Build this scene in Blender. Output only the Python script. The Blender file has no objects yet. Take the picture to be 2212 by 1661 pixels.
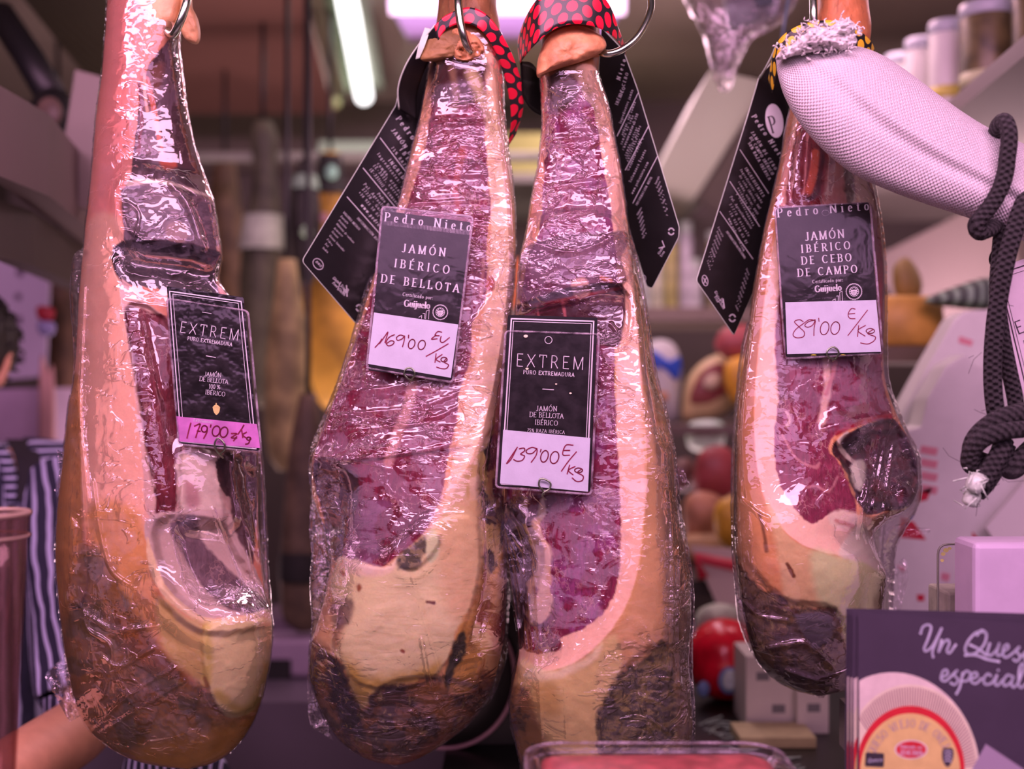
import bpy, math, random
import numpy as np
from mathutils import Vector

random.seed(4)
rng = np.random.default_rng(7)
S = bpy.context.scene
COL = S.collection

# ------------------------------------------------------------------ camera
FPX = 2212 * 40 / 36.0
CX, CY, EYE = 1106.0, 830.5, 1.5
cd = bpy.data.cameras.new('camera')
cam = bpy.data.objects.new('camera', cd)
COL.objects.link(cam)
cam.location = (0, 0, EYE)
cam.rotation_euler = (math.pi / 2, 0, 0)
cd.lens = 40
cd.sensor_width = 36
cd.clip_start = 0.05
cd.dof.use_dof = True
cd.dof.focus_distance = 1.33
cd.dof.aperture_fstop = 1.7
S.camera = cam

# ------------------------------------------------------------------ light
S.view_settings.view_transform = 'Standard'
S.view_settings.look = 'None'
S.view_settings.gamma = 1
S.view_settings.exposure = 0.12
S.cycles.max_bounces = 7
S.cycles.transparent_max_bounces = 16
S.cycles.diffuse_bounces = 2
S.cycles.glossy_bounces = 3
S.cycles.caustics_reflective = False
S.cycles.caustics_refractive = False
S.cycles.sample_clamp_indirect = 4.0
S.cycles.use_denoising = True
S.cycles.use_adaptive_sampling = True
S.cycles.adaptive_threshold = 0.06

w = bpy.data.worlds.new('market_hall')
S.world = w
w.use_nodes = True
bg = w.node_tree.nodes['Background']
bg.inputs[0].default_value = (0.95, 0.50, 0.66, 1)
bg.inputs[1].default_value = 0.032


def area(name, loc, target, sx, sy, power, rgb, spread=180):
    l = bpy.data.lights.new(name, 'AREA')
    l.shape = 'RECTANGLE'
    l.size, l.size_y = sx, sy
    l.energy = power
    l.color = rgb
    l.spread = math.radians(spread)
    o = bpy.data.objects.new(name, l)
    COL.objects.link(o)
    o.location = loc
    o.rotation_euler = (Vector(target) - Vector(loc)).to_track_quat('-Z', 'Y').to_euler()
    return o


PINK = (1.0, 0.49, 0.77)
area('meat_counter_lamp', (-0.15, 0.30, 2.38), (0, 1.38, 1.42), 2.4, 0.36, 35, PINK)
area('canopy_panel', (-0.05, -0.30, 2.46), (0, 1.2, 1.30), 2.6, 0.80, 9, (0.98, 0.46, 0.84))
area('opposite_stall_lamp', (-0.1, -2.60, 2.42), (0, 1.4, 1.60), 3.6, 0.70, 28, (0.95, 0.48, 0.92))
area('added_low_fill', (0.0, 0.60, 0.93), (0, 1.4, 1.25), 2.2, 0.25, 3.2, (1.0, 0.52, 0.60))  # added fill from below to lift the ham bottoms, no visible lamp
area('added_back_fill', (0.2, 2.9, 2.42), (0.1, 2.9, 0.9), 1.6, 0.25, 8, (1.0, 0.60, 0.74))  # unseen fill, added to light the background
area('added_shelf_fill', (0.9, 2.35, 2.35), (0.9, 2.4, 1.2), 0.8, 0.2, 5, (1.0, 0.55, 0.68))  # extra fill added for the shelves on the right
area('added_ceiling_fill', (0.2, 2.9, 0.96), (0.2, 2.9, 2.5), 2.6, 0.4, 17, (1.0, 0.60, 0.69))  # upward fill put in to brighten the ceiling, no fixture there
area('added_right_upfill', (1.2, 2.4, 1.75), (1.0, 2.6, 2.5), 0.3, 0.8, 4.5, (1.0, 0.64, 0.74))  # second upward fill, added for the darker right-hand ceiling

# ------------------------------------------------------------------ helpers


def P(x, y, d):
    """A point seen along direction (x, y) at distance d in front of the eye."""
    return np.array([(x - CX) / FPX * d, d, EYE - (y - CY) / FPX * d])


def lin(c):
    c = np.asarray(c, float) / 255.0
    return np.where(c <= 0.04045, c / 12.92, ((c + 0.055) / 1.055) ** 2.4)


TINT = lin((232, 172, 206))


def alb(c):
    """Surface colour of something that looks like c under the pink lamps."""
    return np.clip(lin(c) / TINT * 0.8, 0.002, 0.93)


class Nodes:
    def __init__(self, name):
        self.m = bpy.data.materials.new(name)
        self.m.use_nodes = True
        self.t = self.m.node_tree
        self.t.nodes.clear()
        self.out = self.n('ShaderNodeOutputMaterial')

    def n(self, kind, **kw):
        nd = self.t.nodes.new(kind)
        for k, v in kw.items():
            setattr(nd, k, v)
        return nd

    def l(self, a, b):
        self.t.links.new(a, b)

    def val(self, sock, v):
        if hasattr(v, 'is_output') or isinstance(v, bpy.types.NodeSocket):
            self.l(v, sock)
        else:
            sock.default_value = v

    def math(self, op, a, b=None, c=None, clamp=False):
        nd = self.n('ShaderNodeMath', operation=op, use_clamp=clamp)
        self.val(nd.inputs[0], a)
        if b is not None:
            self.val(nd.inputs[1], b)
        if c is not None:
            self.val(nd.inputs[2], c)
        return nd.outputs[0]

    def mixc(self, f, a, b, mode='MIX'):
        nd = self.n('ShaderNodeMix', data_type='RGBA', blend_type=mode)
        self.val(nd.inputs[0], f)
        self.val(nd.inputs[6], tuple(a) + (1,) if isinstance(a, (tuple, list, np.ndarray)) and len(a) == 3 else a)
        self.val(nd.inputs[7], tuple(b) + (1,) if isinstance(b, (tuple, list, np.ndarray)) and len(b) == 3 else b)
        return nd.outputs[2]

    def ramp(self, f, lo, hi, a=0.0, b=1.0):
        nd = self.n('ShaderNodeMapRange', interpolation_type='SMOOTHSTEP')
        self.val(nd.inputs[0], f)
        nd.inputs[1].default_value, nd.inputs[2].default_value = lo, hi
        nd.inputs[3].default_value, nd.inputs[4].default_value = a, b
        return nd.outputs[0]

    def coords(self, scale=(1, 1, 1), rot=(0, 0, 0), kind='Object'):
        tc = self.n('ShaderNodeTexCoord')
        mp = self.n('ShaderNodeMapping')
        mp.inputs['Scale'].default_value = scale
        mp.inputs['Rotation'].default_value = rot
        self.l(tc.outputs[kind], mp.inputs[0])
        return mp.outputs[0]

    def noise(self, vec, scale, detail=3, rough=0.55, dist=0.0):
        nd = self.n('ShaderNodeTexNoise')
        self.l(vec, nd.inputs['Vector'])
        nd.inputs['Scale'].default_value = scale
        nd.inputs['Detail'].default_value = detail
        nd.inputs['Roughness'].default_value = rough
        nd.inputs['Distortion'].default_value = dist
        return nd.outputs[0]

    def bump(self, h, strength, dist=0.01, normal=None):
        nd = self.n('ShaderNodeBump')
        nd.inputs['Strength'].default_value = strength
        nd.inputs['Distance'].default_value = dist
        self.l(h, nd.inputs['Height'])
        if normal is not None:
            self.l(normal, nd.inputs['Normal'])
        return nd.outputs[0]


MATS = {}


def mat(name, c, rough=0.5, metal=0.0, var=0.0, scale=30, bump=0.0, bscale=80, emit=None, spec=0.5, coat=0.0, raw=False):
    """Plain procedural surface: colour with a little mottling and a fine bump."""
    if name in MATS:
        return MATS[name]
    N = Nodes(name)
    b = N.n('ShaderNodeBsdfPrincipled')
    base = lin(c) if raw else alb(c)
    vec = N.coords()
    if var:
        f = N.ramp(N.noise(vec, scale, 4), 0.3, 0.7)
        N.l(N.mixc(f, base * (1 - var), np.clip(base * (1 + var), 0, .95)), b.inputs['Base Color'])
    else:
        b.inputs['Base Color'].default_value = tuple(base) + (1,)
    b.inputs['Roughness'].default_value = rough
    b.inputs['Metallic'].default_value = metal
    b.inputs['Specular IOR Level'].default_value = spec
    b.inputs['Coat Weight'].default_value = coat
    if emit:
        b.inputs['Emission Color'].default_value = tuple(lin(c)) + (1,)
        b.inputs['Emission Strength'].default_value = emit
    if bump:
        N.l(N.bump(N.noise(vec, bscale, 3), bump, 0.004), b.inputs['Normal'])
    N.l(b.outputs[0], N.out.inputs[0])
    MATS[name] = N.m
    return N.m


def tag(o, label=None, cat=None, group=None, kind=None):
    if label:
        o['label'] = label
    if cat:
        o['category'] = cat
    if group:
        o['group'] = group
    if kind:
        o['kind'] = kind
    return o


def thing(name, loc, label, cat, group=None):
    o = bpy.data.objects.new(name, None)
    o.empty_display_size = 0.02
    COL.objects.link(o)
    o.location = loc
    return tag(o, label, cat, group)


def wloc(o):
    l = Vector((0, 0, 0))
    while o is not None:
        l = l + o.location
        o = o.parent
    return l


def arrays(name, co, quads, m, parent=None, smooth=True, cols=None, masks=None, uv=None):
    """One mesh object out of numpy arrays (world coordinates)."""
    me = bpy.data.meshes.new(name)
    off = np.array(wloc(parent)) if parent else np.zeros(3)
    co = np.asarray(co, float) - off
    nv, nq = len(co), len(quads)
    me.vertices.add(nv)
    me.vertices.foreach_set('co', co.ravel().astype(np.float32))
    me.loops.add(nq * 4)
    me.loops.foreach_set('vertex_index', np.asarray(quads, np.int32).ravel())
    me.polygons.add(nq)
    me.polygons.foreach_set('loop_start', np.arange(0, nq * 4, 4, dtype=np.int32))
    me.polygons.foreach_set('loop_total', np.full(nq, 4, np.int32))
    me.polygons.foreach_set('use_smooth', np.full(nq, smooth))
    for nm, arr in (('col', cols), ('mask', masks)):
        if arr is not None:
            a = me.attributes.new(nm, 'FLOAT_COLOR', 'POINT')
            full = np.ones((nv, 4), np.float32)
            full[:, :3] = arr
            a.data.foreach_set('color', full.ravel())
    if uv is not None:
        a = me.attributes.new('flat', 'FLOAT_VECTOR', 'POINT')
        full = np.zeros((nv, 3), np.float32)
        full[:, :2] = uv
        a.data.foreach_set('vector', full.ravel())
    me.update(calc_edges=True)
    me.validate()
    me.materials.append(m)
    o = bpy.data.objects.new(name, me)
    COL.objects.link(o)
    if parent:
        o.parent = parent
    return o


def cr(pts, k=6, closed=False):
    """Catmull-Rom through the points."""
    p = np.asarray(pts, float)
    n = len(p)
    out = []
    for i in range(n if closed else n - 1):
        a, b = p[i], p[(i + 1) % n]
        z0 = p[(i - 1) % n] if closed or i > 0 else 2 * a - b
        z1 = p[(i + 2) % n] if closed or i < n - 2 else 2 * b - a
        for j in range(k):
            t = j / k
            out.append(0.5 * ((2 * a) + (b - z0) * t + (2 * z0 - 5 * a + 4 * b - z1) * t * t + (3 * a - z0 - 3 * b + z1) * t ** 3))
    if not closed:
        out.append(p[-1])
    return np.array(out)


def frames(pts):
    p = np.asarray(pts, float)
    t = np.gradient(p, axis=0)
    t /= np.linalg.norm(t, axis=1)[:, None] + 1e-12
    u = np.cross(t[0], (0, 0, 1))
    if np.linalg.norm(u) < 0.1:
        u = np.cross(t[0], (1, 0, 0))
    us = []
    for i in range(len(p)):
        u = u - t[i] * np.dot(u, t[i])
        u /= np.linalg.norm(u) + 1e-12
        us.append(u.copy())
    us = np.array(us)
    return p, us, np.cross(t, us)


class MB:
    """Collects shapes, then links them as one mesh object."""

    def __init__(self):
        self.v, self.f, self.uv = [], [], []
        self.has_uv = False

    def add(self, vs, fs, uv=None):
        b = len(self.v)
        self.v += [tuple(map(float, q)) for q in vs]
        self.f += [tuple(b + i for i in f) for f in fs]
        if uv is not None:
            self.has_uv = True
            self.uv += [tuple(q) for q in uv]
        else:
            self.uv += [(0, 0)] * len(vs)
        return self

    def quad(self, a, b, c, d):
        return self.add([a, b, c, d], [(0, 1, 2, 3)])

    def grid(self, g, uv=None, wrap=False):
        g = np.asarray(g)
        r, c = g.shape[:2]
        fs = []
        for i in range(r - 1):
            for j in range(c if wrap else c - 1):
                k = (j + 1) % c
                fs.append((i * c + j, i * c + k, (i + 1) * c + k, (i + 1) * c + j))
        return self.add(g.reshape(-1, 3), fs, None if uv is None else np.asarray(uv).reshape(-1, 2))

    def tube(self, pts, r, n=10, caps=True):
        p, u, v = frames(pts)
        r = np.broadcast_to(np.asarray(r, float), (len(p),))
        a = np.linspace(0, 2 * math.pi, n, endpoint=False)
        g = p[:, None] + r[:, None, None] * (np.cos(a)[None, :, None] * u[:, None] + np.sin(a)[None, :, None] * v[:, None])
        s = np.concatenate([[0], np.cumsum(np.linalg.norm(np.diff(p, axis=0), axis=1))])
        uv = np.zeros((len(p), n, 2))
        uv[..., 0] = s[:, None]
        uv[..., 1] = (a / (2 * math.pi))[None]
        b = len(self.v)
        self.grid(g, uv, wrap=True)
        if caps:
            m = len(p)
            self.f.append(tuple(b + j for j in reversed(range(n))))
            self.f.append(tuple(b + (m - 1) * n + j for j in range(n)))
        return self

    def box(self, lo, hi):
        (x0, y0, z0), (x1, y1, z1) = lo, hi
        v = [(x0, y0, z0), (x1, y0, z0), (x1, y1, z0), (x0, y1, z0), (x0, y0, z1), (x1, y0, z1), (x1, y1, z1), (x0, y1, z1)]
        return self.add(v, [(0, 3, 2, 1), (4, 5, 6, 7), (0, 1, 5, 4), (1, 2, 6, 5), (2, 3, 7, 6), (3, 0, 4, 7)])

    def hexa(self, front, thick):
        """Front polygon of 3-D points swept by a vector."""
        a = [np.asarray(q, float) for q in front]
        t = np.asarray(thick, float)
        n = len(a)
        v = a + [q + t for q in a]
        fs = [tuple(range(n)), tuple(reversed(range(n, 2 * n)))]
        fs += [(i, i + n, (i + 1) % n + n, (i + 1) % n) for i in range(n)]
        return self.add(v, fs)

    def pillow(self, poly, d, front, back=None, n=10, power=2.0, rough=0.0, seed=0, lump=0.0, lsize=9.0):
        """A plump body whose outline is poly, bulging towards and away from the eye."""
        back = front if back is None else back
        p = np.asarray(poly, float)
        c = p.mean(0)
        rr = np.random.default_rng(seed)
        rings = []
        rs = [math.cos(q) for q in np.linspace(math.pi / 2 * .97, 0, n)]
        rs2 = rs + rs[:-1][::-1]
        for k, r in enumerate(rs2):
            h = (1 - r ** power) ** (1 / power)
            off = -front * h if k < n else back * h
            q = c + (p - c) * r
            row = []
            for x, y in q:
                dd = d + off + (rr.normal() * rough if rough else 0)
                if lump and k < n:
                    dd -= lump * float(fbm(np.array([x / lsize]), np.array([y / lsize]), 4, seed)[0]) * min(1, h * 3)
                row.append(P(x, y, dd) if k < n else P(x, y, d) + np.array([0, dd - d, 0]))
            rings.append(row)
        b = len(self.v)
        self.grid(np.array(rings), wrap=True)
        m = len(p)
        self.f.append(tuple(b + j for j in reversed(range(m))))
        e = b + (len(rs2) - 1) * m
        self.f.append(tuple(e + j for j in range(m)))
        return self

    def lathe(self, prof, centre, n=28, axis='z'):
        """prof: (radius, height) pairs turned about an upright axis."""
        a = np.linspace(0, 2 * math.pi, n, endpoint=False)
        g = []
        for r, h in prof:
            g.append([(centre[0] + r * math.cos(t), centre[1] + r * math.sin(t), centre[2] + h) for t in a])
        b = len(self.v)
        self.grid(np.array(g), wrap=True)
        self.f.append(tuple(b + j for j in reversed(range(n))))
        e = b + (len(prof) - 1) * n
        self.f.append(tuple(e + j for j in range(n)))
        return self

    def build(self, name, m, parent=None, smooth=True, bevel=0.0):
        me = bpy.data.meshes.new(name)
        off = np.array(wloc(parent)) if parent else np.zeros(3)
        v = np.asarray(self.v) - off
        me.from_pydata(v.tolist(), [], self.f)
        if self.has_uv:
            a = me.attributes.new('flat', 'FLOAT_VECTOR', 'POINT')
            full = np.zeros((len(v), 3), np.float32)
            full[:, :2] = self.uv
            a.data.foreach_set('vector', full.ravel())
        me.polygons.foreach_set('use_smooth', np.full(len(me.polygons), smooth))
        me.update()
        me.materials.append(m)
        o = bpy.data.objects.new(name, me)
        COL.objects.link(o)
        if parent:
            o.parent = parent
        if bevel:
            md = o.modifiers.new('bevel', 'BEVEL')
            md.width = bevel
            md.segments = 2
            md.limit_method = 'ANGLE'
        return o


def single(mb, name, m, label, cat, group=None, smooth=True, bevel=0.0, kind=None):
    o = mb.build(name, m, None, smooth, bevel)
    return tag(o, label, cat, group, kind)


# ------------------------------------------------------------------ numpy noise
_T = rng.random((8, 256, 256))


def vnoise(x, y, seed=0):
    t = _T[seed % 8]
    xi, yi = np.floor(x).astype(int), np.floor(y).astype(int)
    fx, fy = x - xi, y - yi
    fx, fy = fx * fx * (3 - 2 * fx), fy * fy * (3 - 2 * fy)
    g = lambda i, j: t[(yi + j) & 255, (xi + i) & 255]
    return (g(0, 0) * (1 - fx) + g(1, 0) * fx) * (1 - fy) + (g(0, 1) * (1 - fx) + g(1, 1) * fx) * fy


def fbm(x, y, octv=4, seed=0):
    s, a, tot = 0, 1.0, 0
    for k in range(octv):
        s = s + a * vnoise(x * 2 ** k + 17.3 * k, y * 2 ** k + 9.1 * k, seed + k)
        tot += a
        a *= 0.5
    return s / tot * 2 - 1


def sstep(a, b, x):
    t = np.clip((x - a) / (b - a + 1e-12), 0, 1)
    return t * t * (3 - 2 * t)


def sdf(x, y, poly):
    """Signed distance to a polygon, positive inside."""
    p = np.asarray(poly, float)
    shp = x.shape
    x, y = x.ravel(), y.ravel()
    d = np.full(x.shape, 1e18)
    ins = np.zeros(x.shape, bool)
    for i in range(len(p)):
        a, b = p[i], p[(i + 1) % len(p)]
        ex, ey = b - a
        wx, wy = x - a[0], y - a[1]
        t = np.clip((wx * ex + wy * ey) / (ex * ex + ey * ey + 1e-12), 0, 1)
        d = np.minimum(d, (wx - ex * t) ** 2 + (wy - ey * t) ** 2)
        if a[1] != b[1]:
            c = ((a[1] > y) != (b[1] > y)) & (x < (b[0] - a[0]) * (y - a[1]) / (b[1] - a[1]) + a[0])
            ins ^= c
    d = np.sqrt(d)
    return np.where(ins, d, -d).reshape(shp)


def sdline(x, y, pts):
    p = np.asarray(pts, float)
    d = np.full(x.shape, 1e18)
    for i in range(len(p) - 1):
        a, b = p[i], p[i + 1]
        ex, ey = b - a
        wx, wy = x - a[0], y - a[1]
        t = np.clip((wx * ex + wy * ey) / (ex * ex + ey * ey + 1e-12), 0, 1)
        d = np.minimum(d, (wx - ex * t) ** 2 + (wy - ey * t) ** 2)
    return np.sqrt(d)


def hermite(pts, ys):
    """Smooth, monotone-safe interpolation of (y, value) pairs."""
    p = np.asarray(sorted(pts), float)
    x, v = p[:, 0], p[:, 1]
    h = np.diff(x)
    s = np.diff(v) / h
    m = np.zeros(len(x))
    m[1:-1] = np.where(s[:-1] * s[1:] > 0, 2 * s[:-1] * s[1:] / (s[:-1] + s[1:] + 1e-15), 0)
    m[0], m[-1] = s[0], s[-1]
    i = np.clip(np.searchsorted(x, ys) - 1, 0, len(h) - 1)
    t = np.clip((ys - x[i]) / h[i], 0, 1)
    hh = h[i]
    return (v[i] * (2 * t ** 3 - 3 * t ** 2 + 1) + v[i + 1] * (3 * t ** 2 - 2 * t ** 3)
            + hh * (m[i] * (t ** 3 - 2 * t ** 2 + t) + m[i + 1] * (t ** 3 - t ** 2)))


def ring_quads(nr, nc):
    i, j = np.meshgrid(np.arange(nr - 1), np.arange(nc), indexing='ij')
    k = (j + 1) % nc
    return np.stack([i * nc + j, i * nc + k, (i + 1) * nc + k, (i + 1) * nc + j], -1).reshape(-1, 4)


def blur(a, n):
    for _ in range(n):
        b = np.pad(a, 1, mode='edge')
        a = (b[1:-1, 1:-1] * 2 + b[:-2, 1:-1] + b[2:, 1:-1] + b[1:-1, :-2] + b[1:-1, 2:]) / 6
    return a
# ================================================================== lettering


def arc(cx, cy, rx, ry, a0, a1, n=9):
    return [(cx + rx * math.cos(math.radians(a)), cy + ry * math.sin(math.radians(a))) for a in np.linspace(a0, a1, n)]


def ln(*v):
    return [(v[i], v[i + 1]) for i in range(0, len(v), 2)]


# width, strokes, feet (spots that get a serif)
GL = {
    'A': (.72, [ln(.04, 0, .36, 1), ln(.36, 1, .68, 0), ln(.15, .34, .57, .34)], ln(.04, 0, .68, 0)),
    'B': (.64, [ln(.12, 0, .12, 1), [(.12, 1)] + arc(.32, .76, .2, .24, 90, -90) + [(.12, .52)], [(.12, .52)] + arc(.34, .26, .24, .26, 90, -90) + [(.12, 0)]], ln(.08, 0, .08, 1)),
    'C': (.74, [arc(.4, .5, .34, .5, 48, 312, 15)], []),
    'D': (.76, [ln(.12, 0, .12, 1), [(.12, 1)] + arc(.34, .5, .36, .5, 90, -90, 13) + [(.12, 0)]], ln(.08, 0, .08, 1)),
    'E': (.6, [ln(.12, 0, .12, 1), ln(.12, 1, .54, 1), ln(.12, .52, .44, .52), ln(.12, 0, .56, 0)], ln(.1, 0, .1, 1)),
    'F': (.56, [ln(.12, 0, .12, 1), ln(.12, 1, .52, 1), ln(.12, .52, .42, .52)], ln(.12, 0, .1, 1)),
    'G': (.8, [arc(.4, .5, .34, .5, 48, 320, 15), ln(.7, .44, .7, .06)], ln(.66, .44)),
    'H': (.8, [ln(.12, 0, .12, 1), ln(.68, 0, .68, 1), ln(.12, .52, .68, .52)], ln(.12, 0, .12, 1, .68, 0, .68, 1)),
    'I': (.28, [ln(.14, 0, .14, 1)], ln(.14, 0, .14, 1)),
    'J': (.44, [ln(.32, 1, .32, .18) + arc(.17, .18, .15, .2, 0, -150)], ln(.32, 1)),
    'K': (.72, [ln(.12, 0, .12, 1), ln(.62, 1, .13, .42), ln(.28, .58, .68, 0)], ln(.12, 0, .12, 1, .66, 0, .6, 1)),
    'L': (.58, [ln(.12, 0, .12, 1), ln(.12, 0, .54, 0), ln(.54, 0, .54, .16)], ln(.12, 1, .1, 0)),
    'M': (.9, [ln(.1, 0, .1, 1), ln(.1, 1, .44, 0), ln(.44, 0, .78, 1), ln(.8, 1, .8, 0)], ln(.1, 0, .8, 0, .08, 1, .82, 1)),
    'N': (.78, [ln(.1, 0, .1, 1), ln(.1, 1, .66, 0), ln(.66, 0, .66, 1)], ln(.1, 0, .07, 1, .66, 1)),
    'O': (.8, [arc(.4, .5, .34, .5, 0, 360, 21)], []),
    'P': (.62, [ln(.12, 0, .12, 1), [(.12, 1)] + arc(.32, .74, .24, .26, 90, -90) + [(.12, .48)]], ln(.12, 0, .08, 1)),
    'Q': (.8, [arc(.4, .5, .34, .5, 0, 360, 21), ln(.45, .2, .74, -.12)], []),
    'R': (.68, [ln(.12, 0, .12, 1), [(.12, 1)] + arc(.32, .74, .22, .26, 90, -90) + [(.12, .48)], ln(.34, .48, .62, 0)], ln(.12, 0, .08, 1, .62, 0)),
    'S': (.56, [arc(.28, .75, .2, .25, 30, 240, 9) + arc(.28, .26, .22, .26, 70, -150, 11)], []),
    'T': (.64, [ln(.32, 0, .32, 1), ln(.04, 1, .6, 1), ln(.04, 1, .04, .84), ln(.6, 1, .6, .84)], ln(.32, 0)),
    'U': (.76, [ln(.12, 1, .12, .3) + arc(.38, .3, .26, .3, 180, 360, 11) + ln(.64, 1)], ln(.12, 1, .64, 1)),
    'V': (.72, [ln(.04, 1, .36, 0), ln(.36, 0, .68, 1)], ln(.04, 1, .68, 1)),
    'W': (.96, [ln(.04, 1, .26, 0), ln(.26, 0, .48, 1), ln(.48, 1, .7, 0), ln(.7, 0, .92, 1)], []),
    'X': (.72, [ln(.06, 1, .66, 0), ln(.06, 0, .66, 1)], ln(.06, 0, .66, 0, .06, 1, .66, 1)),
    'Y': (.68, [ln(.04, 1, .34, .5), ln(.64, 1, .34, .5), ln(.34, .5, .34, 0)], ln(.34, 0)),
    'Z': (.62, [ln(.06, 1, .56, 1, .06, 0, .56, 0)], []),
    'a': (.5, [[(.08, .5)] + arc(.24, .46, .16, .18, 150, 0) + ln(.4, 0), arc(.22, .18, .17, .18, 60, 330)], []),
    'b': (.54, [ln(.12, 0, .12, 1), arc(.28, .32, .18, .32, 160, -160, 13)], ln(.1, 1)),
    'c': (.48, [arc(.26, .32, .2, .32, 50, 310, 11)], []),
    'd': (.54, [ln(.42, 0, .42, 1), arc(.26, .32, .18, .32, 20, 340, 13)], ln(.38, 1, .46, 0)),
    'e': (.5, [[(.08, .36), (.43, .36)] + arc(.26, .32, .18, .32, 8, 315, 13)], []),
    'f': (.34, [arc(.28, .86, .12, .14, 60, 180) + ln(.16, 0), ln(.04, .62, .3, .62)], ln(.16, 0)),
    'g': (.54, [arc(.26, .32, .18, .32, 20, 340, 13), ln(.42, .64, .42, -.1) + arc(.25, -.1, .17, .18, 0, -150)], []),
    'h': (.56, [ln(.12, 0, .12, 1), arc(.28, .44, .16, .2, 170, 0) + ln(.44, 0)], ln(.12, 0, .1, 1, .44, 0)),
    'i': (.26, [ln(.13, 0, .13, .64), ln(.12, .86, .14, .92)], ln(.13, 0, .1, .64)),
    'j': (.26, [ln(.15, .64, .15, -.1) + arc(.02, -.1, .13, .16, 0, -120), ln(.14, .86, .16, .92)], []),
    'k': (.52, [ln(.12, 0, .12, 1), ln(.42, .64, .13, .26), ln(.22, .36, .46, 0)], ln(.12, 0)),
    'l': (.26, [ln(.13, 0, .13, 1)], ln(.13, 0, .1, 1)),
    'm': (.84, [ln(.12, 0, .12, .64), arc(.27, .44, .15, .2, 170, 0) + ln(.42, 0), arc(.57, .44, .15, .2, 170, 0) + ln(.72, 0)], ln(.12, 0, .42, 0, .72, 0)),
    'n': (.56, [ln(.12, 0, .12, .64), arc(.28, .44, .16, .2, 170, 0) + ln(.44, 0)], ln(.12, 0, .1, .64, .44, 0)),
    'o': (.54, [arc(.27, .32, .2, .32, 0, 360, 17)], []),
    'p': (.54, [ln(.12, -.28, .12, .64), arc(.28, .32, .18, .32, 160, -160, 13)], ln(.12, -.28)),
    'q': (.54, [ln(.42, -.28, .42, .64), arc(.26, .32, .18, .32, 20, 340, 13)], ln(.42, -.28)),
    'r': (.4, [ln(.12, 0, .12, .64), arc(.28, .42, .16, .2, 170, 50)], ln(.12, 0, .1, .64)),
    's': (.44, [arc(.22, .48, .14, .16, 30, 240, 8) + arc(.22, .17, .15, .17, 70, -150, 9)], []),
    't': (.34, [ln(.15, .86, .15, .14) + arc(.25, .14, .1, .14, 180, 320), ln(.03, .64, .3, .64)], []),
    'u': (.56, [ln(.12, .64, .12, .2) + arc(.28, .2, .16, .2, 180, 350), ln(.44, .64, .44, 0)], ln(.1, .64, .46, 0)),
    'v': (.5, [ln(.05, .64, .25, 0), ln(.25, 0, .45, .64)], []),
    'w': (.72, [ln(.05, .64, .2, 0), ln(.2, 0, .36, .64), ln(.36, .64, .52, 0), ln(.52, 0, .67, .64)], []),
    'x': (.5, [ln(.06, .64, .44, 0), ln(.06, 0, .44, .64)], []),
    'y': (.5, [ln(.05, .64, .25, 0), ln(.45, .64, .15, -.28)], []),
    'z': (.46, [ln(.06, .64, .4, .64, .06, 0, .4, 0)], []),
    '0': (.54, [arc(.27, .5, .2, .5, 0, 360, 17)], []), '1': (.4, [ln(.08, .8, .22, 1, .22, 0)], ln(.22, 0)),
    '2': (.52, [arc(.26, .72, .19, .28, 160, -30) + ln(.06, 0, .46, 0)], []),
    '3': (.52, [arc(.24, .75, .18, .25, 150, -90), arc(.24, .25, .2, .25, 90, -150)], []),
    '4': (.54, [ln(.38, 0, .38, 1, .04, .3, .5, .3)], []), '5': (.52, [ln(.44, 1, .12, 1, .1, .58) + arc(.25, .32, .2, .32, 120, -140, 11)], []),
    '6': (.52, [arc(.34, .6, .26, .4, 70, 180, 6) + arc(.27, .3, .19, .3, 180, 540, 15)], []),
    '7': (.5, [ln(.06, 1, .46, 1, .2, 0)], []), '8': (.52, [arc(.26, .75, .17, .25, 0, 360, 13), arc(.26, .26, .2, .26, 0, 360, 13)], []),
    '9': (.52, [arc(.25, .7, .19, .3, 0, 360, 15), arc(.18, .4, .26, .4, 30, -70, 6)], []),
    '.': (.22, [ln(.1, 0, .11, .07)], []), ',': (.22, [ln(.12, .06, .08, -.14)], []), ':': (.24, [ln(.12, 0, .12, .07), ln(.12, .5, .12, .57)], []),
    "'": (.2, [ln(.1, 1, .1, .75)], []), '/': (.44, [ln(.04, -.1, .4, 1)], []), '-': (.36, [ln(.05, .36, .31, .36)], []),
    '%': (.8, [arc(.18, .76, .13, .22, 0, 360, 11), arc(.6, .24, .13, .22, 0, 360, 11), ln(.14, 0, .62, 1)], []),
    '(': (.3, [arc(.34, .4, .24, .6, 115, 245)], []), ')': (.3, [arc(-.04, .4, .24, .6, 65, -65)], []), '+': (.5, [ln(.25, .15, .25, .75), ln(.05, .45, .45, .45)], []),
    '@': (.8, [arc(.4, .4, .34, .44, 0, 330, 15), arc(.4, .4, .14, .18, 0, 360, 11)], []), ' ': (.34, [], []),
}
for base, ac in (('O', 'Ó'), ('E', 'É'), ('A', 'Á'), ('I', 'Í'), ('o', 'ó'), ('e', 'é'), ('a', 'á'), ('u', 'ú'), ('i', 'í'), ('n', 'ñ')):
    wd, st, sf = GL[base]
    y0 = 1.1 if base.isupper() else .76
    GL[ac] = (wd, st + [ln(wd * .5 - .02, y0, wd * .5 + .12, y0 + .2)], sf)


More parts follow.
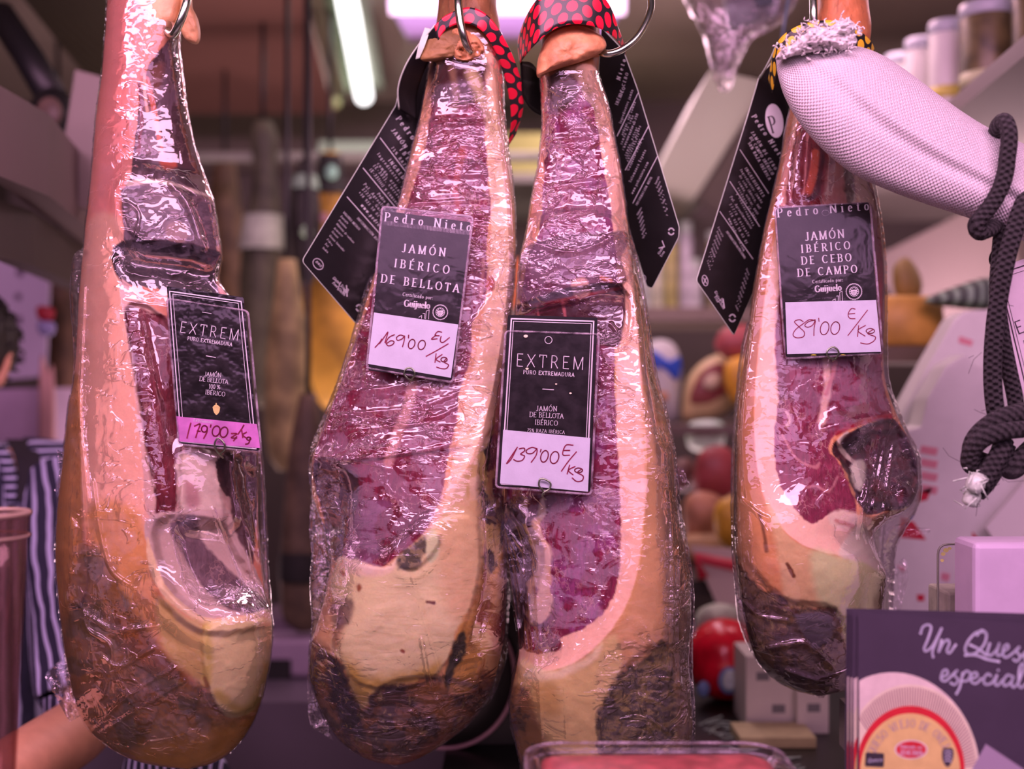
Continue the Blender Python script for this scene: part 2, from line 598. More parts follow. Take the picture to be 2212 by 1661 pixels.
class Plane:
    """A flat card: gives the point of the card met along direction (x, y), lifted by w."""

    def __init__(self, p0, p1, p2):
        A = np.array([[x, y, 1] for x, y, d in (p0, p1, p2)], float)
        self.k = np.linalg.solve(A, np.array([1.0 / d for x, y, d in (p0, p1, p2)]))
        a, b, c = (P(*q) for q in (p0, p1, p2))
        n = np.cross(b - a, c - a)
        n /= np.linalg.norm(n)
        self.n = -n if n[1] > 0 else n

    def d(self, x, y):
        return 1.0 / (self.k[0] * x + self.k[1] * y + self.k[2])

    def __call__(self, x, y, w=0.0):
        return P(x, y, self.d(x, y)) + self.n * w


def rounded(poly, r, k=5):
    p = np.asarray(poly, float)
    out = []
    n = len(p)
    r = np.broadcast_to(r, (n,))
    for i in range(n):
        a, b, c = p[i - 1], p[i], p[(i + 1) % n]
        u, v = a - b, c - b
        q0 = b + u / np.linalg.norm(u) * min(r[i], np.linalg.norm(u) * .45)
        q1 = b + v / np.linalg.norm(v) * min(r[i], np.linalg.norm(v) * .45)
        if r[i] < .5:
            out.append(tuple(b))
            continue
        for t in np.linspace(0, 1, k):
            out.append(tuple((1 - t) ** 2 * q0 + 2 * t * (1 - t) * b + t * t * q1))
    return out


def slab(mb, poly, pl, w0, w1):
    """A flat sheet with thickness lying on a card plane."""
    f = [pl(x, y, w1) for x, y in poly]
    b = [pl(x, y, w0) for x, y in poly]
    n = len(poly)
    fs = [tuple(range(n)), tuple(reversed(range(n, 2 * n)))] + [(i, i + n, (i + 1) % n + n, (i + 1) % n) for i in range(n)]
    return mb.add(f + b, fs)


def pen(mb, pts, pl, w, half, thin=None):
    """One stroke of a broad pen: half its width across, thin up and down."""
    thin = half if thin is None else thin
    p = np.asarray(pts, float)
    for a, b in zip(p[:-1], p[1:]):
        t = b - a
        ln_ = np.hypot(*t)
        if ln_ < 1e-6:
            continue
        t = t / ln_
        n = np.array([-t[1], t[0]])
        s = math.sqrt((half * n[0]) ** 2 + (thin * n[1]) ** 2) + 1e-9
        o = np.array([half * half * n[0], thin * thin * n[1]]) / s
        e = t * min(half, thin) * .6
        q = [a - e + o, b + e + o, b + e - o, a - e - o]
        mb.add([pl(x, y, w) for x, y in q], [(0, 1, 2, 3)])


def write(mb, text, p0, p1, cap, pl, w=0.0007, half=.06, thin=None, serif=0.0, up=None, slant=0.0, gw=1.0):
    """Set text between two baseline points; cap is the height of the capitals. up: direction of the letters' tops."""
    p0, p1 = np.asarray(p0, float), np.asarray(p1, float)
    L = np.hypot(*(p1 - p0))
    u = (p1 - p0) / L
    v = np.array([u[1], -u[0]]) if up is None else np.asarray(up, float) / np.hypot(*up)
    nat = sum(GL[c][0] for c in text) * cap * gw
    gap = (L - nat) / max(1, len(text) - 1)
    if gap < -0.03 * cap:
        gw *= (L + 0.0) / nat * 0.98
        gap = 0
    x = 0.0
    th = half if thin is None else thin
    for c in text:
        wd, st, sf = GL[c]
        M = lambda q: p0 + u * (x + (q[0] * gw + slant * q[1]) * cap) + v * (q[1] * cap)
        for s in st:
            _pen2(mb, s, M, pl, w, half, th)
        if serif:
            for q in sf:
                _pen2(mb, [(q[0] - serif, q[1]), (q[0] + serif, q[1])], M, pl, w, th, th)
        x += wd * cap * gw + gap


def _pen2(mb, s, M, pl, w, half, thin):
    p = np.asarray(s, float)
    for a, b in zip(p[:-1], p[1:]):
        t = b - a
        L = np.hypot(*t)
        if L < 1e-6:
            continue
        t = t / L
        n = np.array([-t[1], t[0]])
        q = math.sqrt((half * n[0]) ** 2 + (thin * n[1]) ** 2) + 1e-9
        o = np.array([half * half * n[0], thin * thin * n[1]]) / q
        e = t * min(half, thin) * .7
        mb.add([pl(*M(k), w) for k in (a - e + o, b + e + o, b + e - o, a - e - o)], [(0, 1, 2, 3)])


def outline(mb, pts, pl, w, half, closed=True):
    p = list(map(tuple, pts))
    pen(mb, p + [p[0]] if closed else p, pl, w, half)
# ================================================================== hams


def ham_material():
    N = Nodes('cured_meat')
    b = N.n('ShaderNodeBsdfPrincipled')
    col = N.n('ShaderNodeAttribute', attribute_name='col').outputs['Color']
    mk = N.n('ShaderNodeSeparateColor')
    N.l(N.n('ShaderNodeAttribute', attribute_name='mask').outputs['Color'], mk.inputs[0])
    lean, rind, wet = mk.outputs[0], mk.outputs[1], mk.outputs[2]
    vec = N.coords()
    # marbling: fine pale veins inside the lean meat
    warp = N.n('ShaderNodeTexNoise')
    warp.inputs['Scale'].default_value = 55
    warp.inputs['Detail'].default_value = 4
    N.l(vec, warp.inputs['Vector'])
    wv = N.n('ShaderNodeMixRGB', blend_type='ADD')
    wv.inputs[0].default_value = 0.05
    N.l(vec, wv.inputs[1])
    N.l(warp.outputs['Color'], wv.inputs[2])
    vo = N.n('ShaderNodeTexVoronoi', feature='DISTANCE_TO_EDGE')
    vo.inputs['Scale'].default_value = 74
    N.l(wv.outputs[0], vo.inputs['Vector'])
    vein = N.ramp(vo.outputs['Distance'], 0.0, 0.13, 1, 0)
    patch = N.ramp(N.noise(vec, 26, 3), 0.46, 0.66)
    vein = N.math('MULTIPLY', N.math('MULTIPLY', vein, patch), N.math('MULTIPLY', lean, 0.34))
    # fibres and grain
    fib = N.noise(N.coords((260, 260, 60)), 1.0, 3, 0.6)
    c1 = N.mixc(N.math('MULTIPLY', lean, 0.5), col, N.mixc(N.ramp(fib, 0.3, 0.7), (0.45, 0.45, 0.45), (1.4, 1.4, 1.4)), 'MULTIPLY')
    c2 = N.mixc(vein, c1, tuple(alb((236, 150, 160))))
    # rind: dark flecks and tan crust
    sp = N.noise(N.coords((150, 150, 45)), 1.0, 4, 0.65, 0.4)
    fl = N.math('MULTIPLY', N.ramp(sp, 0.55, 0.68), rind)
    c3 = N.mixc(N.math('MULTIPLY', fl, 0.75), c2, tuple(alb((58, 36, 34))))
    sp2 = N.noise(N.coords((95, 95, 60), (0, 0.4, 0)), 1.0, 4, 0.6, 0.6)
    fl2 = N.math('MULTIPLY', N.ramp(sp2, 0.58, 0.7), rind)
    c4 = N.mixc(N.math('MULTIPLY', fl2, 0.5), c3, tuple(alb((196, 140, 104))))
    gr = N.noise(vec, 420, 2)
    c5 = N.mixc(0.07, c4, N.mixc(N.ramp(gr, 0.3, 0.7), (0.6, 0.6, 0.6), (1.3, 1.3, 1.3)), 'MULTIPLY')
    N.l(c5, b.inputs['Base Color'])
    b.inputs['Roughness'].default_value = 0.42
    N.l(N.math('MULTIPLY', wet, 0.1), b.inputs['Coat Weight'])
    b.inputs['Specular IOR Level'].default_value = 0.15
    b.inputs['Coat Roughness'].default_value = 0.16
    b.inputs['Subsurface Weight'].default_value = 0.22
    b.inputs['Subsurface Radius'].default_value = (0.012, 0.005, 0.003)
    b.inputs['Subsurface Scale'].default_value = 1.0
    h = N.math('ADD', N.math('MULTIPLY', fib, lean), N.math('MULTIPLY', sp, N.math('MULTIPLY', rind, 2.0)))
    h = N.math('ADD', h, N.math('MULTIPLY', N.noise(vec, 90, 2), 0.3))
    N.l(N.bump(h, 0.35, 0.0025), b.inputs['Normal'])
    N.l(b.outputs[0], N.out.inputs[0])
    return N.m


def film_material(name, rot, haze=0.10, wr=0.5, stretch=5.0, dens=1.0):
    """Clear cling film: mirror-like glints on wrinkles, milky haze off the meat, which also paints in a lilac sheen."""
    N = Nodes(name)
    vec = N.coords()
    st = N.coords((15 * dens, 15 * dens, 15 * dens * stretch), (0, rot, 0))
    a = N.noise(st, 1.0, 1.5, 0.5, 0.9)
    st2 = N.coords((60 * dens, 60 * dens, 60 * dens * (stretch ** .7)), (0, rot + 0.3, 0))
    c = N.noise(st2, 1.0, 2.0, 0.5, 1.2)
    st3 = N.coords((11, 11, 7), (0, rot - 0.5, 0))
    broad = N.noise(st3, 1.0, 1, 0.5, 0.3)
    mk = N.n('ShaderNodeSeparateColor')
    N.l(N.n('ShaderNodeAttribute', attribute_name='mask').outputs['Color'], mk.inputs[0])
    crump, milky = mk.outputs[0], mk.outputs[1]
    gate = N.ramp(N.noise(N.coords((22, 22, 34), (0, rot, 0)), 1.0, 3, 0.55, 0.6), 0.47, 0.54)
    zone = N.math('MULTIPLY', gate, N.math('ADD', N.math('MULTIPLY', crump, 0.85), 0.12))
    h = N.math('ADD', N.math('MULTIPLY', N.math('ABSOLUTE', N.math('SUBTRACT', a, 0.5)), N.math('MULTIPLY', N.math('ADD', zone, 0.25), 1.5)),
               N.math('MULTIPLY', c, N.math('MULTIPLY', zone, 0.42)))
    h = N.math('ADD', h, N.math('MULTIPLY', broad, 0.8))
    nrm = N.bump(h, min(1.0, wr * 1.5), 0.0078)
    fr = N.n('ShaderNodeFresnel')
    fr.inputs['IOR'].default_value = 1.5
    N.l(nrm, fr.inputs['Normal'])
    gl = N.n('ShaderNodeBsdfGlossy')
    gl.inputs['Color'].default_value = (1, 1, 1, 1)
    gl.inputs['Roughness'].default_value = 0.045
    N.l(nrm, gl.inputs['Normal'])
    tr = N.n('ShaderNodeBsdfTransparent')
    tr.inputs['Color'].default_value = (0.985, 0.965, 0.98, 1)
    df = N.n('ShaderNodeBsdfDiffuse')
    df.inputs['Color'].default_value = (0.80, 0.72, 0.86, 1)
    N.l(nrm, df.inputs['Normal'])
    touch = N.ramp(N.noise(N.coords((30, 30, 42), (0, rot, 0)), 1.0, 5, 0.62, 0.9), 0.44, 0.52)
    hz = N.math('ADD', N.math('MULTIPLY', N.math('MULTIPLY', touch, milky), 0.17), haze * 0.08)  # haze in the film colour also stands in for a soft reflected veil
    hz = N.math('ADD', hz, N.math('MULTIPLY', N.math('MULTIPLY', crump, N.ramp(c, 0.5, 0.7)), 0.05))
    m1 = N.n('ShaderNodeMixShader')
    N.val(m1.inputs[0], hz)
    N.l(tr.outputs[0], m1.inputs[1])
    N.l(df.outputs[0], m1.inputs[2])
    m2 = N.n('ShaderNodeMixShader')
    N.val(m2.inputs[0], N.math('MINIMUM', N.math('MULTIPLY', fr.outputs[0], 1.9), 0.46))
    N.l(m1.outputs[0], m2.inputs[1])
    N.l(gl.outputs[0], m2.inputs[2])
    N.l(m2.outputs[0], N.out.inputs[0])
    return N.m


MEAT = ham_material()
HAMS = {}


def harmonic(g, mask, it=900):
    """Fill the masked cells with the smoothest surface through the cells around them."""
    s = 4
    gs, ms = g[::s, ::s].copy(), mask[::s, ::s]
    for _ in range(it):
        p = np.pad(gs, 1, mode='edge')
        n = (p[:-2, 1:-1] + p[2:, 1:-1] + p[1:-1, :-2] + p[1:-1, 2:]) / 4
        gs = np.where(ms, n, gs)
    ri = np.clip(np.arange(g.shape[0]) / s, 0, gs.shape[0] - 1.001)
    ci = np.clip(np.arange(g.shape[1]) / s, 0, gs.shape[1] - 1.001)
    r0, c0 = ri.astype(int), ci.astype(int)
    fr, fc = (ri - r0)[:, None], (ci - c0)[None]
    up = (gs[r0][:, c0] * (1 - fr) * (1 - fc) + gs[r0 + 1][:, c0] * fr * (1 - fc)
          + gs[r0][:, c0 + 1] * (1 - fr) * fc + gs[r0 + 1][:, c0 + 1] * fr * fc)
    out = np.where(mask, up, g)
    for _ in range(60):
        p = np.pad(out, 1, mode='edge')
        n = (p[:-2, 1:-1] + p[2:, 1:-1] + p[1:-1, :-2] + p[1:-1, 2:]) / 4
        out = np.where(mask, n, out)
    return out


def build_ham(key, label, d, L, R, Fr, layers, cut, base, power=2.3, flat=0.9, reliefs=(), bumpy=0.0012,
              film=None, backcol=(150, 90, 60), seed=0, wav=1.0):
    top = min(L[0][0], R[0][0])
    bot = max(p[0] for p in L)
    n1 = int((bot - top - 40) / 2.4)
    ys = np.concatenate([np.linspace(top, bot - 40, n1, endpoint=False), bot - 40 * (1 - np.linspace(0, 1, 26)) ** 1.6])
    NR, NC, NB = len(ys), 190, 36
    t = np.linspace(-1, 1, NC)
    s = 0.55 * np.sin(t * math.pi / 2) + 0.45 * t
    l, r = hermite(L, ys), hermite(R, ys)
    wob = wav * fbm(ys / 26.0, ys * 0 + seed * 3.1, 3, seed)
    l, r = l + wob, r + wav * fbm(ys / 22.0, ys * 0 + seed * 5.7 + 40, 3, seed + 1)
    c, hw = (l + r) / 2, np.maximum((r - l) / 2, 0.01)
    x = c[:, None] + hw[:, None] * s[None]
    y = np.repeat(ys[:, None], NC, 1)
    prof = np.maximum(1 - np.abs(s) ** power, 0) ** (1 / power)
    fr = hermite(Fr, ys)
    fr = np.minimum(fr, hw * 0.0011 + 0.0001)
    off = -fr[:, None] * prof[None]
    for poly in cut:
        m = sdf(x, y, cr(poly, 4, True)) > 0
        m[:, :2] = m[:, -2:] = False
        off = np.where(m, flat * harmonic(off, m) + (1 - flat) * off, off)
    fade = np.minimum(1, prof * 2.2)[None] * np.minimum(1, fr / 0.02)[:, None]
    col = np.empty((NR, NC, 3))
    col[:] = alb(base)
    col *= (1 + 0.16 * fbm(x / 40, y / 60, 4, seed))[..., None]
    msk = np.zeros((NR, NC, 3))
    msk[..., 2] = 0.5
    for ly in layers:
        poly, rgb, o = ly[0], ly[1], (ly[2] if len(ly) > 2 else {})
        if o.get('line'):
            dist = o['line'] - sdline(x, y, cr(poly, 5))
        else:
            dist = sdf(x, y, cr(poly, 4, True))
        dist = dist + o.get('amp', 3) * fbm(x / o.get('ns', 14), y / o.get('ns', 14), 4, seed + 2)
        sf = o.get('soft', 1.6)
        a = sstep(-sf, sf, dist) * o.get('op', 1.0)
        v = o.get('var', 0.12)
        cc = alb(rgb) * (1 + v * fbm(x / o.get('vs', 22) + 5, y / o.get('vs', 22) * o.get('vy', 1.0), 4, seed + 4))[..., None]
        if 'rgb2' in o:
            q = sstep(-0.12, 0.12, fbm(x / o.get('qs', 26) + 11, y / o.get('qs', 26) * o.get('qy', 1), 5, seed + 1) + o.get('q', 0))
            cc = cc * (1 - q[..., None]) + alb(o['rgb2']) * q[..., None]
        col = col * (1 - a[..., None]) + cc * a[..., None]
        new = np.array([o.get('lean', 0), o.get('rind', 0), o.get('wet', 0.5)])
        msk = msk * (1 - a[..., None]) + new * a[..., None]
    for poly, dep, sf in reliefs:
        dist = sdf(x, y, cr(poly, 4, True)) + 2.5 * fbm(x / 16, y / 16, 3, seed + 5)
        off = off + dep * sstep(-sf, sf, dist) * fade
    off = off + fade * bumpy * (fbm(x / 30, y / 30, 4, seed + 3) + 2.0 * msk[..., 1] * fbm(x / 16, y / 22, 4, seed + 6))
    D = d + off
    X, Z = (x - CX) / FPX * D, EYE - (y - CY) / FPX * D
    front = np.stack([X, D, Z], -1)
    tb = np.linspace(1, -1, NB + 2)[1:-1]
    xb = c[:, None] + hw[:, None] * tb[None]
    yb = np.repeat(ys[:, None], NB, 1)
    bd = np.minimum(fr * 1.0, hw * 0.0009)[:, None] * np.sqrt(np.maximum(1 - tb ** 2, 0))[None]
    back = np.stack([(xb - CX) / FPX * d, d + bd, EYE - (yb - CY) / FPX * d], -1)
    allv = np.concatenate([front, back], 1)
    bc = np.empty((NR, NB, 3))
    bc[:] = alb(backcol)
    col = col * np.array([1.0, .875, .98])
    cc = np.concatenate([np.clip(col, 0.003, 0.93), bc], 1)
    mm = np.concatenate([msk, np.tile(np.array([0, 0.6, 0.3]), (NR, NB, 1))], 1)
    root = thing('cured_ham', P(c[0], ys[0], d), label, 'ham')
    body = arrays('meat', allv.reshape(-1, 3), ring_quads(NR, NC + NB), MEAT, root, True, cc.reshape(-1, 3), mm.reshape(-1, 3))
    # ---------------------------------------------------------------- film
    f = film
    k = 2
    yf = np.linspace(f['y0'], f.get('y1', bot + 5), int((f.get('y1', bot + 5) - f['y0']) / 3.4))
    fl = np.minimum(np.interp(yf, ys, l), f['L'](yf)) if f.get('L') else np.interp(yf, ys, l)
    frr = np.maximum(np.interp(yf, ys, r), f['R'](yf)) if f.get('R') else np.interp(yf, ys, r)
    pad = np.where(yf > bot - 6, np.maximum(0, (bot + 5 - yf) / 11.0), 1) * 3.2
    fl, frr = fl - pad + 1.2 * fbm(yf / 9, yf * 0 + 3 + seed, 3, seed), frr + pad + 1.2 * fbm(yf / 9, yf * 0 + 13 + seed, 3, seed)
    NF = 170
    tf = np.linspace(-1, 1, NF)
    sf_ = 0.6 * np.sin(tf * math.pi / 2) + 0.4 * tf
    cf, wf = (fl + frr) / 2, np.maximum((frr - fl) / 2, 0.3)
    xf = cf[:, None] + wf[:, None] * sf_[None]
    yy = np.repeat(yf[:, None], NF, 1)
    lo = off.copy()
    for _ in range(f.get('span', 10)):
        q = np.pad(lo, 1, mode='edge')
        lo = np.minimum.reduce([q[1:-1, 1:-1], q[:-2, 1:-1], q[2:, 1:-1], q[1:-1, :-2], q[1:-1, 2:]])
    lo = np.minimum(blur(lo, f.get('span', 10) * 2), blur(off, 2))
    ri = np.interp(yf, ys, np.arange(NR))
    fo = np.empty((len(yf), NF))
    for i in range(len(yf)):
        k0 = int(ri[i])
        k1 = min(k0 + 1, NR - 1)
        row = lo[k0] * (1 - (ri[i] - k0)) + lo[k1] * (ri[i] - k0)
        fo[i] = np.interp(xf[i], x[k0], row, left=0, right=0)
    pf = np.maximum(1 - np.abs(sf_) ** 2.6, 0) ** (1 / 2.6)
    fdep = np.interp(yf, ys, fr)
    fo = np.minimum(fo - 0.0022 * np.minimum(1, pf * 3)[None], -0.3 * fdep[:, None] * pf[None])
    fm = np.zeros((len(yf), NF, 3))
    for poly, cr_, mi in f.get('zones', ()):
        a = sstep(-8, 8, sdf(xf, yy, cr(poly, 4, True)) + 9 * fbm(xf / 18, yy / 18, 3, seed + 1))
        fm[..., 0] = np.maximum(fm[..., 0], a * cr_)
        fm[..., 1] = np.maximum(fm[..., 1], a * mi)
    fo = fo - 0.0010 * np.abs(fbm(xf / 20 + yy / 60, yy / 14, 3, seed + 2)) * (0.4 + fm[..., 0]) * np.minimum(1, pf * 3)[None]
    for pts, h, wd in f.get('creases', ()):
        dd = sdline(xf, yy, cr(pts, 5)) + 0.8 * fbm(xf / 7, yy / 7, 2, seed)
        fo = fo - h * np.exp(-(dd / wd) ** 2)
    D2 = d + fo
    fv = np.stack([(xf - CX) / FPX * D2, D2, EYE - (yy - CY) / FPX * D2], -1)
    NB2 = 24
    tb = np.linspace(1, -1, NB2 + 2)[1:-1]
    xb = cf[:, None] + wf[:, None] * tb[None]
    yb = np.repeat(yf[:, None], NB2, 1)
    bd = (np.minimum(fdep, wf * 0.0009) + 0.003)[:, None] * np.sqrt(1 - tb ** 2)[None]
    bv = np.stack([(xb - CX) / FPX * d, d + bd, EYE - (yb - CY) / FPX * d], -1)
    av = np.concatenate([fv, bv], 1)
    am = np.concatenate([fm, np.zeros((len(yf), NB2, 3))], 1)
    V, Q, M = [av.reshape(-1, 3)], [ring_quads(len(yf), NF + NB2)], [am.reshape(-1, 3)]
    # loose tails and ruffles of the same film
    for pa, pb, dd in f.get('tails', ()):
        A, B = cr(pa, 8), cr(pb, 8)
        n = max(len(A), len(B))
        A = A[np.linspace(0, len(A) - 1, n).astype(int)]
        B = B[np.linspace(0, len(B) - 1, n).astype(int)]
        q = np.linspace(0, 1, 14)
        xx = A[:, None, 0] * (1 - q) + B[:, None, 0] * q
        yq = A[:, None, 1] * (1 - q) + B[:, None, 1] * q
        xx = xx + 2.5 * fbm(xx / 12, yq / 12, 3, 1)
        zz = dd + 0.010 * fbm(xx / 9, yq / 22, 3, 3) + 0.004 * fbm(xx / 4, yq / 4, 2, 2)
        v = np.stack([(xx - CX) / FPX * zz, zz, EYE - (yq - CY) / FPX * zz], -1)
        nr, nc = xx.shape
        ii, jj = np.meshgrid(np.arange(nr - 1), np.arange(nc - 1), indexing='ij')
        qd = np.stack([ii * nc + jj, ii * nc + jj + 1, (ii + 1) * nc + jj + 1, (ii + 1) * nc + jj], -1).reshape(-1, 4)
        Q.append(qd + sum(len(z) for z in V))
        V.append(v.reshape(-1, 3))
        M.append(np.tile([1.0, 0.25, 0], (nr * nc, 1)))
    arrays('plastic_wrap', np.concatenate(V), np.concatenate(Q), f['mat'], root, True, None, np.concatenate(M))
    HAMS[key] = dict(root=root, d=d, ys=yf, x=xf, off=fo)
    return root


def ham_front(key, x, y):
    """Distance from the eye to the wrapped front of a ham in direction (x, y)."""
    h = HAMS[key]
    i = int(np.clip(np.searchsorted(h['ys'], y), 0, len(h['ys']) - 1))
    return h['d'] + float(np.interp(x, h['x'][i], h['off'][i], left=0, right=0))


DK = dict(lean=0.25, wet=0.8, var=0.3)
LEAN = dict(lean=1, wet=0.9, amp=4, var=0.25, soft=2)
FAT = dict(var=0.06, vs=50, soft=2, amp=2, wet=0.6)
MOLD = dict(rind=1, wet=0.2, amp=9, soft=4, var=0.35)
lr = lambda pts: (lambda q: hermite(pts, q))

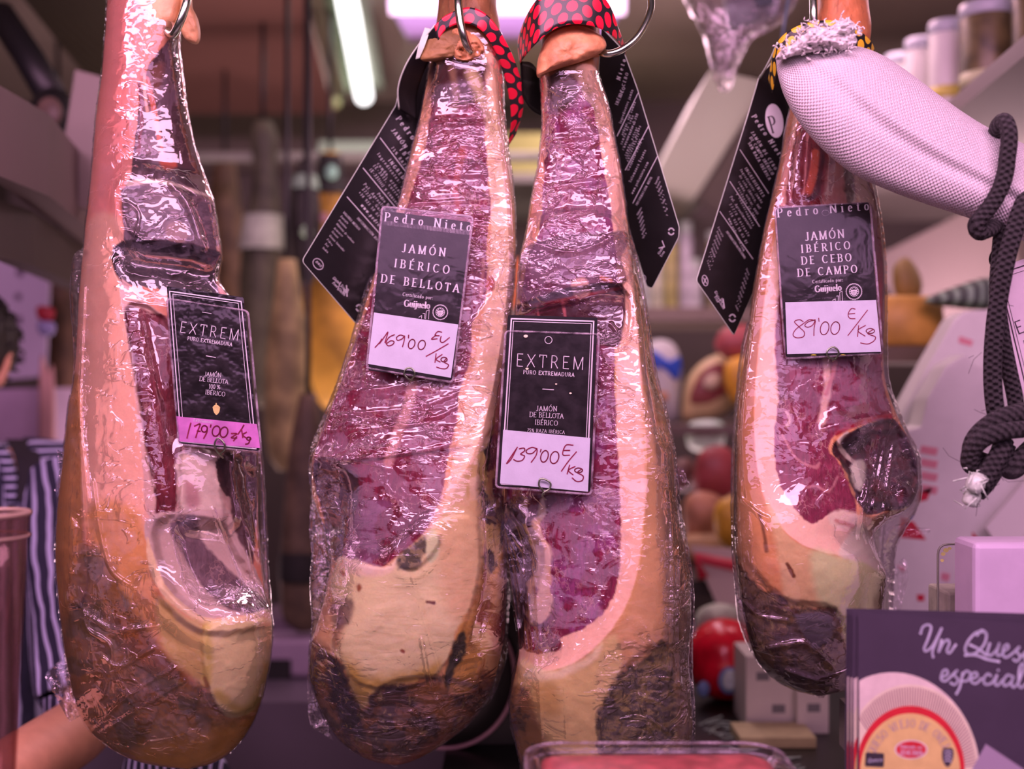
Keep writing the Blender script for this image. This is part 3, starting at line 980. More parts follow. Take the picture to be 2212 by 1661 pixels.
# ---------------------------------------------------------------- first ham
build_ham(
    'a', 'ham with orange rind, dark stepped upper cut and tag with pink slip', 1.42,
    L=[(-130, 236), (0, 232), (60, 228), (150, 221), (250, 208), (350, 200), (430, 192), (500, 184), (560, 178), (650, 170),
       (750, 165), (820, 160), (880, 148), (960, 140), (1040, 130), (1120, 122), (1200, 120), (1280, 125), (1350, 133),
       (1420, 142), (1490, 156), (1540, 172), (1580, 196), (1610, 232), (1632, 268), (1648, 310), (1657, 360), (1661, 405)],
    R=[(-130, 372), (0, 380), (60, 388), (90, 386), (150, 393), (220, 401), (300, 416), (380, 441), (440, 462), (500, 471),
       (548, 478), (600, 471), (650, 500), (750, 530), (880, 548), (980, 556), (1100, 556), (1200, 562), (1290, 574),
       (1320, 585), (1360, 588), (1410, 585), (1480, 572), (1540, 555), (1590, 528), (1620, 502), (1640, 476), (1652, 448), (1661, 410)],
    Fr=[(-130, .053), (60, .053), (200, .053), (400, .058), (550, .073), (700, .085), (900, .095), (1200, .105), (1400, .10), (1550, .075), (1661, .01)],
    base=(232, 128, 112), seed=1,
    cut=[[(296, 130), (380, 90), (400, 220), (436, 330), (474, 520), (466, 610), (520, 700), (548, 900), (552, 1150), (578, 1310), (500, 1330),
          (440, 1345), (352, 1268), (318, 1160), (306, 1000), (280, 760), (256, 600), (266, 440), (288, 330)]],
    layers=[
        ([(232, -140), (300, -140), (296, 250), (286, 350), (262, 450), (255, 560), (190, 560), (205, 300)], (226, 118, 118), dict(var=.14, soft=26)),
        ([(190, 480), (262, 480), (268, 640), (290, 800), (312, 1000), (330, 1140), (200, 1160), (165, 1000), (168, 700)], (240, 152, 140), dict(var=.08, soft=10, vs=60)),
        ([(150, 820), (172, 830), (176, 1000), (182, 1200), (215, 1420), (230, 1580), (190, 1600), (100, 1400), (100, 1000)], (196, 112, 66), dict(rind=.55, var=.2, soft=5, wet=.2)),
        ([(190, 1090), (300, 1110), (345, 1290), (350, 1400), (260, 1340), (205, 1230)], (222, 132, 88), dict(var=.16, soft=16)),
        ([(182, 1180), (240, 1230), (300, 1330), (360, 1420), (450, 1500), (540, 1560), (600, 1500), (600, 1680), (100, 1680), (150, 1300)], (158, 92, 56), dict(rind=.5, var=.28, soft=14, amp=12, rgb2=(120, 78, 50), q=-.05, qs=40, wet=.2)),
        ([(350, 1560), (480, 1570), (560, 1530), (520, 1640), (400, 1670), (290, 1650)], (196, 118, 60), dict(var=.2, soft=20, amp=10, rind=.15)),
        ([(250, 1320), (350, 1400), (400, 1460), (330, 1450), (270, 1400)], (150, 76, 34), dict(var=.2, soft=18, amp=8)),
        # dry dark upper meat
        ([(330, 128), (376, 76), (386, 110), (394, 150), (402, 220), (428, 330), (452, 425), (468, 500), (474, 548), (466, 605), (470, 640), (380, 630), (262, 602), (258, 560), (268, 500), (262, 440), (280, 390), (292, 300), (306, 190)], (70, 38, 44), dict(DK, rgb2=(98, 62, 76), q=-.1, qs=20, qy=.4)),
        ([(386, 90), (394, 150), (402, 220), (430, 330), (456, 430), (474, 546)], (222, 138, 128), dict(line=4.5, soft=2, amp=1.5)),
        ([(300, 200), (318, 150), (352, 140), (345, 200), (318, 260)], (120, 60, 50), dict(soft=8, op=.7)),
        ([(317, 170), (328, 215), (338, 265), (345, 305), (349, 330)], (206, 92, 78), dict(line=5.5, soft=2, amp=1.5)),
        ([(312, 160), (313, 200), (318, 240)], (226, 140, 128), dict(line=3, soft=2, amp=1)),
        ([(295, 290), (335, 300), (345, 330), (300, 330)], (126, 84, 96), dict(soft=3, amp=5, ns=7)),
        ([(345, 345), (372, 342), (380, 360), (352, 366)], (168, 60, 40), dict(soft=4)),
        ([(300, 180), (306, 260), (298, 330)], (120, 44, 48), dict(line=4, soft=2)),
        ([(276, 396), (455, 432), (468, 500), (474, 530), (400, 528), (300, 512), (272, 480)], (104, 66, 76), dict(lean=.2, wet=1, rgb2=(72, 44, 52), q=0, qs=18, qy=2.4)),
        ([(276, 392), (350, 388), (450, 420), (458, 428), (350, 396), (278, 402)], (200, 150, 148), dict(soft=2, amp=2)),
        ([(360, 490), (385, 478), (405, 490), (400, 520), (366, 520)], (150, 96, 92), dict(soft=2, op=.7)),
        ([(262, 520), (474, 545), (466, 610), (470, 640), (380, 628), (262, 605)], (52, 34, 38), dict(lean=.4, wet=.6, var=.5, vs=8, vy=4)),
        # lower cut
        ([(258, 610), (300, 640), (352, 680), (395, 700), (520, 700), (548, 900), (548, 1060), (470, 1150), (330, 1130), (308, 1000), (285, 800)], (220, 150, 150), dict(FAT)),
        ([(272, 668), (345, 680), (362, 690), (378, 760), (386, 900), (392, 980), (382, 1050), (378, 1120), (340, 1122), (335, 1060), (318, 980), (304, 880), (290, 780)], (108, 26, 38), dict(LEAN)),
        ([(350, 690), (396, 700), (420, 900), (400, 980), (384, 900), (372, 760)], (150, 76, 88), dict(soft=3, op=.8)),
        ([(388, 980), (500, 985), (510, 1030), (478, 1060), (488, 1120), (440, 1140), (392, 1110), (384, 1050)], (214, 160, 158), dict(var=.2, soft=4, amp=6)),
        ([(398, 1040), (425, 1050), (432, 1090), (405, 1095)], (176, 96, 110), dict(soft=8, op=.7)),
        ([(472, 985), (560, 985), (556, 1080), (548, 1180), (518, 1130), (500, 1080), (474, 1050)], (74, 40, 42), dict(DK, amp=6)),
        ([(318, 1118), (460, 1100), (500, 1110), (540, 1200), (580, 1300), (576, 1325), (470, 1335), (432, 1346), (352, 1272), (326, 1200)], (206, 148, 150), dict(FAT, amp=3)),
        ([(366, 1130), (420, 1115), (432, 1150), (446, 1180), (480, 1215), (520, 1255), (574, 1296), (580, 1322), (510, 1322), (478, 1306), (440, 1270), (410, 1225), (385, 1180)], (112, 72, 84), dict(DK, lean=.7, amp=4, soft=4)),
        ([(498, 1060), (526, 1100), (548, 1160), (548, 1220), (530, 1190), (506, 1140)], (96, 52, 58), dict(DK, soft=3, amp=4)),
        ([(520, 1300), (580, 1310), (578, 1326), (528, 1324)], (74, 36, 36), dict(DK, soft=3)),
        # fat rim and pads
        ([(318, 1160), (332, 1200), (356, 1262), (400, 1305), (446, 1334), (520, 1330), (582, 1316), (586, 1336), (510, 1352), (446, 1352), (404, 1328), (356, 1290), (322, 1230)], (236, 172, 146), dict(FAT)),
        ([(340, 1290), (402, 1330), (446, 1356), (446, 1480), (400, 1450), (352, 1400)], (210, 148, 100), dict(FAT, soft=10, var=.14)),
        ([(446, 1348), (520, 1346), (586, 1334), (590, 1380), (582, 1450), (562, 1515), (530, 1545), (492, 1552), (462, 1520), (444, 1460)], (240, 188, 144), dict(FAT, soft=3, var=.12)),
        ([(446, 1352), (450, 1420), (446, 1470)], (214, 160, 84), dict(line=10, soft=9, op=.8)),
        ([(470, 1500), (520, 1535), (560, 1505), (580, 1440)], (206, 150, 72), dict(line=11, soft=10, op=.8)),
        ([(442, 1465), (462, 1520), (492, 1552), (540, 1548)], (166, 100, 62), dict(line=4, soft=3)),
    ],
    reliefs=[
        ([(276, 396), (455, 432), (476, 545), (400, 532), (300, 516), (268, 470)], -0.014, 3),
        ([(266, 524), (474, 548), (466, 640), (380, 632), (262, 610)], 0.012, 4),
        ([(272, 668), (345, 680), (378, 760), (392, 980), (378, 1120), (335, 1060), (304, 880)], 0.008, 5),
        ([(388, 990), (500, 990), (478, 1060), (488, 1120), (440, 1140), (392, 1110)], -0.008, 8),
        ([(476, 1000), (560, 1000), (548, 1180), (510, 1120)], 0.022, 10),
        ([(340, 1130), (470, 1130), (500, 1180), (560, 1290), (480, 1318), (430, 1322), (366, 1262)], 0.016, 10),
        ([(350, 1262), (446, 1334), (582, 1316), (586, 1346), (446, 1368), (350, 1300)], -0.008, 8),
        ([(446, 1358), (586, 1340), (590, 1400), (560, 1515), (500, 1545), (455, 1500)], -0.006, 7),
        ([(150, 820), (170, 830), (178, 1000), (190, 1250), (150, 1300), (100, 1000)], -0.006, 4),
        ([(190, 1230), (350, 1420), (450, 1520), (430, 1600), (260, 1600), (180, 1450)], 0.006, 20),
    ],
    film=dict(mat=film_material('cling_film_loose', 0.35, 0.10, 0.5, 0.22), y0=-60, span=16,
              L=lr([(-60, 300), (520, 300), (540, 172), (565, 158), (640, 154), (720, 160), (800, 165), (900, 175), (1661, 400)]),
              R=lr([(-60, 300), (900, 300), (960, 560), (1000, 567), (1100, 574), (1250, 580), (1310, 584), (1400, 400), (1661, 400)]),
              zones=[([(190, 280), (280, 280), (270, 560), (180, 620), (190, 450)], .7, .1), ([(160, 540), (200, 540), (180, 960), (150, 900)], 1, .2),
                     ([(230, 700), (310, 700), (330, 1080), (220, 1080)], .75, 0), ([(160, 1120), (300, 1140), (360, 1420), (450, 1480), (440, 1600), (200, 1600)], 1, .35),
                     ([(320, 1100), (440, 1100), (400, 1140), (330, 1150)], 1, .4), ([(380, 1270), (560, 1270), (560, 1330), (440, 1340)], .6, .2),
                     ([(250, 200), (300, 200), (290, 380), (250, 380)], .5, .1), ([(270, 380), (470, 410), (480, 640), (260, 620)], .25, .25)],
              creases=[([(182, 620), (176, 760), (172, 900), (182, 1000), (190, 1080)], .006, 4), ([(200, 1040), (215, 1140), (240, 1230), (290, 1270)], .005, 4),
                       ([(190, 1330), (250, 1360), (340, 1352)], .006, 4), ([(220, 1420), (260, 1440), (330, 1400)], .005, 4),
                       ([(180, 1320), (190, 1360), (240, 1400), (225, 1500)], .005, 4), ([(200, 1580), (280, 1500), (380, 1440)], .003, 3),
                       ([(205, 1590), (300, 1530), (400, 1470)], .003, 3), ([(500, 960), (520, 1100), (548, 1260)], .002, 3),
                       ([(460, 1100), (490, 1180), (520, 1260)], .003, 4), ([(270, 650), (330, 660), (400, 665)], .002, 3),
                       ([(240, 420), (300, 460), (280, 540)], .002, 3), ([(370, 396), (405, 440), (440, 535)], .005, 9)],
              tails=[([(186, 1330), (160, 1370), (130, 1420), (98, 1462)], [(186, 1430), (170, 1480), (160, 1530), (150, 1560)], 1.41),
                     ([(98, 1462), (120, 1500), (150, 1560)], [(140, 1440), (160, 1470), (185, 1540)], 1.40),
                     ([(122, 970), (128, 1010), (116, 1062)], [(146, 980), (140, 1020), (140, 1058)], 1.42)]))

# ---------------------------------------------------------------- second ham
build_ham(
    'b', 'ham with cream fat lower half under red dotted collar, its black card hanging behind', 1.43,
    L=[(-130, 944), (0, 947), (60, 941), (130, 931), (200, 918), (270, 904), (310, 893), (380, 876), (450, 858), (520, 836), (600, 806),
       (680, 782), (740, 765), (820, 738), (900, 706), (960, 684), (1010, 672), (1060, 674), (1110, 688), (1160, 712), (1210, 716),
       (1270, 706), (1340, 688), (1390, 673), (1450, 668), (1500, 680), (1550, 702), (1590, 727), (1618, 756), (1636, 785), (1648, 820), (1653, 850)],
    R=[(-130, 1076), (0, 1072), (60, 1080), (150, 1085), (210, 1086), (280, 1092), (330, 1099), (400, 1108), (500, 1114), (600, 1111), (700, 1100),
       (800, 1090), (900, 1086), (1000, 1090), (1100, 1092), (1180, 1094), (1250, 1096), (1360, 1091), (1430, 1079), (1490, 1060), (1545, 1028), (1590, 980),
       (1622, 934), (1640, 900), (1650, 872), (1653, 854)],
    Fr=[(-130, .05), (60, .05), (250, .055), (450, .07), (600, .085), (800, .10), (1000, .11), (1300, .105), (1450, .09), (1570, .06), (1653, .008)],
    base=(226, 140, 112), seed=2, power=2.5,
    cut=[[(930, 140), (1046, 140), (1080, 330), (1096, 480), (1096, 620), (1066, 830), (1030, 960), (990, 1040), (956, 1110), (930, 1150), (860, 1195),
          (830, 1228), (735, 1206), (690, 1120), (674, 1030), (720, 880), (790, 690), (860, 460), (905, 300)]],
    layers=[
        ([(930, -140), (1090, -140), (1090, 120), (930, 120)], (150, 84, 62), dict(rind=.5, var=.3)),
        ([(1040, 130), (1088, 160), (1100, 330), (1116, 500), (1104, 700), (1085, 880), (1040, 990), (990, 1060), (955, 1110), (1000, 900), (1050, 640), (1060, 450)], (244, 172, 152), dict(FAT, amp=2)),
        ([(900, 300), (930, 180), (946, 150), (940, 260), (905, 420), (868, 470), (858, 450)], (222, 138, 122), dict(FAT)),
        ([(1060, 930), (1100, 860), (1100, 1300), (1060, 1480), (960, 1480), (1000, 1300), (1040, 1150)], (206, 130, 70), dict(var=.22, soft=12, amp=8)),
        ([(955, 1110), (1000, 1030), (1064, 930), (1076, 1000), (1060, 1090), (1030, 1180), (1000, 1240), (950, 1240)], (232, 170, 150), dict(FAT, soft=10, rgb2=(212, 150, 110), q=-.1)),
        # lean
        ([(945, 150), (1042, 150), (1048, 300), (1056, 400), (1060, 460), (1052, 540), (1050, 640), (1020, 700), (1018, 770), (992, 850), (985, 920), (968, 985),
          (960, 1040), (946, 1090), (930, 1130), (896, 1172), (845, 1212), (820, 1226), (780, 1216), (737, 1206), (700, 1120), (676, 1010), (700, 920), (760, 760), (820, 590), (880, 440), (916, 330), (930, 240)], (122, 24, 52), dict(LEAN)),
        ([(935, 130), (1050, 130), (1048, 180), (1040, 222), (945, 222), (930, 190)], (66, 26, 26), dict(DK, soft=12)),
        ([(975, 150), (985, 200), (980, 240)], (150, 96, 76), dict(line=7, soft=6, op=.6)),
        ([(1020, 160), (1040, 210), (1062, 260), (1072, 300)], (206, 150, 120), dict(line=12, soft=10, op=.8)),
        ([(1000, 320), (985, 400), (990, 460)], (170, 60, 60), dict(line=7, soft=4, op=.8)),
        ([(898, 800), (880, 880), (850, 960), (838, 1000)], (214, 130, 130), dict(line=11, soft=5, op=.75)),
        ([(1044, 560), (1040, 640)], (190, 110, 110), dict(line=4, soft=3, op=.7)),
        ([(1052, 600), (1066, 600), (1066, 628), (1052, 626)], (180, 70, 60), dict(soft=4)),
        ([(676, 1000), (720, 1008), (765, 1020), (776, 1060), (768, 1110), (750, 1160), (735, 1206), (716, 1200), (700, 1120), (684, 1060)], (66, 36, 46), dict(DK, amp=6, rgb2=(120, 66, 60), q=-.28, qs=12)),
        ([(752, 1170), (775, 1090), (800, 1080), (850, 1090), (842, 1180), (800, 1214), (756, 1206)], (132, 62, 96), dict(lean=.3, soft=5, var=.2)),
        ([(838, 1100), (862, 1088), (910, 1084), (930, 1110), (900, 1160), (850, 1196), (816, 1170), (812, 1120)], (112, 26, 50), dict(LEAN, soft=3, amp=6)),
        # cream fat pad
        ([(737, 1206), (780, 1214), (830, 1226), (860, 1200), (900, 1170), (940, 1130), (985, 1090), (1034, 1130), (1040, 1200), (1024, 1290), (992, 1350), (968, 1420), (945, 1456), (900, 1470), (820, 1488),
          (786, 1530), (764, 1510), (744, 1440), (716, 1400), (722, 1340), (714, 1280), (716, 1240)], (236, 186, 148), dict(FAT, amp=6, soft=4, var=.1)),
        ([(950, 1100), (1030, 1080), (1060, 1180), (1030, 1300), (985, 1340), (950, 1260)], (222, 156, 122), dict(soft=24, op=.75, var=.1)),
        ([(745, 1420), (800, 1460), (890, 1450), (950, 1430), (930, 1480), (820, 1492), (786, 1532), (760, 1500)], (204, 142, 76), dict(soft=18, amp=8, var=.15)),
        ([(714, 1290), (745, 1330), (730, 1400), (712, 1380)], (190, 112, 84), dict(soft=10, op=.8)),
        ([(720, 1296), (765, 1300), (750, 1350), (720, 1350)], (104, 62, 66), dict(soft=8, amp=8, op=.8)),
        ([(735, 1206), (780, 1214), (830, 1226), (858, 1206), (845, 1236), (790, 1246), (738, 1230)], (246, 190, 168), dict(soft=6)),
        ([(860, 1200), (900, 1168), (944, 1150), (944, 1178), (915, 1200), (900, 1228), (860, 1232)], (150, 112, 90), dict(soft=5, amp=6, rgb2=(92, 70, 62), q=0, qs=10)),
        ([(920, 1156), (944, 1148), (946, 1200), (925, 1215)], (216, 190, 150), dict(soft=3)),
        ([(770, 1268), (776, 1262), (780, 1272), (773, 1278)], (160, 84, 60), dict(soft=3)),
        ([(736, 1234), (742, 1240)], (170, 100, 80), dict(line=4, soft=2)),
        ([(922, 1300), (938, 1302)], (110, 50, 44), dict(line=3, soft=2)),
        ([(868, 1406), (872, 1408)], (150, 70, 50), dict(line=3, soft=1.5)),
        # crust
        ([(1036, 990), (1060, 950), (1082, 930), (1090, 1050), (1086, 1180), (1062, 1240), (1044, 1250), (1046, 1150), (1038, 1080)], (66, 52, 46), dict(MOLD, rgb2=(206, 150, 100), q=-.02, qs=16, qy=.5)),
        ([(1030, 1270), (1050, 1220), (1060, 1330), (1010, 1400)], (150, 88, 50), dict(MOLD, rind=.7, soft=10)),
        ([(985, 1380), (1004, 1366), (1006, 1410), (980, 1450), (966, 1500), (962, 1450)], (62, 48, 38), dict(MOLD, amp=5)),
        ([(1090, 1180), (1110, 1180), (1110, 1400), (1060, 1560), (990, 1560), (1040, 1440), (1072, 1330)], (112, 56, 42), dict(soft=12, var=.2, rind=.3)),
        ([(660, 1385), (690, 1398), (716, 1412), (740, 1440), (762, 1500), (784, 1534), (806, 1500), (830, 1482), (880, 1478), (940, 1462), (970, 1500), (1060, 1520), (1000, 1680), (760, 1680), (640, 1500)], (82, 48, 44), dict(MOLD, rgb2=(142, 80, 58), q=.02, qs=24)),
        ([(716, 1420), (742, 1450), (770, 1530), (790, 1600), (740, 1570), (712, 1490)], (58, 40, 58), dict(MOLD, soft=8)),
        ([(800, 1640), (860, 1640), (960, 1590), (1040, 1530), (1060, 1500), (1000, 1620), (860, 1680), (740, 1640)], (150, 72, 52), dict(soft=12, amp=8, rind=.4)),
        ([(880, 1480), (930, 1470), (975, 1500), (980, 1560), (930, 1540)], (168, 96, 52), dict(soft=12, amp=8, op=.8)),
    ],
    reliefs=[
        ([(676, 1000), (765, 1022), (770, 1110), (735, 1206), (700, 1130)], 0.014, 12),
        ([(737, 1206), (830, 1226), (860, 1200), (940, 1130), (1030, 1130), (1024, 1290), (945, 1456), (820, 1488), (744, 1440), (716, 1280)], -0.004, 5),
        ([(660, 1385), (716, 1412), (784, 1534), (830, 1482), (940, 1462), (1060, 1520), (860, 1680), (640, 1500)], 0.005, 8),
        ([(1036, 990), (1085, 930), (1086, 1180), (1044, 1250)], 0.005, 6),
        ([(860, 1200), (944, 1150), (940, 1190), (890, 1230)], -0.005, 6),
        ([(900, 250), (1055, 250), (1056, 262), (900, 262)], -0.002, 5), ([(880, 330), (1060, 330), (1060, 350), (880, 350)], -0.0025, 7),
        ([(680, 985), (985, 955), (985, 970), (680, 1003)], -0.004, 5),
    ],
    film=dict(mat=film_material('cling_film_creased', -0.16, 0.10, 0.62, 3.2), y0=70, span=12,
              L=lr([(70, 1000), (560, 1000), (600, 800), (680, 775), (760, 752), (840, 724), (910, 696), (960, 676), (1010, 668), (1050, 672), (1100, 678), (1180, 676), (1260, 672), (1340, 676), (1420, 668), (1653, 860)]),
              R=lr([(70, 1000), (1000, 1000), (1060, 1096), (1200, 1100), (1400, 1094), (1500, 1066), (1560, 1000), (1653, 860)]),
              zones=[([(920, 200), (1052, 200), (1062, 480), (850, 470), (890, 330)], 1, .55), ([(770, 700), (1090, 520), (1080, 800), (980, 950), (680, 990), (720, 860)], 1, .5),
                     ([(690, 960), (990, 930), (950, 1120), (850, 1220), (740, 1206)], .15, .85), ([(660, 1400), (780, 1500), (950, 1470), (1060, 1470), (1000, 1640), (760, 1640)], .8, .3),
                     ([(664, 1020), (730, 1020), (730, 1400), (664, 1400)], .9, .3), ([(1020, 520), (1110, 520), (1100, 780), (1010, 780)], 1, .1)],
              creases=[([(670, 985), (740, 992), (830, 985), (930, 970), (985, 955)], .003, 5), ([(705, 900), (800, 890), (900, 880), (985, 850)], .002, 4),
                       ([(690, 930), (800, 925), (930, 905), (1000, 870)], .002, 4), ([(730, 850), (850, 835), (1000, 800), (1070, 780)], .002, 4),
                       ([(676, 1020), (690, 1100), (715, 1205)], .006, 5), ([(760, 690), (720, 800), (690, 920)], .003, 4), ([(770, 700), (735, 810), (705, 930)], .003, 4),
                       ([(1030, 560), (1070, 620), (1095, 700)], .002, 4), ([(1000, 720), (1060, 640), (1090, 560)], .002, 4),
                       ([(910, 1380), (930, 1480), (970, 1560), (1000, 1560)], .004, 4), ([(880, 1200), (905, 1300), (960, 1480)], .002, 3),
                       ([(985, 1430), (1040, 1420), (1030, 1470)], .004, 4), ([(930, 260), (1050, 255)], .002, 4), ([(880, 440), (1060, 430)], .002, 4), ([(900, 380), (1056, 376)], .002, 5)],
              tails=[([(672, 1060), (668, 1150), (678, 1240), (674, 1330), (672, 1400)], [(690, 1050), (700, 1150), (706, 1240), (690, 1330), (684, 1400)], 1.425),
                     ([(668, 1400), (664, 1480), (668, 1560), (690, 1580)], [(684, 1420), (690, 1500), (706, 1560), (720, 1600)], 1.43)]))

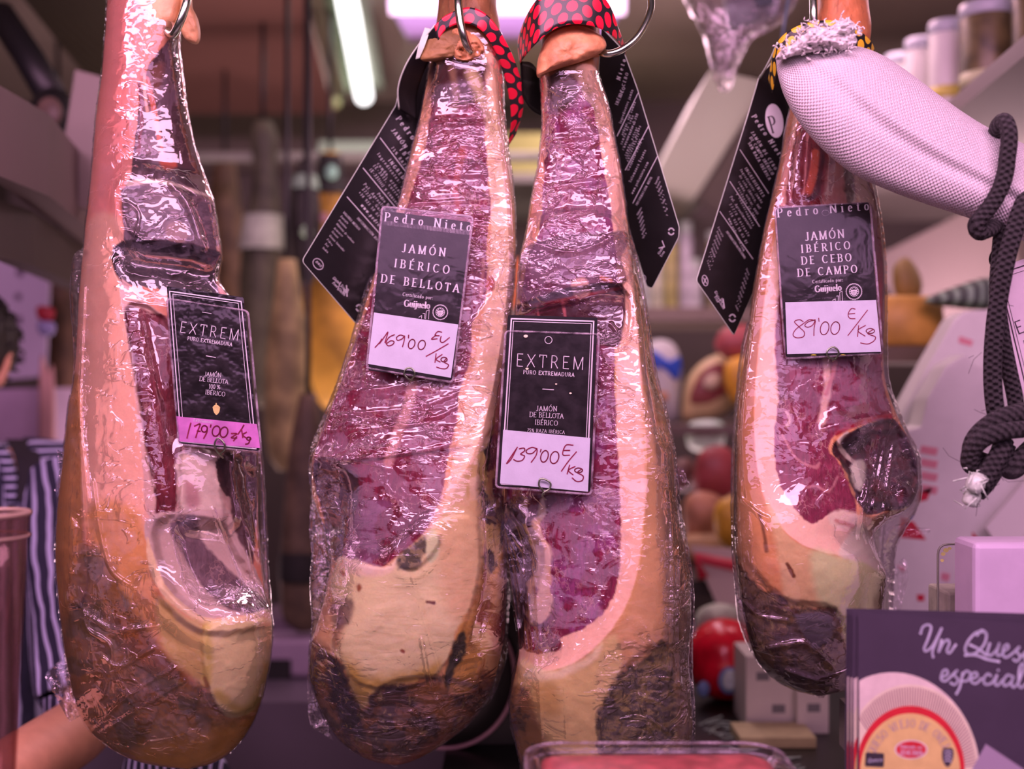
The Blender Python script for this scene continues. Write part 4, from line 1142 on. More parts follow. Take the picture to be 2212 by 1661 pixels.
# ---------------------------------------------------------------- third ham
build_ham(
    'c', 'ham with long pink cut and orange skin cap, hung from the curved silver hook', 1.40,
    L=[(-130, 1186), (0, 1180), (100, 1170), (160, 1168), (260, 1172), (350, 1164), (420, 1150), (500, 1138), (560, 1124), (640, 1117), (720, 1110), (850, 1102),
       (980, 1094), (1060, 1088), (1110, 1088), (1140, 1090), (1200, 1096), (1270, 1106), (1330, 1114), (1400, 1121), (1440, 1116), (1480, 1108), (1520, 1101), (1560, 1106),
       (1610, 1116), (1661, 1127), (1710, 1146), (1750, 1175), (1780, 1215), (1790, 1270)],
    R=[(-130, 1290), (0, 1292), (100, 1296), (150, 1292), (220, 1312), (300, 1328), (400, 1346), (480, 1356), (560, 1368), (640, 1386), (700, 1396), (800, 1411), (900, 1438),
       (980, 1454), (1060, 1458), (1120, 1466), (1200, 1482), (1260, 1492), (1350, 1492), (1430, 1487), (1500, 1492), (1560, 1496), (1620, 1490), (1690, 1465), (1740, 1420),
       (1775, 1350), (1790, 1275)],
    Fr=[(-130, .045), (60, .045), (250, .05), (450, .06), (650, .078), (850, .092), (1050, .105), (1300, .11), (1500, .10), (1650, .075), (1790, .008)],
    base=(214, 138, 98), seed=3, power=2.5,
    cut=[[(1172, 165), (1294, 160), (1322, 300), (1354, 480), (1372, 640), (1386, 850), (1396, 1000), (1388, 1150), (1370, 1260), (1328, 1350), (1255, 1420), (1180, 1448), (1124, 1432),
          (1112, 1340), (1094, 1200), (1090, 1080), (1100, 900), (1112, 700), (1140, 500), (1166, 360)]],
    layers=[
        ([(1160, -140), (1300, -140), (1300, 160), (1160, 160)], (176, 96, 70), dict(rind=.3)),
        ([(1290, 150), (1330, 300), (1354, 480), (1372, 640), (1390, 850), (1398, 1000), (1388, 1150), (1370, 1260), (1328, 1350), (1255, 1424), (1180, 1450), (1122, 1440),
          (1120, 1400), (1180, 1390), (1260, 1330), (1320, 1200), (1330, 900), (1330, 600), (1290, 300), (1240, 160)], (244, 164, 152), dict(FAT)),
        ([(1162, 170), (1190, 170), (1184, 330), (1160, 500), (1132, 560), (1140, 500), (1160, 360)], (214, 124, 112), dict(FAT)),
        ([(1200, 160), (1262, 150), (1300, 260), (1280, 300), (1240, 230)], (150, 104, 92), dict(soft=12, op=.8)),
        ([(1182, 190), (1240, 170), (1262, 210), (1282, 240), (1300, 330), (1322, 480), (1332, 560), (1336, 650), (1328, 760), (1330, 900), (1336, 1000), (1340, 1100), (1340, 1180), (1332, 1262), (1306, 1322), (1258, 1357), (1200, 1384),
          (1150, 1400), (1130, 1372), (1136, 1325), (1180, 1290), (1190, 1230), (1160, 1160), (1120, 1110), (1096, 1080), (1104, 900), (1116, 720), (1140, 560), (1164, 500), (1178, 340)], (124, 24, 58), dict(LEAN, rgb2=(140, 50, 100), q=-.1, qs=40)),
        ([(1184, 160), (1240, 156), (1250, 200), (1222, 240), (1186, 230)], (74, 40, 36), dict(DK, soft=12)),
        ([(1140, 530), (1346, 500), (1342, 560), (1340, 620), (1130, 660)], (92, 46, 66), dict(DK, op=.8, soft=3)),
        ([(1118, 662), (1230, 640), (1342, 614), (1340, 740), (1300, 745), (1112, 720)], (66, 14, 24), dict(DK, soft=3, amp=2)),
        ([(1122, 664), (1200, 650), (1340, 622)], (150, 26, 30), dict(line=4, soft=2, amp=2)),
        ([(1235, 608), (1262, 600), (1276, 625), (1264, 642), (1240, 638)], (206, 130, 124), dict(soft=3)),
        ([(1160, 660), (1166, 700)], (180, 80, 90), dict(line=2.5, soft=2)), ([(1215, 650), (1222, 690)], (180, 80, 90), dict(line=2.5, soft=2)),
        ([(1300, 600), (1320, 606)], (170, 70, 50), dict(line=3, soft=2)),
        # seam with the loose fat strip
        ([(1088, 1085), (1140, 1150), (1176, 1210), (1160, 1270), (1140, 1325), (1136, 1385), (1116, 1400), (1106, 1300), (1092, 1180)], (48, 22, 26), dict(DK, amp=3)),
        ([(1096, 1080), (1180, 1066), (1200, 1080), (1180, 1110), (1150, 1140), (1110, 1116)], (86, 18, 36), dict(DK, amp=4)),
        ([(1168, 1080), (1176, 1078), (1180, 1110), (1166, 1128), (1160, 1122)], (222, 170, 168), dict(soft=3)),
        ([(1148, 1128), (1166, 1120), (1170, 1150), (1192, 1190), (1190, 1224), (1180, 1252), (1196, 1300), (1180, 1340), (1150, 1352), (1142, 1330), (1146, 1290), (1138, 1262), (1156, 1235), (1160, 1205), (1146, 1170)], (222, 156, 140), dict(soft=3, amp=4)),
        ([(1150, 1268), (1162, 1272), (1156, 1290)], (130, 50, 50), dict(soft=4)),
        ([(1140, 1355), (1180, 1355), (1212, 1384), (1208, 1404), (1160, 1410), (1130, 1398)], (116, 20, 42), dict(LEAN, amp=5)),
        # skin and crust
        ([(1386, 860), (1420, 900), (1450, 1050), (1450, 1250), (1440, 1400), (1330, 1440), (1260, 1440), (1330, 1370), (1376, 1270), (1396, 1100)], (214, 140, 106), dict(soft=8, var=.12)),
        ([(1352, 440), (1386, 640), (1410, 800), (1440, 900), (1460, 1000), (1500, 1250), (1470, 1250), (1440, 1080), (1402, 880), (1376, 700)], (166, 118, 88), dict(rind=.7, soft=6, var=.3, vs=10, vy=.3)),
        ([(1440, 1050), (1510, 1200), (1520, 1700), (1440, 1760), (1420, 1600), (1440, 1400)], (134, 92, 66), dict(rind=.8, soft=12, var=.35, vs=12, vy=.3)),
        ([(1124, 1438), (1180, 1452), (1258, 1428), (1330, 1370), (1340, 1500), (1280, 1661), (1200, 1690), (1130, 1661), (1108, 1540)], (226, 166, 120), dict(FAT, soft=7, var=.14)),
        ([(1130, 1420), (1180, 1450), (1260, 1424), (1300, 1390), (1280, 1430), (1190, 1470), (1128, 1460)], (240, 186, 156), dict(soft=6)),
        ([(1330, 1470), (1395, 1420), (1440, 1390), (1460, 1500), (1450, 1640), (1380, 1661), (1300, 1640), (1290, 1560)], (140, 102, 70), dict(MOLD, rgb2=(84, 62, 52), q=.0, qs=18, qy=2)),
        ([(1100, 1480), (1150, 1500), (1180, 1600), (1220, 1661), (1160, 1720), (1110, 1640), (1095, 1520)], (140, 84, 54), dict(soft=12, amp=8, rgb2=(86, 54, 44), q=-.15, qs=18)),
        ([(1150, 1480), (1200, 1480), (1210, 1540), (1160, 1540)], (184, 122, 70), dict(soft=16, op=.7)),
    ],
    reliefs=[
        ([(1118, 662), (1342, 616), (1340, 760), (1110, 740)], 0.016, 4),
        ([(1150, 500), (1350, 500), (1342, 616), (1122, 662)], -0.006, 6),
        ([(1088, 1090), (1170, 1190), (1150, 1290), (1126, 1400), (1096, 1250)], 0.022, 8),
        ([(1148, 1128), (1170, 1140), (1192, 1200), (1196, 1300), (1170, 1350), (1142, 1320), (1160, 1220)], -0.008, 5),
        ([(1330, 1470), (1440, 1390), (1460, 1500), (1440, 1660), (1300, 1640)], 0.006, 9),
        ([(1352, 480), (1410, 800), (1500, 1250), (1470, 1250), (1402, 880)], 0.004, 5),
    ],
    film=dict(mat=film_material('cling_film_taut', 0.1, 0.12, 0.55, 2.2, 1.2), y0=152, span=12,
              L=lr([(150, 1300), (1060, 1300), (1100, 1092), (1140, 1086), (1200, 1094), (1300, 1108), (1400, 1120), (1480, 1106), (1560, 1104), (1790, 1270)]),
              R=lr([(150, 1200), (500, 1360), (640, 1392), (700, 1402), (800, 1416), (900, 1442), (980, 1458), (1100, 1470), (1200, 1488), (1300, 1497), (1430, 1494), (1560, 1500), (1620, 1496), (1790, 1280)]),
              zones=[([(1180, 200), (1285, 200), (1325, 480), (1160, 490)], 1, .75), ([(1150, 500), (1345, 490), (1350, 640), (1120, 660)], .5, .5),
                     ([(1280, 740), (1385, 730), (1392, 920), (1290, 930)], 1, .2), ([(1100, 1090), (1340, 1060), (1340, 1260), (1240, 1380), (1150, 1380)], .12, 1),
                     ([(1390, 820), (1500, 1000), (1500, 1661), (1430, 1661), (1440, 1200), (1400, 950)], 1, .3), ([(1300, 1420), (1490, 1380), (1480, 1661), (1320, 1661)], .9, .25)],
              creases=[([(1087, 1136), (1100, 1230), (1124, 1405)], .004, 4), ([(1090, 1140), (1118, 1250), (1136, 1400)], .003, 3), ([(1092, 1140), (1135, 1260), (1150, 1400)], .003, 3),
                       ([(1094, 1140), (1150, 1230), (1165, 1380)], .002, 3), ([(1320, 700), (1345, 730), (1372, 740)], .003, 4), ([(1370, 500), (1392, 640), (1404, 740)], .003, 4),
                       ([(1440, 980), (1450, 1100), (1455, 1300), (1450, 1450)], .005, 5), ([(1470, 1200), (1465, 1350), (1470, 1480)], .004, 4),
                       ([(1370, 1440), (1390, 1540), (1420, 1600)], .004, 4), ([(1380, 1500), (1430, 1520)], .003, 3), ([(1400, 1550), (1440, 1580)], .003, 3),
                       ([(1165, 1480), (1170, 1600)], .002, 3), ([(1220, 1480), (1224, 1600)], .0015, 2.5), ([(1290, 1540), (1300, 1640)], .002, 3), ([(1255, 1500), (1340, 1490)], .002, 4),
                       ([(1140, 520), (1240, 545), (1345, 500)], .003, 5), ([(1215, 400), (1310, 390)], .003, 6), ([(1195, 300), (1300, 290)], .002, 5)],
              tails=[([(1456, 1010), (1474, 1012), (1490, 1044)], [(1460, 1062), (1470, 1062), (1488, 1052)], 1.40), ([(1490, 1420), (1500, 1500), (1496, 1600)], [(1478, 1420), (1484, 1520), (1478, 1600)], 1.41),
                     ([(1486, 1180), (1500, 1300), (1506, 1380)], [(1478, 1180), (1486, 1300), (1492, 1380)], 1.41)]))

# ---------------------------------------------------------------- fourth ham
build_ham(
    'd', 'ham with rounded marbled cut and dark hollow, hanging under the white woven cover', 1.43,
    L=[(-130, 1762), (0, 1768), (100, 1740), (200, 1716), (280, 1698), (340, 1688), (420, 1670), (480, 1655), (560, 1640), (650, 1626), (750, 1614), (830, 1602), (900, 1593),
       (1000, 1588), (1100, 1586), (1200, 1590), (1290, 1600), (1370, 1616), (1420, 1632), (1450, 1655), (1475, 1685), (1492, 1720), (1503, 1765)],
    R=[(-130, 1888), (0, 1876), (60, 1882), (150, 1866), (280, 1846), (380, 1880), (430, 1892), (500, 1903), (580, 1910), (660, 1911), (750, 1908), (800, 1910), (850, 1920), (900, 1940),
       (950, 1964), (1000, 1982), (1050, 1984), (1090, 1968), (1130, 1910), (1160, 1886), (1200, 1898), (1245, 1914), (1300, 1908), (1360, 1902), (1420, 1890), (1460, 1868), (1490, 1830), (1503, 1775)],
    Fr=[(-130, .045), (100, .045), (300, .055), (500, .07), (750, .09), (1000, .105), (1200, .105), (1350, .085), (1450, .05), (1503, .008)],
    base=(226, 134, 104), seed=4, power=2.4,
    cut=[[(1712, 230), (1840, 270), (1890, 430), (1906, 560), (1906, 800), (1960, 950), (1980, 1050), (1900, 1110), (1880, 1165), (1830, 1198), (1750, 1182), (1698, 1148), (1660, 1098), (1640, 1030),
          (1630, 940), (1632, 830), (1646, 690), (1666, 550), (1690, 420)]],
    layers=[
        ([(1760, -140), (1890, -140), (1884, 120), (1740, 120)], (206, 104, 76), dict(var=.2, rind=.4)),
        ([(1720, 240), (1700, 340), (1688, 460), (1664, 560), (1646, 700), (1632, 840), (1630, 950), (1640, 1030), (1660, 1100), (1698, 1150), (1750, 1184), (1830, 1200), (1882, 1168), (1880, 1120),
          (1800, 1100), (1700, 1050), (1690, 900), (1690, 600), (1720, 400)], (246, 172, 160), dict(FAT)),
        ([(1735, 240), (1800, 270), (1852, 340), (1880, 400), (1898, 470), (1680, 476), (1700, 380), (1716, 300)], (132, 34, 44), dict(LEAN, amp=4)),
        ([(1706, 300), (1696, 380), (1690, 440)], (228, 140, 136), dict(line=7, soft=3)),
        ([(1728, 250), (1718, 340), (1708, 430)], (206, 110, 116), dict(line=2.5, soft=2)), ([(1745, 260), (1742, 350), (1735, 420)], (206, 110, 116), dict(line=2, soft=2)),
        ([(1762, 330), (1758, 370), (1748, 410)], (216, 84, 62), dict(line=9, soft=3, amp=2)),
        ([(1790, 370), (1830, 350), (1850, 400), (1860, 470), (1780, 470)], (200, 120, 124), dict(soft=5, amp=5, op=.8)),
        ([(1820, 340), (1842, 370), (1846, 430), (1830, 440)], (70, 24, 26), dict(DK, soft=4, amp=6)),
        ([(1850, 360), (1876, 400), (1896, 470), (1870, 470), (1850, 420)], (240, 170, 150), dict(soft=3)),
        ([(1684, 640), (1700, 600), (1906, 600), (1904, 800), (1912, 850), (1926, 905), (1880, 912), (1806, 938), (1792, 970), (1814, 1004), (1838, 1056), (1850, 1108), (1818, 1118), (1790, 1112), (1752, 1130), (1706, 1084),
          (1678, 1020), (1672, 950), (1682, 850), (1674, 750)], (134, 38, 66), dict(LEAN)),
        ([(1680, 640), (1700, 640), (1700, 850), (1686, 900), (1676, 760)], (110, 24, 46), dict(LEAN, soft=6)),
        ([(1884, 440), (1908, 560), (1910, 700), (1898, 760), (1892, 600)], (150, 36, 50), dict(LEAN, soft=4)),
        ([(1784, 772), (1788, 830), (1780, 880), (1776, 910)], (228, 156, 156), dict(line=8, soft=4, amp=4)),
        ([(1805, 772), (1796, 820), (1784, 850)], (206, 110, 120), dict(line=4, soft=3)),
        ([(1690, 940), (1720, 990), (1760, 1010), (1770, 1000)], (206, 118, 128), dict(line=2.5, soft=2, op=.7)),
        ([(1720, 1060), (1760, 1050), (1790, 1060), (1810, 1030)], (206, 118, 128), dict(line=2, soft=2, op=.7)),
        ([(1698, 890), (1706, 905), (1700, 920)], (230, 160, 165), dict(line=3.5, soft=3, op=.8)),
        ([(1815, 946), (1880, 915), (1925, 902), (1966, 950), (1986, 1005), (1986, 1062), (1966, 1092), (1905, 1108), (1870, 1110), (1852, 1080), (1840, 1050), (1818, 1000), (1796, 975)], (58, 20, 28), dict(DK, amp=4, rgb2=(96, 30, 42), q=-.2, qs=14)),
        ([(1822, 960), (1845, 940), (1880, 940), (1870, 965), (1836, 985)], (58, 40, 44), dict(soft=4, amp=5)),
        ([(1830, 935), (1812, 955), (1824, 980), (1846, 1000)], (206, 160, 156), dict(line=3.5, soft=2, amp=3)),
        ([(1838, 1010), (1862, 992), (1870, 1020), (1860, 1060), (1846, 1050)], (206, 170, 162), dict(soft=4, amp=5)),
        ([(1808, 936), (1860, 912), (1924, 898)], (150, 20, 40), dict(line=5, soft=3)),
        ([(1790, 1112), (1815, 1102), (1850, 1110), (1846, 1140), (1800, 1136)], (240, 180, 172), dict(soft=5, amp=4)),
        ([(1806, 1124), (1846, 1138)], (190, 84, 84), dict(line=4, soft=3, op=.7)),
        # pad below
        ([(1652, 1080), (1698, 1152), (1750, 1186), (1830, 1202), (1884, 1172), (1916, 1246), (1906, 1290), (1890, 1330), (1840, 1330), (1800, 1312), (1700, 1312), (1660, 1240)], (224, 158, 122), dict(FAT, soft=4)),
        ([(1755, 1190), (1830, 1204), (1886, 1172), (1920, 1246), (1910, 1420), (1830, 1400), (1800, 1330), (1765, 1290)], (216, 182, 142), dict(FAT, soft=12)),
        ([(1830, 1160), (1862, 1130), (1886, 1170), (1914, 1244), (1870, 1216), (1812, 1200)], (232, 206, 176), dict(FAT, soft=5)),
        ([(1880, 1330), (1900, 1270), (1920, 1250), (1910, 1400), (1870, 1420)], (150, 104, 70), dict(soft=8, amp=5)),
        ([(1590, 1060), (1640, 1060), (1670, 1150), (1690, 1290), (1640, 1270), (1596, 1200)], (222, 132, 94), dict(soft=8, var=.15)),
        ([(1640, 1110), (1650, 1150), (1656, 1190)], (140, 76, 54), dict(line=3.5, soft=3, amp=3)),
        ([(1700, 1218), (1708, 1232), (1714, 1244)], (122, 62, 40), dict(line=5, soft=2)),
        ([(1578, 1200), (1606, 1232), (1640, 1268), (1690, 1292), (1720, 1310), (1780, 1310), (1806, 1318), (1820, 1350), (1830, 1400), (1850, 1430), (1900, 1420), (1900, 1520), (1600, 1520)], (92, 54, 46), dict(MOLD, rgb2=(128, 84, 62), q=-.06, qs=20)),
        ([(1580, 900), (1592, 900), (1590, 1200), (1580, 1200)], (70, 50, 44), dict(soft=3, rind=.6)),
        ([(1720, 1330), (1790, 1325), (1800, 1370), (1760, 1400)], (108, 82, 98), dict(soft=6, amp=7)),
    ],
    reliefs=[
        ([(1822, 955), (1880, 918), (1930, 910), (1975, 1000), (1975, 1060), (1900, 1104), (1862, 1090), (1830, 1020)], 0.020, 9),
        ([(1810, 940), (1924, 900), (1940, 930), (1880, 935), (1820, 965)], -0.010, 6),
        ([(1578, 1200), (1690, 1292), (1806, 1318), (1850, 1430), (1900, 1520), (1600, 1520)], 0.006, 8),
        ([(1740, 300), (1775, 300), (1765, 410), (1735, 420)], -0.006, 6),
        ([(1872, 1100), (1930, 1100), (1900, 1180), (1884, 1160)], 0.02, 10),
    ],
    film=dict(mat=film_material('cling_film_smooth', 0.25, 0.08, 0.34, 1.6, 0.8), y0=180, span=18,
              L=lr([(180, 1800), (660, 1800), (700, 1616), (850, 1592), (1000, 1582), (1100, 1581), (1200, 1584), (1290, 1592), (1320, 1594), (1400, 1620), (1503, 1770)]),
              R=lr([(180, 1750), (400, 1890), (600, 1914), (800, 1916), (900, 1946), (1000, 1988), (1060, 1990), (1100, 1980), (1150, 1950), (1200, 1932), (1300, 1928), (1400, 1910), (1503, 1780)]),
              zones=[([(1640, 460), (1690, 460), (1670, 620), (1620, 620)], .6, 0), ([(1890, 700), (1920, 820), (1990, 1040), (1960, 1120), (1930, 960)], .9, .15),
                     ([(1700, 760), (1900, 760), (1910, 900), (1800, 930), (1690, 900)], .1, .75), ([(1590, 1220), (1700, 1300), (1830, 1340), (1880, 1490), (1640, 1480)], 1, .3),
                     ([(1850, 930), (1990, 950), (1980, 1120), (1930, 1280), (1890, 1250), (1850, 1080)], .5, .25), ([(1700, 250), (1860, 330), (1890, 460), (1680, 460)], .5, .2)],
              creases=[([(1905, 930), (1890, 1000), (1870, 1080), (1856, 1160)], .005, 4), ([(1915, 940), (1900, 1020), (1885, 1100)], .003, 3), ([(1890, 950), (1876, 1030), (1862, 1090)], .003, 3),
                       ([(1930, 960), (1912, 1080), (1900, 1230)], .003, 3), ([(1780, 925), (1860, 905), (1924, 895)], .002, 5), ([(1858, 1080), (1870, 1160), (1914, 1246)], .004, 4),
                       ([(1606, 1300), (1640, 1330), (1700, 1340)], .004, 5), ([(1660, 1400), (1740, 1390), (1800, 1440)], .005, 7), ([(1700, 1450), (1780, 1470), (1850, 1440)], .005, 6),
                       ([(1600, 1040), (1604, 1080), (1640, 1110), (1660, 1120)], .003, 3), ([(1620, 1090), (1660, 1150)], .002, 3)],
              tails=[([(1880, 1140), (1940, 1136), (2008, 1140)], [(1890, 1164), (1940, 1166), (2008, 1150)], 1.42), ([(1920, 1250), (1950, 1205), (1962, 1240), (1950, 1300), (1940, 1370)], [(1910, 1290), (1930, 1240), (1940, 1270), (1922, 1330), (1915, 1390)], 1.43),
                     ([(1592, 1290), (1600, 1320), (1620, 1360)], [(1612, 1290), (1640, 1330), (1636, 1370)], 1.41)]))
# ================================================================== price tags
BLACK = mat('black_card', (28, 19, 24), 0.30, var=.1, bump=.10, bscale=60, spec=.22)
BLACK_SHINY = mat('black_card_buckled', (28, 19, 24), 0.18, bump=.8, bscale=30, spec=.6)
INK = mat('white_print', (224, 172, 204), 0.5)
PAPER = mat('price_paper', (212, 168, 208), 0.7, var=.05, scale=60, bump=.05, bscale=400)
PAPER_PINK = mat('price_paper_pink', (206, 92, 176), 0.6, var=.18, scale=40)
REDPEN = mat('red_pen', (150, 18, 62), 0.5)
STEEL = mat('steel', (196, 160, 170), 0.22, metal=1.0, var=.1, scale=200)
WIRE = mat('wire', (150, 124, 122), 0.3, metal=1.0)
GOLD = mat('acorn_print', (232, 168, 118), 0.5)


def pvc_material(name, haze, rough=.08, edge=False, wr=.12):
    N = Nodes(name)
    vec = N.coords()
    nrm = N.bump(N.noise(vec, 24, 3, .6, .5), wr, 0.012)
    fr = N.n('ShaderNodeFresnel')
    fr.inputs['IOR'].default_value = 1.45
    N.l(nrm, fr.inputs['Normal'])
    gl = N.n('ShaderNodeBsdfGlossy')
    gl.inputs['Roughness'].default_value = rough
    N.l(nrm, gl.inputs['Normal'])
    tr = N.n('ShaderNodeBsdfTransparent')
    tr.inputs['Color'].default_value = (.97, .95, .97, 1)
    df = N.n('ShaderNodeBsdfDiffuse')
    df.inputs['Color'].default_value = (.8, .72, .8, 1)
    m1 = N.n('ShaderNodeMixShader')
    N.val(m1.inputs[0], N.math('MULTIPLY', N.ramp(N.noise(vec, 60, 4), .3, .75), haze))
    N.l(tr.outputs[0], m1.inputs[1])
    N.l(df.outputs[0], m1.inputs[2])
    m2 = N.n('ShaderNodeMixShader')
    N.val(m2.inputs[0], N.math('MINIMUM', fr.outputs[0], 0.5))
    N.l(m1.outputs[0], m2.inputs[1])
    N.l(gl.outputs[0], m2.inputs[2])
    N.l(m2.outputs[0], N.out.inputs[0])
    return N.m


PVC = pvc_material('clear_sleeve', 0.02, wr=.05)
PVC_EDGE = pvc_material('clear_sleeve_rim', 0.5, .15)


def tag_plane(key, quad, lift=.006, tilt=None):
    """A flat plane resting just in front of a wrapped ham over the given quadrilateral."""
    q = np.asarray(quad, float)
    smp = []
    for a in np.linspace(0, 1, 7):
        for b in np.linspace(0, 1, 11):
            x, y = (q[0] * (1 - a) + q[1] * a) * (1 - b) + (q[3] * (1 - a) + q[2] * a) * b
            dd = ham_front(key, x, y)
            if dd < HAMS[key]['d'] - 0.012:
                smp.append((y, dd))
    smp = np.array(smp)
    s = np.polyfit(smp[:, 0], smp[:, 1], 1)[0] * .12 if tilt is None else tilt
    c = np.min(smp[:, 1] - s * smp[:, 0]) - lift
    f = lambda p: (p[0], p[1], s * p[1] + c)
    return Plane(f(q[0]), f(q[1]), f(q[3]))


def lerp_edge(a, b, t):
    return (a[0] + (b[0] - a[0]) * t, a[1] + (b[1] - a[1]) * t)


def make_tag(key, card, sleeve, slip, label, slot=None, ringpts=None, ringr=.0011, buckled=False, pink=False):
    pl = tag_plane(key, sleeve)
    root = thing('price_tag', pl(*sleeve[0]), label, 'price tag', 'price tags on the hanging hams')
    m = MB()
    slab(m, rounded(card, 5), pl, -0.0006, 0.0)
    cd_ = m.build('card', BLACK_SHINY if buckled else BLACK, root, smooth=False)
    m = MB()
    slab(m, slip, pl, 0.0004, 0.0008)
    sl = m.build('price_slip', PAPER_PINK if pink else PAPER, root, smooth=False)
    m = MB()
    slab(m, rounded(sleeve, 9), pl, -0.0016, 0.0019)
    m.build('sleeve', PVC, root, smooth=False)
    m = MB()
    rp = rounded(sleeve, 9)
    ring = [pl(x, y, 0.0003) for x, y in rp] + [pl(*rp[0], 0.0003), pl(*rp[1], 0.0003)]
    m.tube(ring, 0.0015, 6, caps=False)
    rim = m.build('sleeve_rim', PVC_EDGE, root)
    rim['label'] = 'milky welded rim of the clear sleeve'
    m = MB()
    pts = cr([pl(x, y, w_) for x, y, w_ in ringpts], 6)
    m.tube(pts, ringr, 8)
    m.build('wire_pin', WIRE, root)
    return root, cd_, sl, pl


def scaled(pts, ox, oy, s):
    return [(ox + x / s, oy + y / s) for x, y in pts]


def scrawl(mb, strokes, ox, oy, s, pl, w, half):
    for st in strokes:
        pen(mb, scaled(cr(st, 5), ox, oy, s), pl, w, half)


def oval(cx, cy, rx, ry, rot=0, n=14):
    c, s = math.cos(rot), math.sin(rot)
    return [(cx + rx * math.cos(a) * c - ry * math.sin(a) * s, cy + rx * math.cos(a) * s + ry * math.sin(a) * c) for a in np.linspace(-1.4, 2 * math.pi - 1.2, n)]


BOD = dict(half=.085, thin=.034, serif=.11)
GAR = dict(half=.060, thin=.036, serif=.08)


def seal(mb, cx, cy, r, pl):
    outline(mb, [(cx + r * math.cos(a), cy + r * math.sin(a)) for a in np.linspace(0, 6.28, 40)], pl, .0006, .7)
    for a in np.linspace(0, 2 * math.pi, 32, endpoint=False):
        pen(mb, [(cx + r * math.cos(a), cy + r * math.sin(a)), (cx + r * 1.08 * math.cos(a), cy + r * 1.08 * math.sin(a))], pl, .0006, .7)
    outline(mb, [(cx + r * .62 * math.cos(a), cy + r * .62 * math.sin(a)) for a in np.linspace(0, 6.28, 30)], pl, .0006, .5)
    for a in np.linspace(0, 2 * math.pi, 12, endpoint=False):
        q = (cx + r * .5 * math.cos(a), cy + r * .5 * math.sin(a))
        pen(mb, [(q[0] - .6, q[1]), (q[0] + .6, q[1])], pl, .0006, .9)
    for k in range(5):
        yy = cy + r * (.02 + .1 * k)
        ww = r * .42 * math.sqrt(max(.05, 1 - ((yy - cy) / (r * .55)) ** 2))
        pen(mb, [(cx - ww, yy - r * .06), (cx, yy + r * .05), (cx + ww, yy - r * .1)], pl, .0006, .6)
    pen(mb, [(cx - r * .35, cy - r * .12), (cx + r * .35, cy - r * .16)], pl, .0006, 1.6)


def bars(mb, pts, pl):
    for st in pts:
        pen(mb, st, pl, .0006, .55)


# ---- tag on the first ham
card = [(360, 618), (526, 642), (560, 975), (386, 958)]
root, cd_, sl, pl = make_tag(
    'a', card, [(361, 645), (536, 672), (565, 976), (387, 960)], [(381, 899), (555, 916), (563, 968), (387, 953)],
    'glossy black tag with acorn print and magenta price slip, on the ham with orange rind',
    ringpts=[(478, 985, .000), (470, 974, .004), (466, 958, .005), (474, 946, .005), (487, 958, .005), (486, 972, .004), (478, 980, .002), (480, 990, -.004)], buckled=True, pink=True)
m = MB()
fr = lambda i: [lerp_edge(lerp_edge(card[0], card[1], a), lerp_edge(card[3], card[2], a), b) for a, b in ((i[0], i[1]), (1 - i[0], i[1]), (1 - i[0], .985), (i[0], .985))]
outline(m, fr((.035, .03)), pl, .0006, 1.2)
outline(m, fr((.075, .045)), pl, .0006, .6)
C = lambda x, y: (350 + x / 4.26, 600 + y / 4.26)
write(m, 'EXTREM', C(160, 500), C(702, 577), 23, pl, half=.035)
write(m, 'PURO EXTREMADURA', C(234, 572), C(645, 630), 7.6, pl, half=.085)
pen(m, [C(408, 718), C(494, 734)], pl, .0006, .9)
for t, a, b in (('JAMÓN', (390, 905), (545, 917)), ('DE BELLOTA', (344, 948), (608, 978)), ('100 %', (430, 1018), (537, 1027)), ('IBÉRICO', (398, 1070), (580, 1092))):
    write(m, t, C(*a), C(*b), 9.4, pl, **GAR)
write(m, 'Extremamos', C(292, 1322), C(470, 1340), 7, pl, w=.0011, **GAR)
pen(m, [C(370, 315), C(410, 322), C(455, 330)], pl, .0006, .6)
m.build('lettering', INK, cd_, smooth=False)
m = MB()
slab(m, [C(*q) for q in cr([(470, 1192), (490, 1186), (500, 1190), (530, 1194), (533, 1210), (525, 1240), (502, 1262), (482, 1242), (472, 1215)], 3, True)], pl, .0003, .0007)
pen(m, [C(500, 1190), C(500, 1156)], pl, .0007, 1.2)
slab(m, [C(*q) for q in cr([(466, 1196), (480, 1176), (500, 1168), (522, 1178), (536, 1198), (500, 1190)], 3, True)], pl, .0003, .0009)
m.build('acorn', GOLD, cd_, smooth=False)
m = MB()
scrawl(m, [[(232, 1475), (250, 1400), (268, 1335)], [(300, 1365), (352, 1345), (335, 1400), (312, 1470)], [(325, 1410), (355, 1412)],
           oval(392, 1390, 26, 30, .2), [(418, 1372), (415, 1420), (385, 1478)], [(452, 1352), (448, 1375)], oval(500, 1410, 34, 48, .3), oval(572, 1420, 34, 48, .3),
           [(640, 1432), (690, 1436), (640, 1470), (690, 1475)], [(660, 1500), (690, 1460)], [(755, 1355), (735, 1390), (700, 1440)], [(735, 1400), (745, 1470)], [(780, 1420), (745, 1445), (785, 1480)],
           oval(800, 1480, 18, 14), [(815, 1470), (800, 1520), (770, 1530)]], 350, 600, 4.26, pl, .0012, 1.5)
m.build('handwriting', REDPEN, sl, smooth=False)

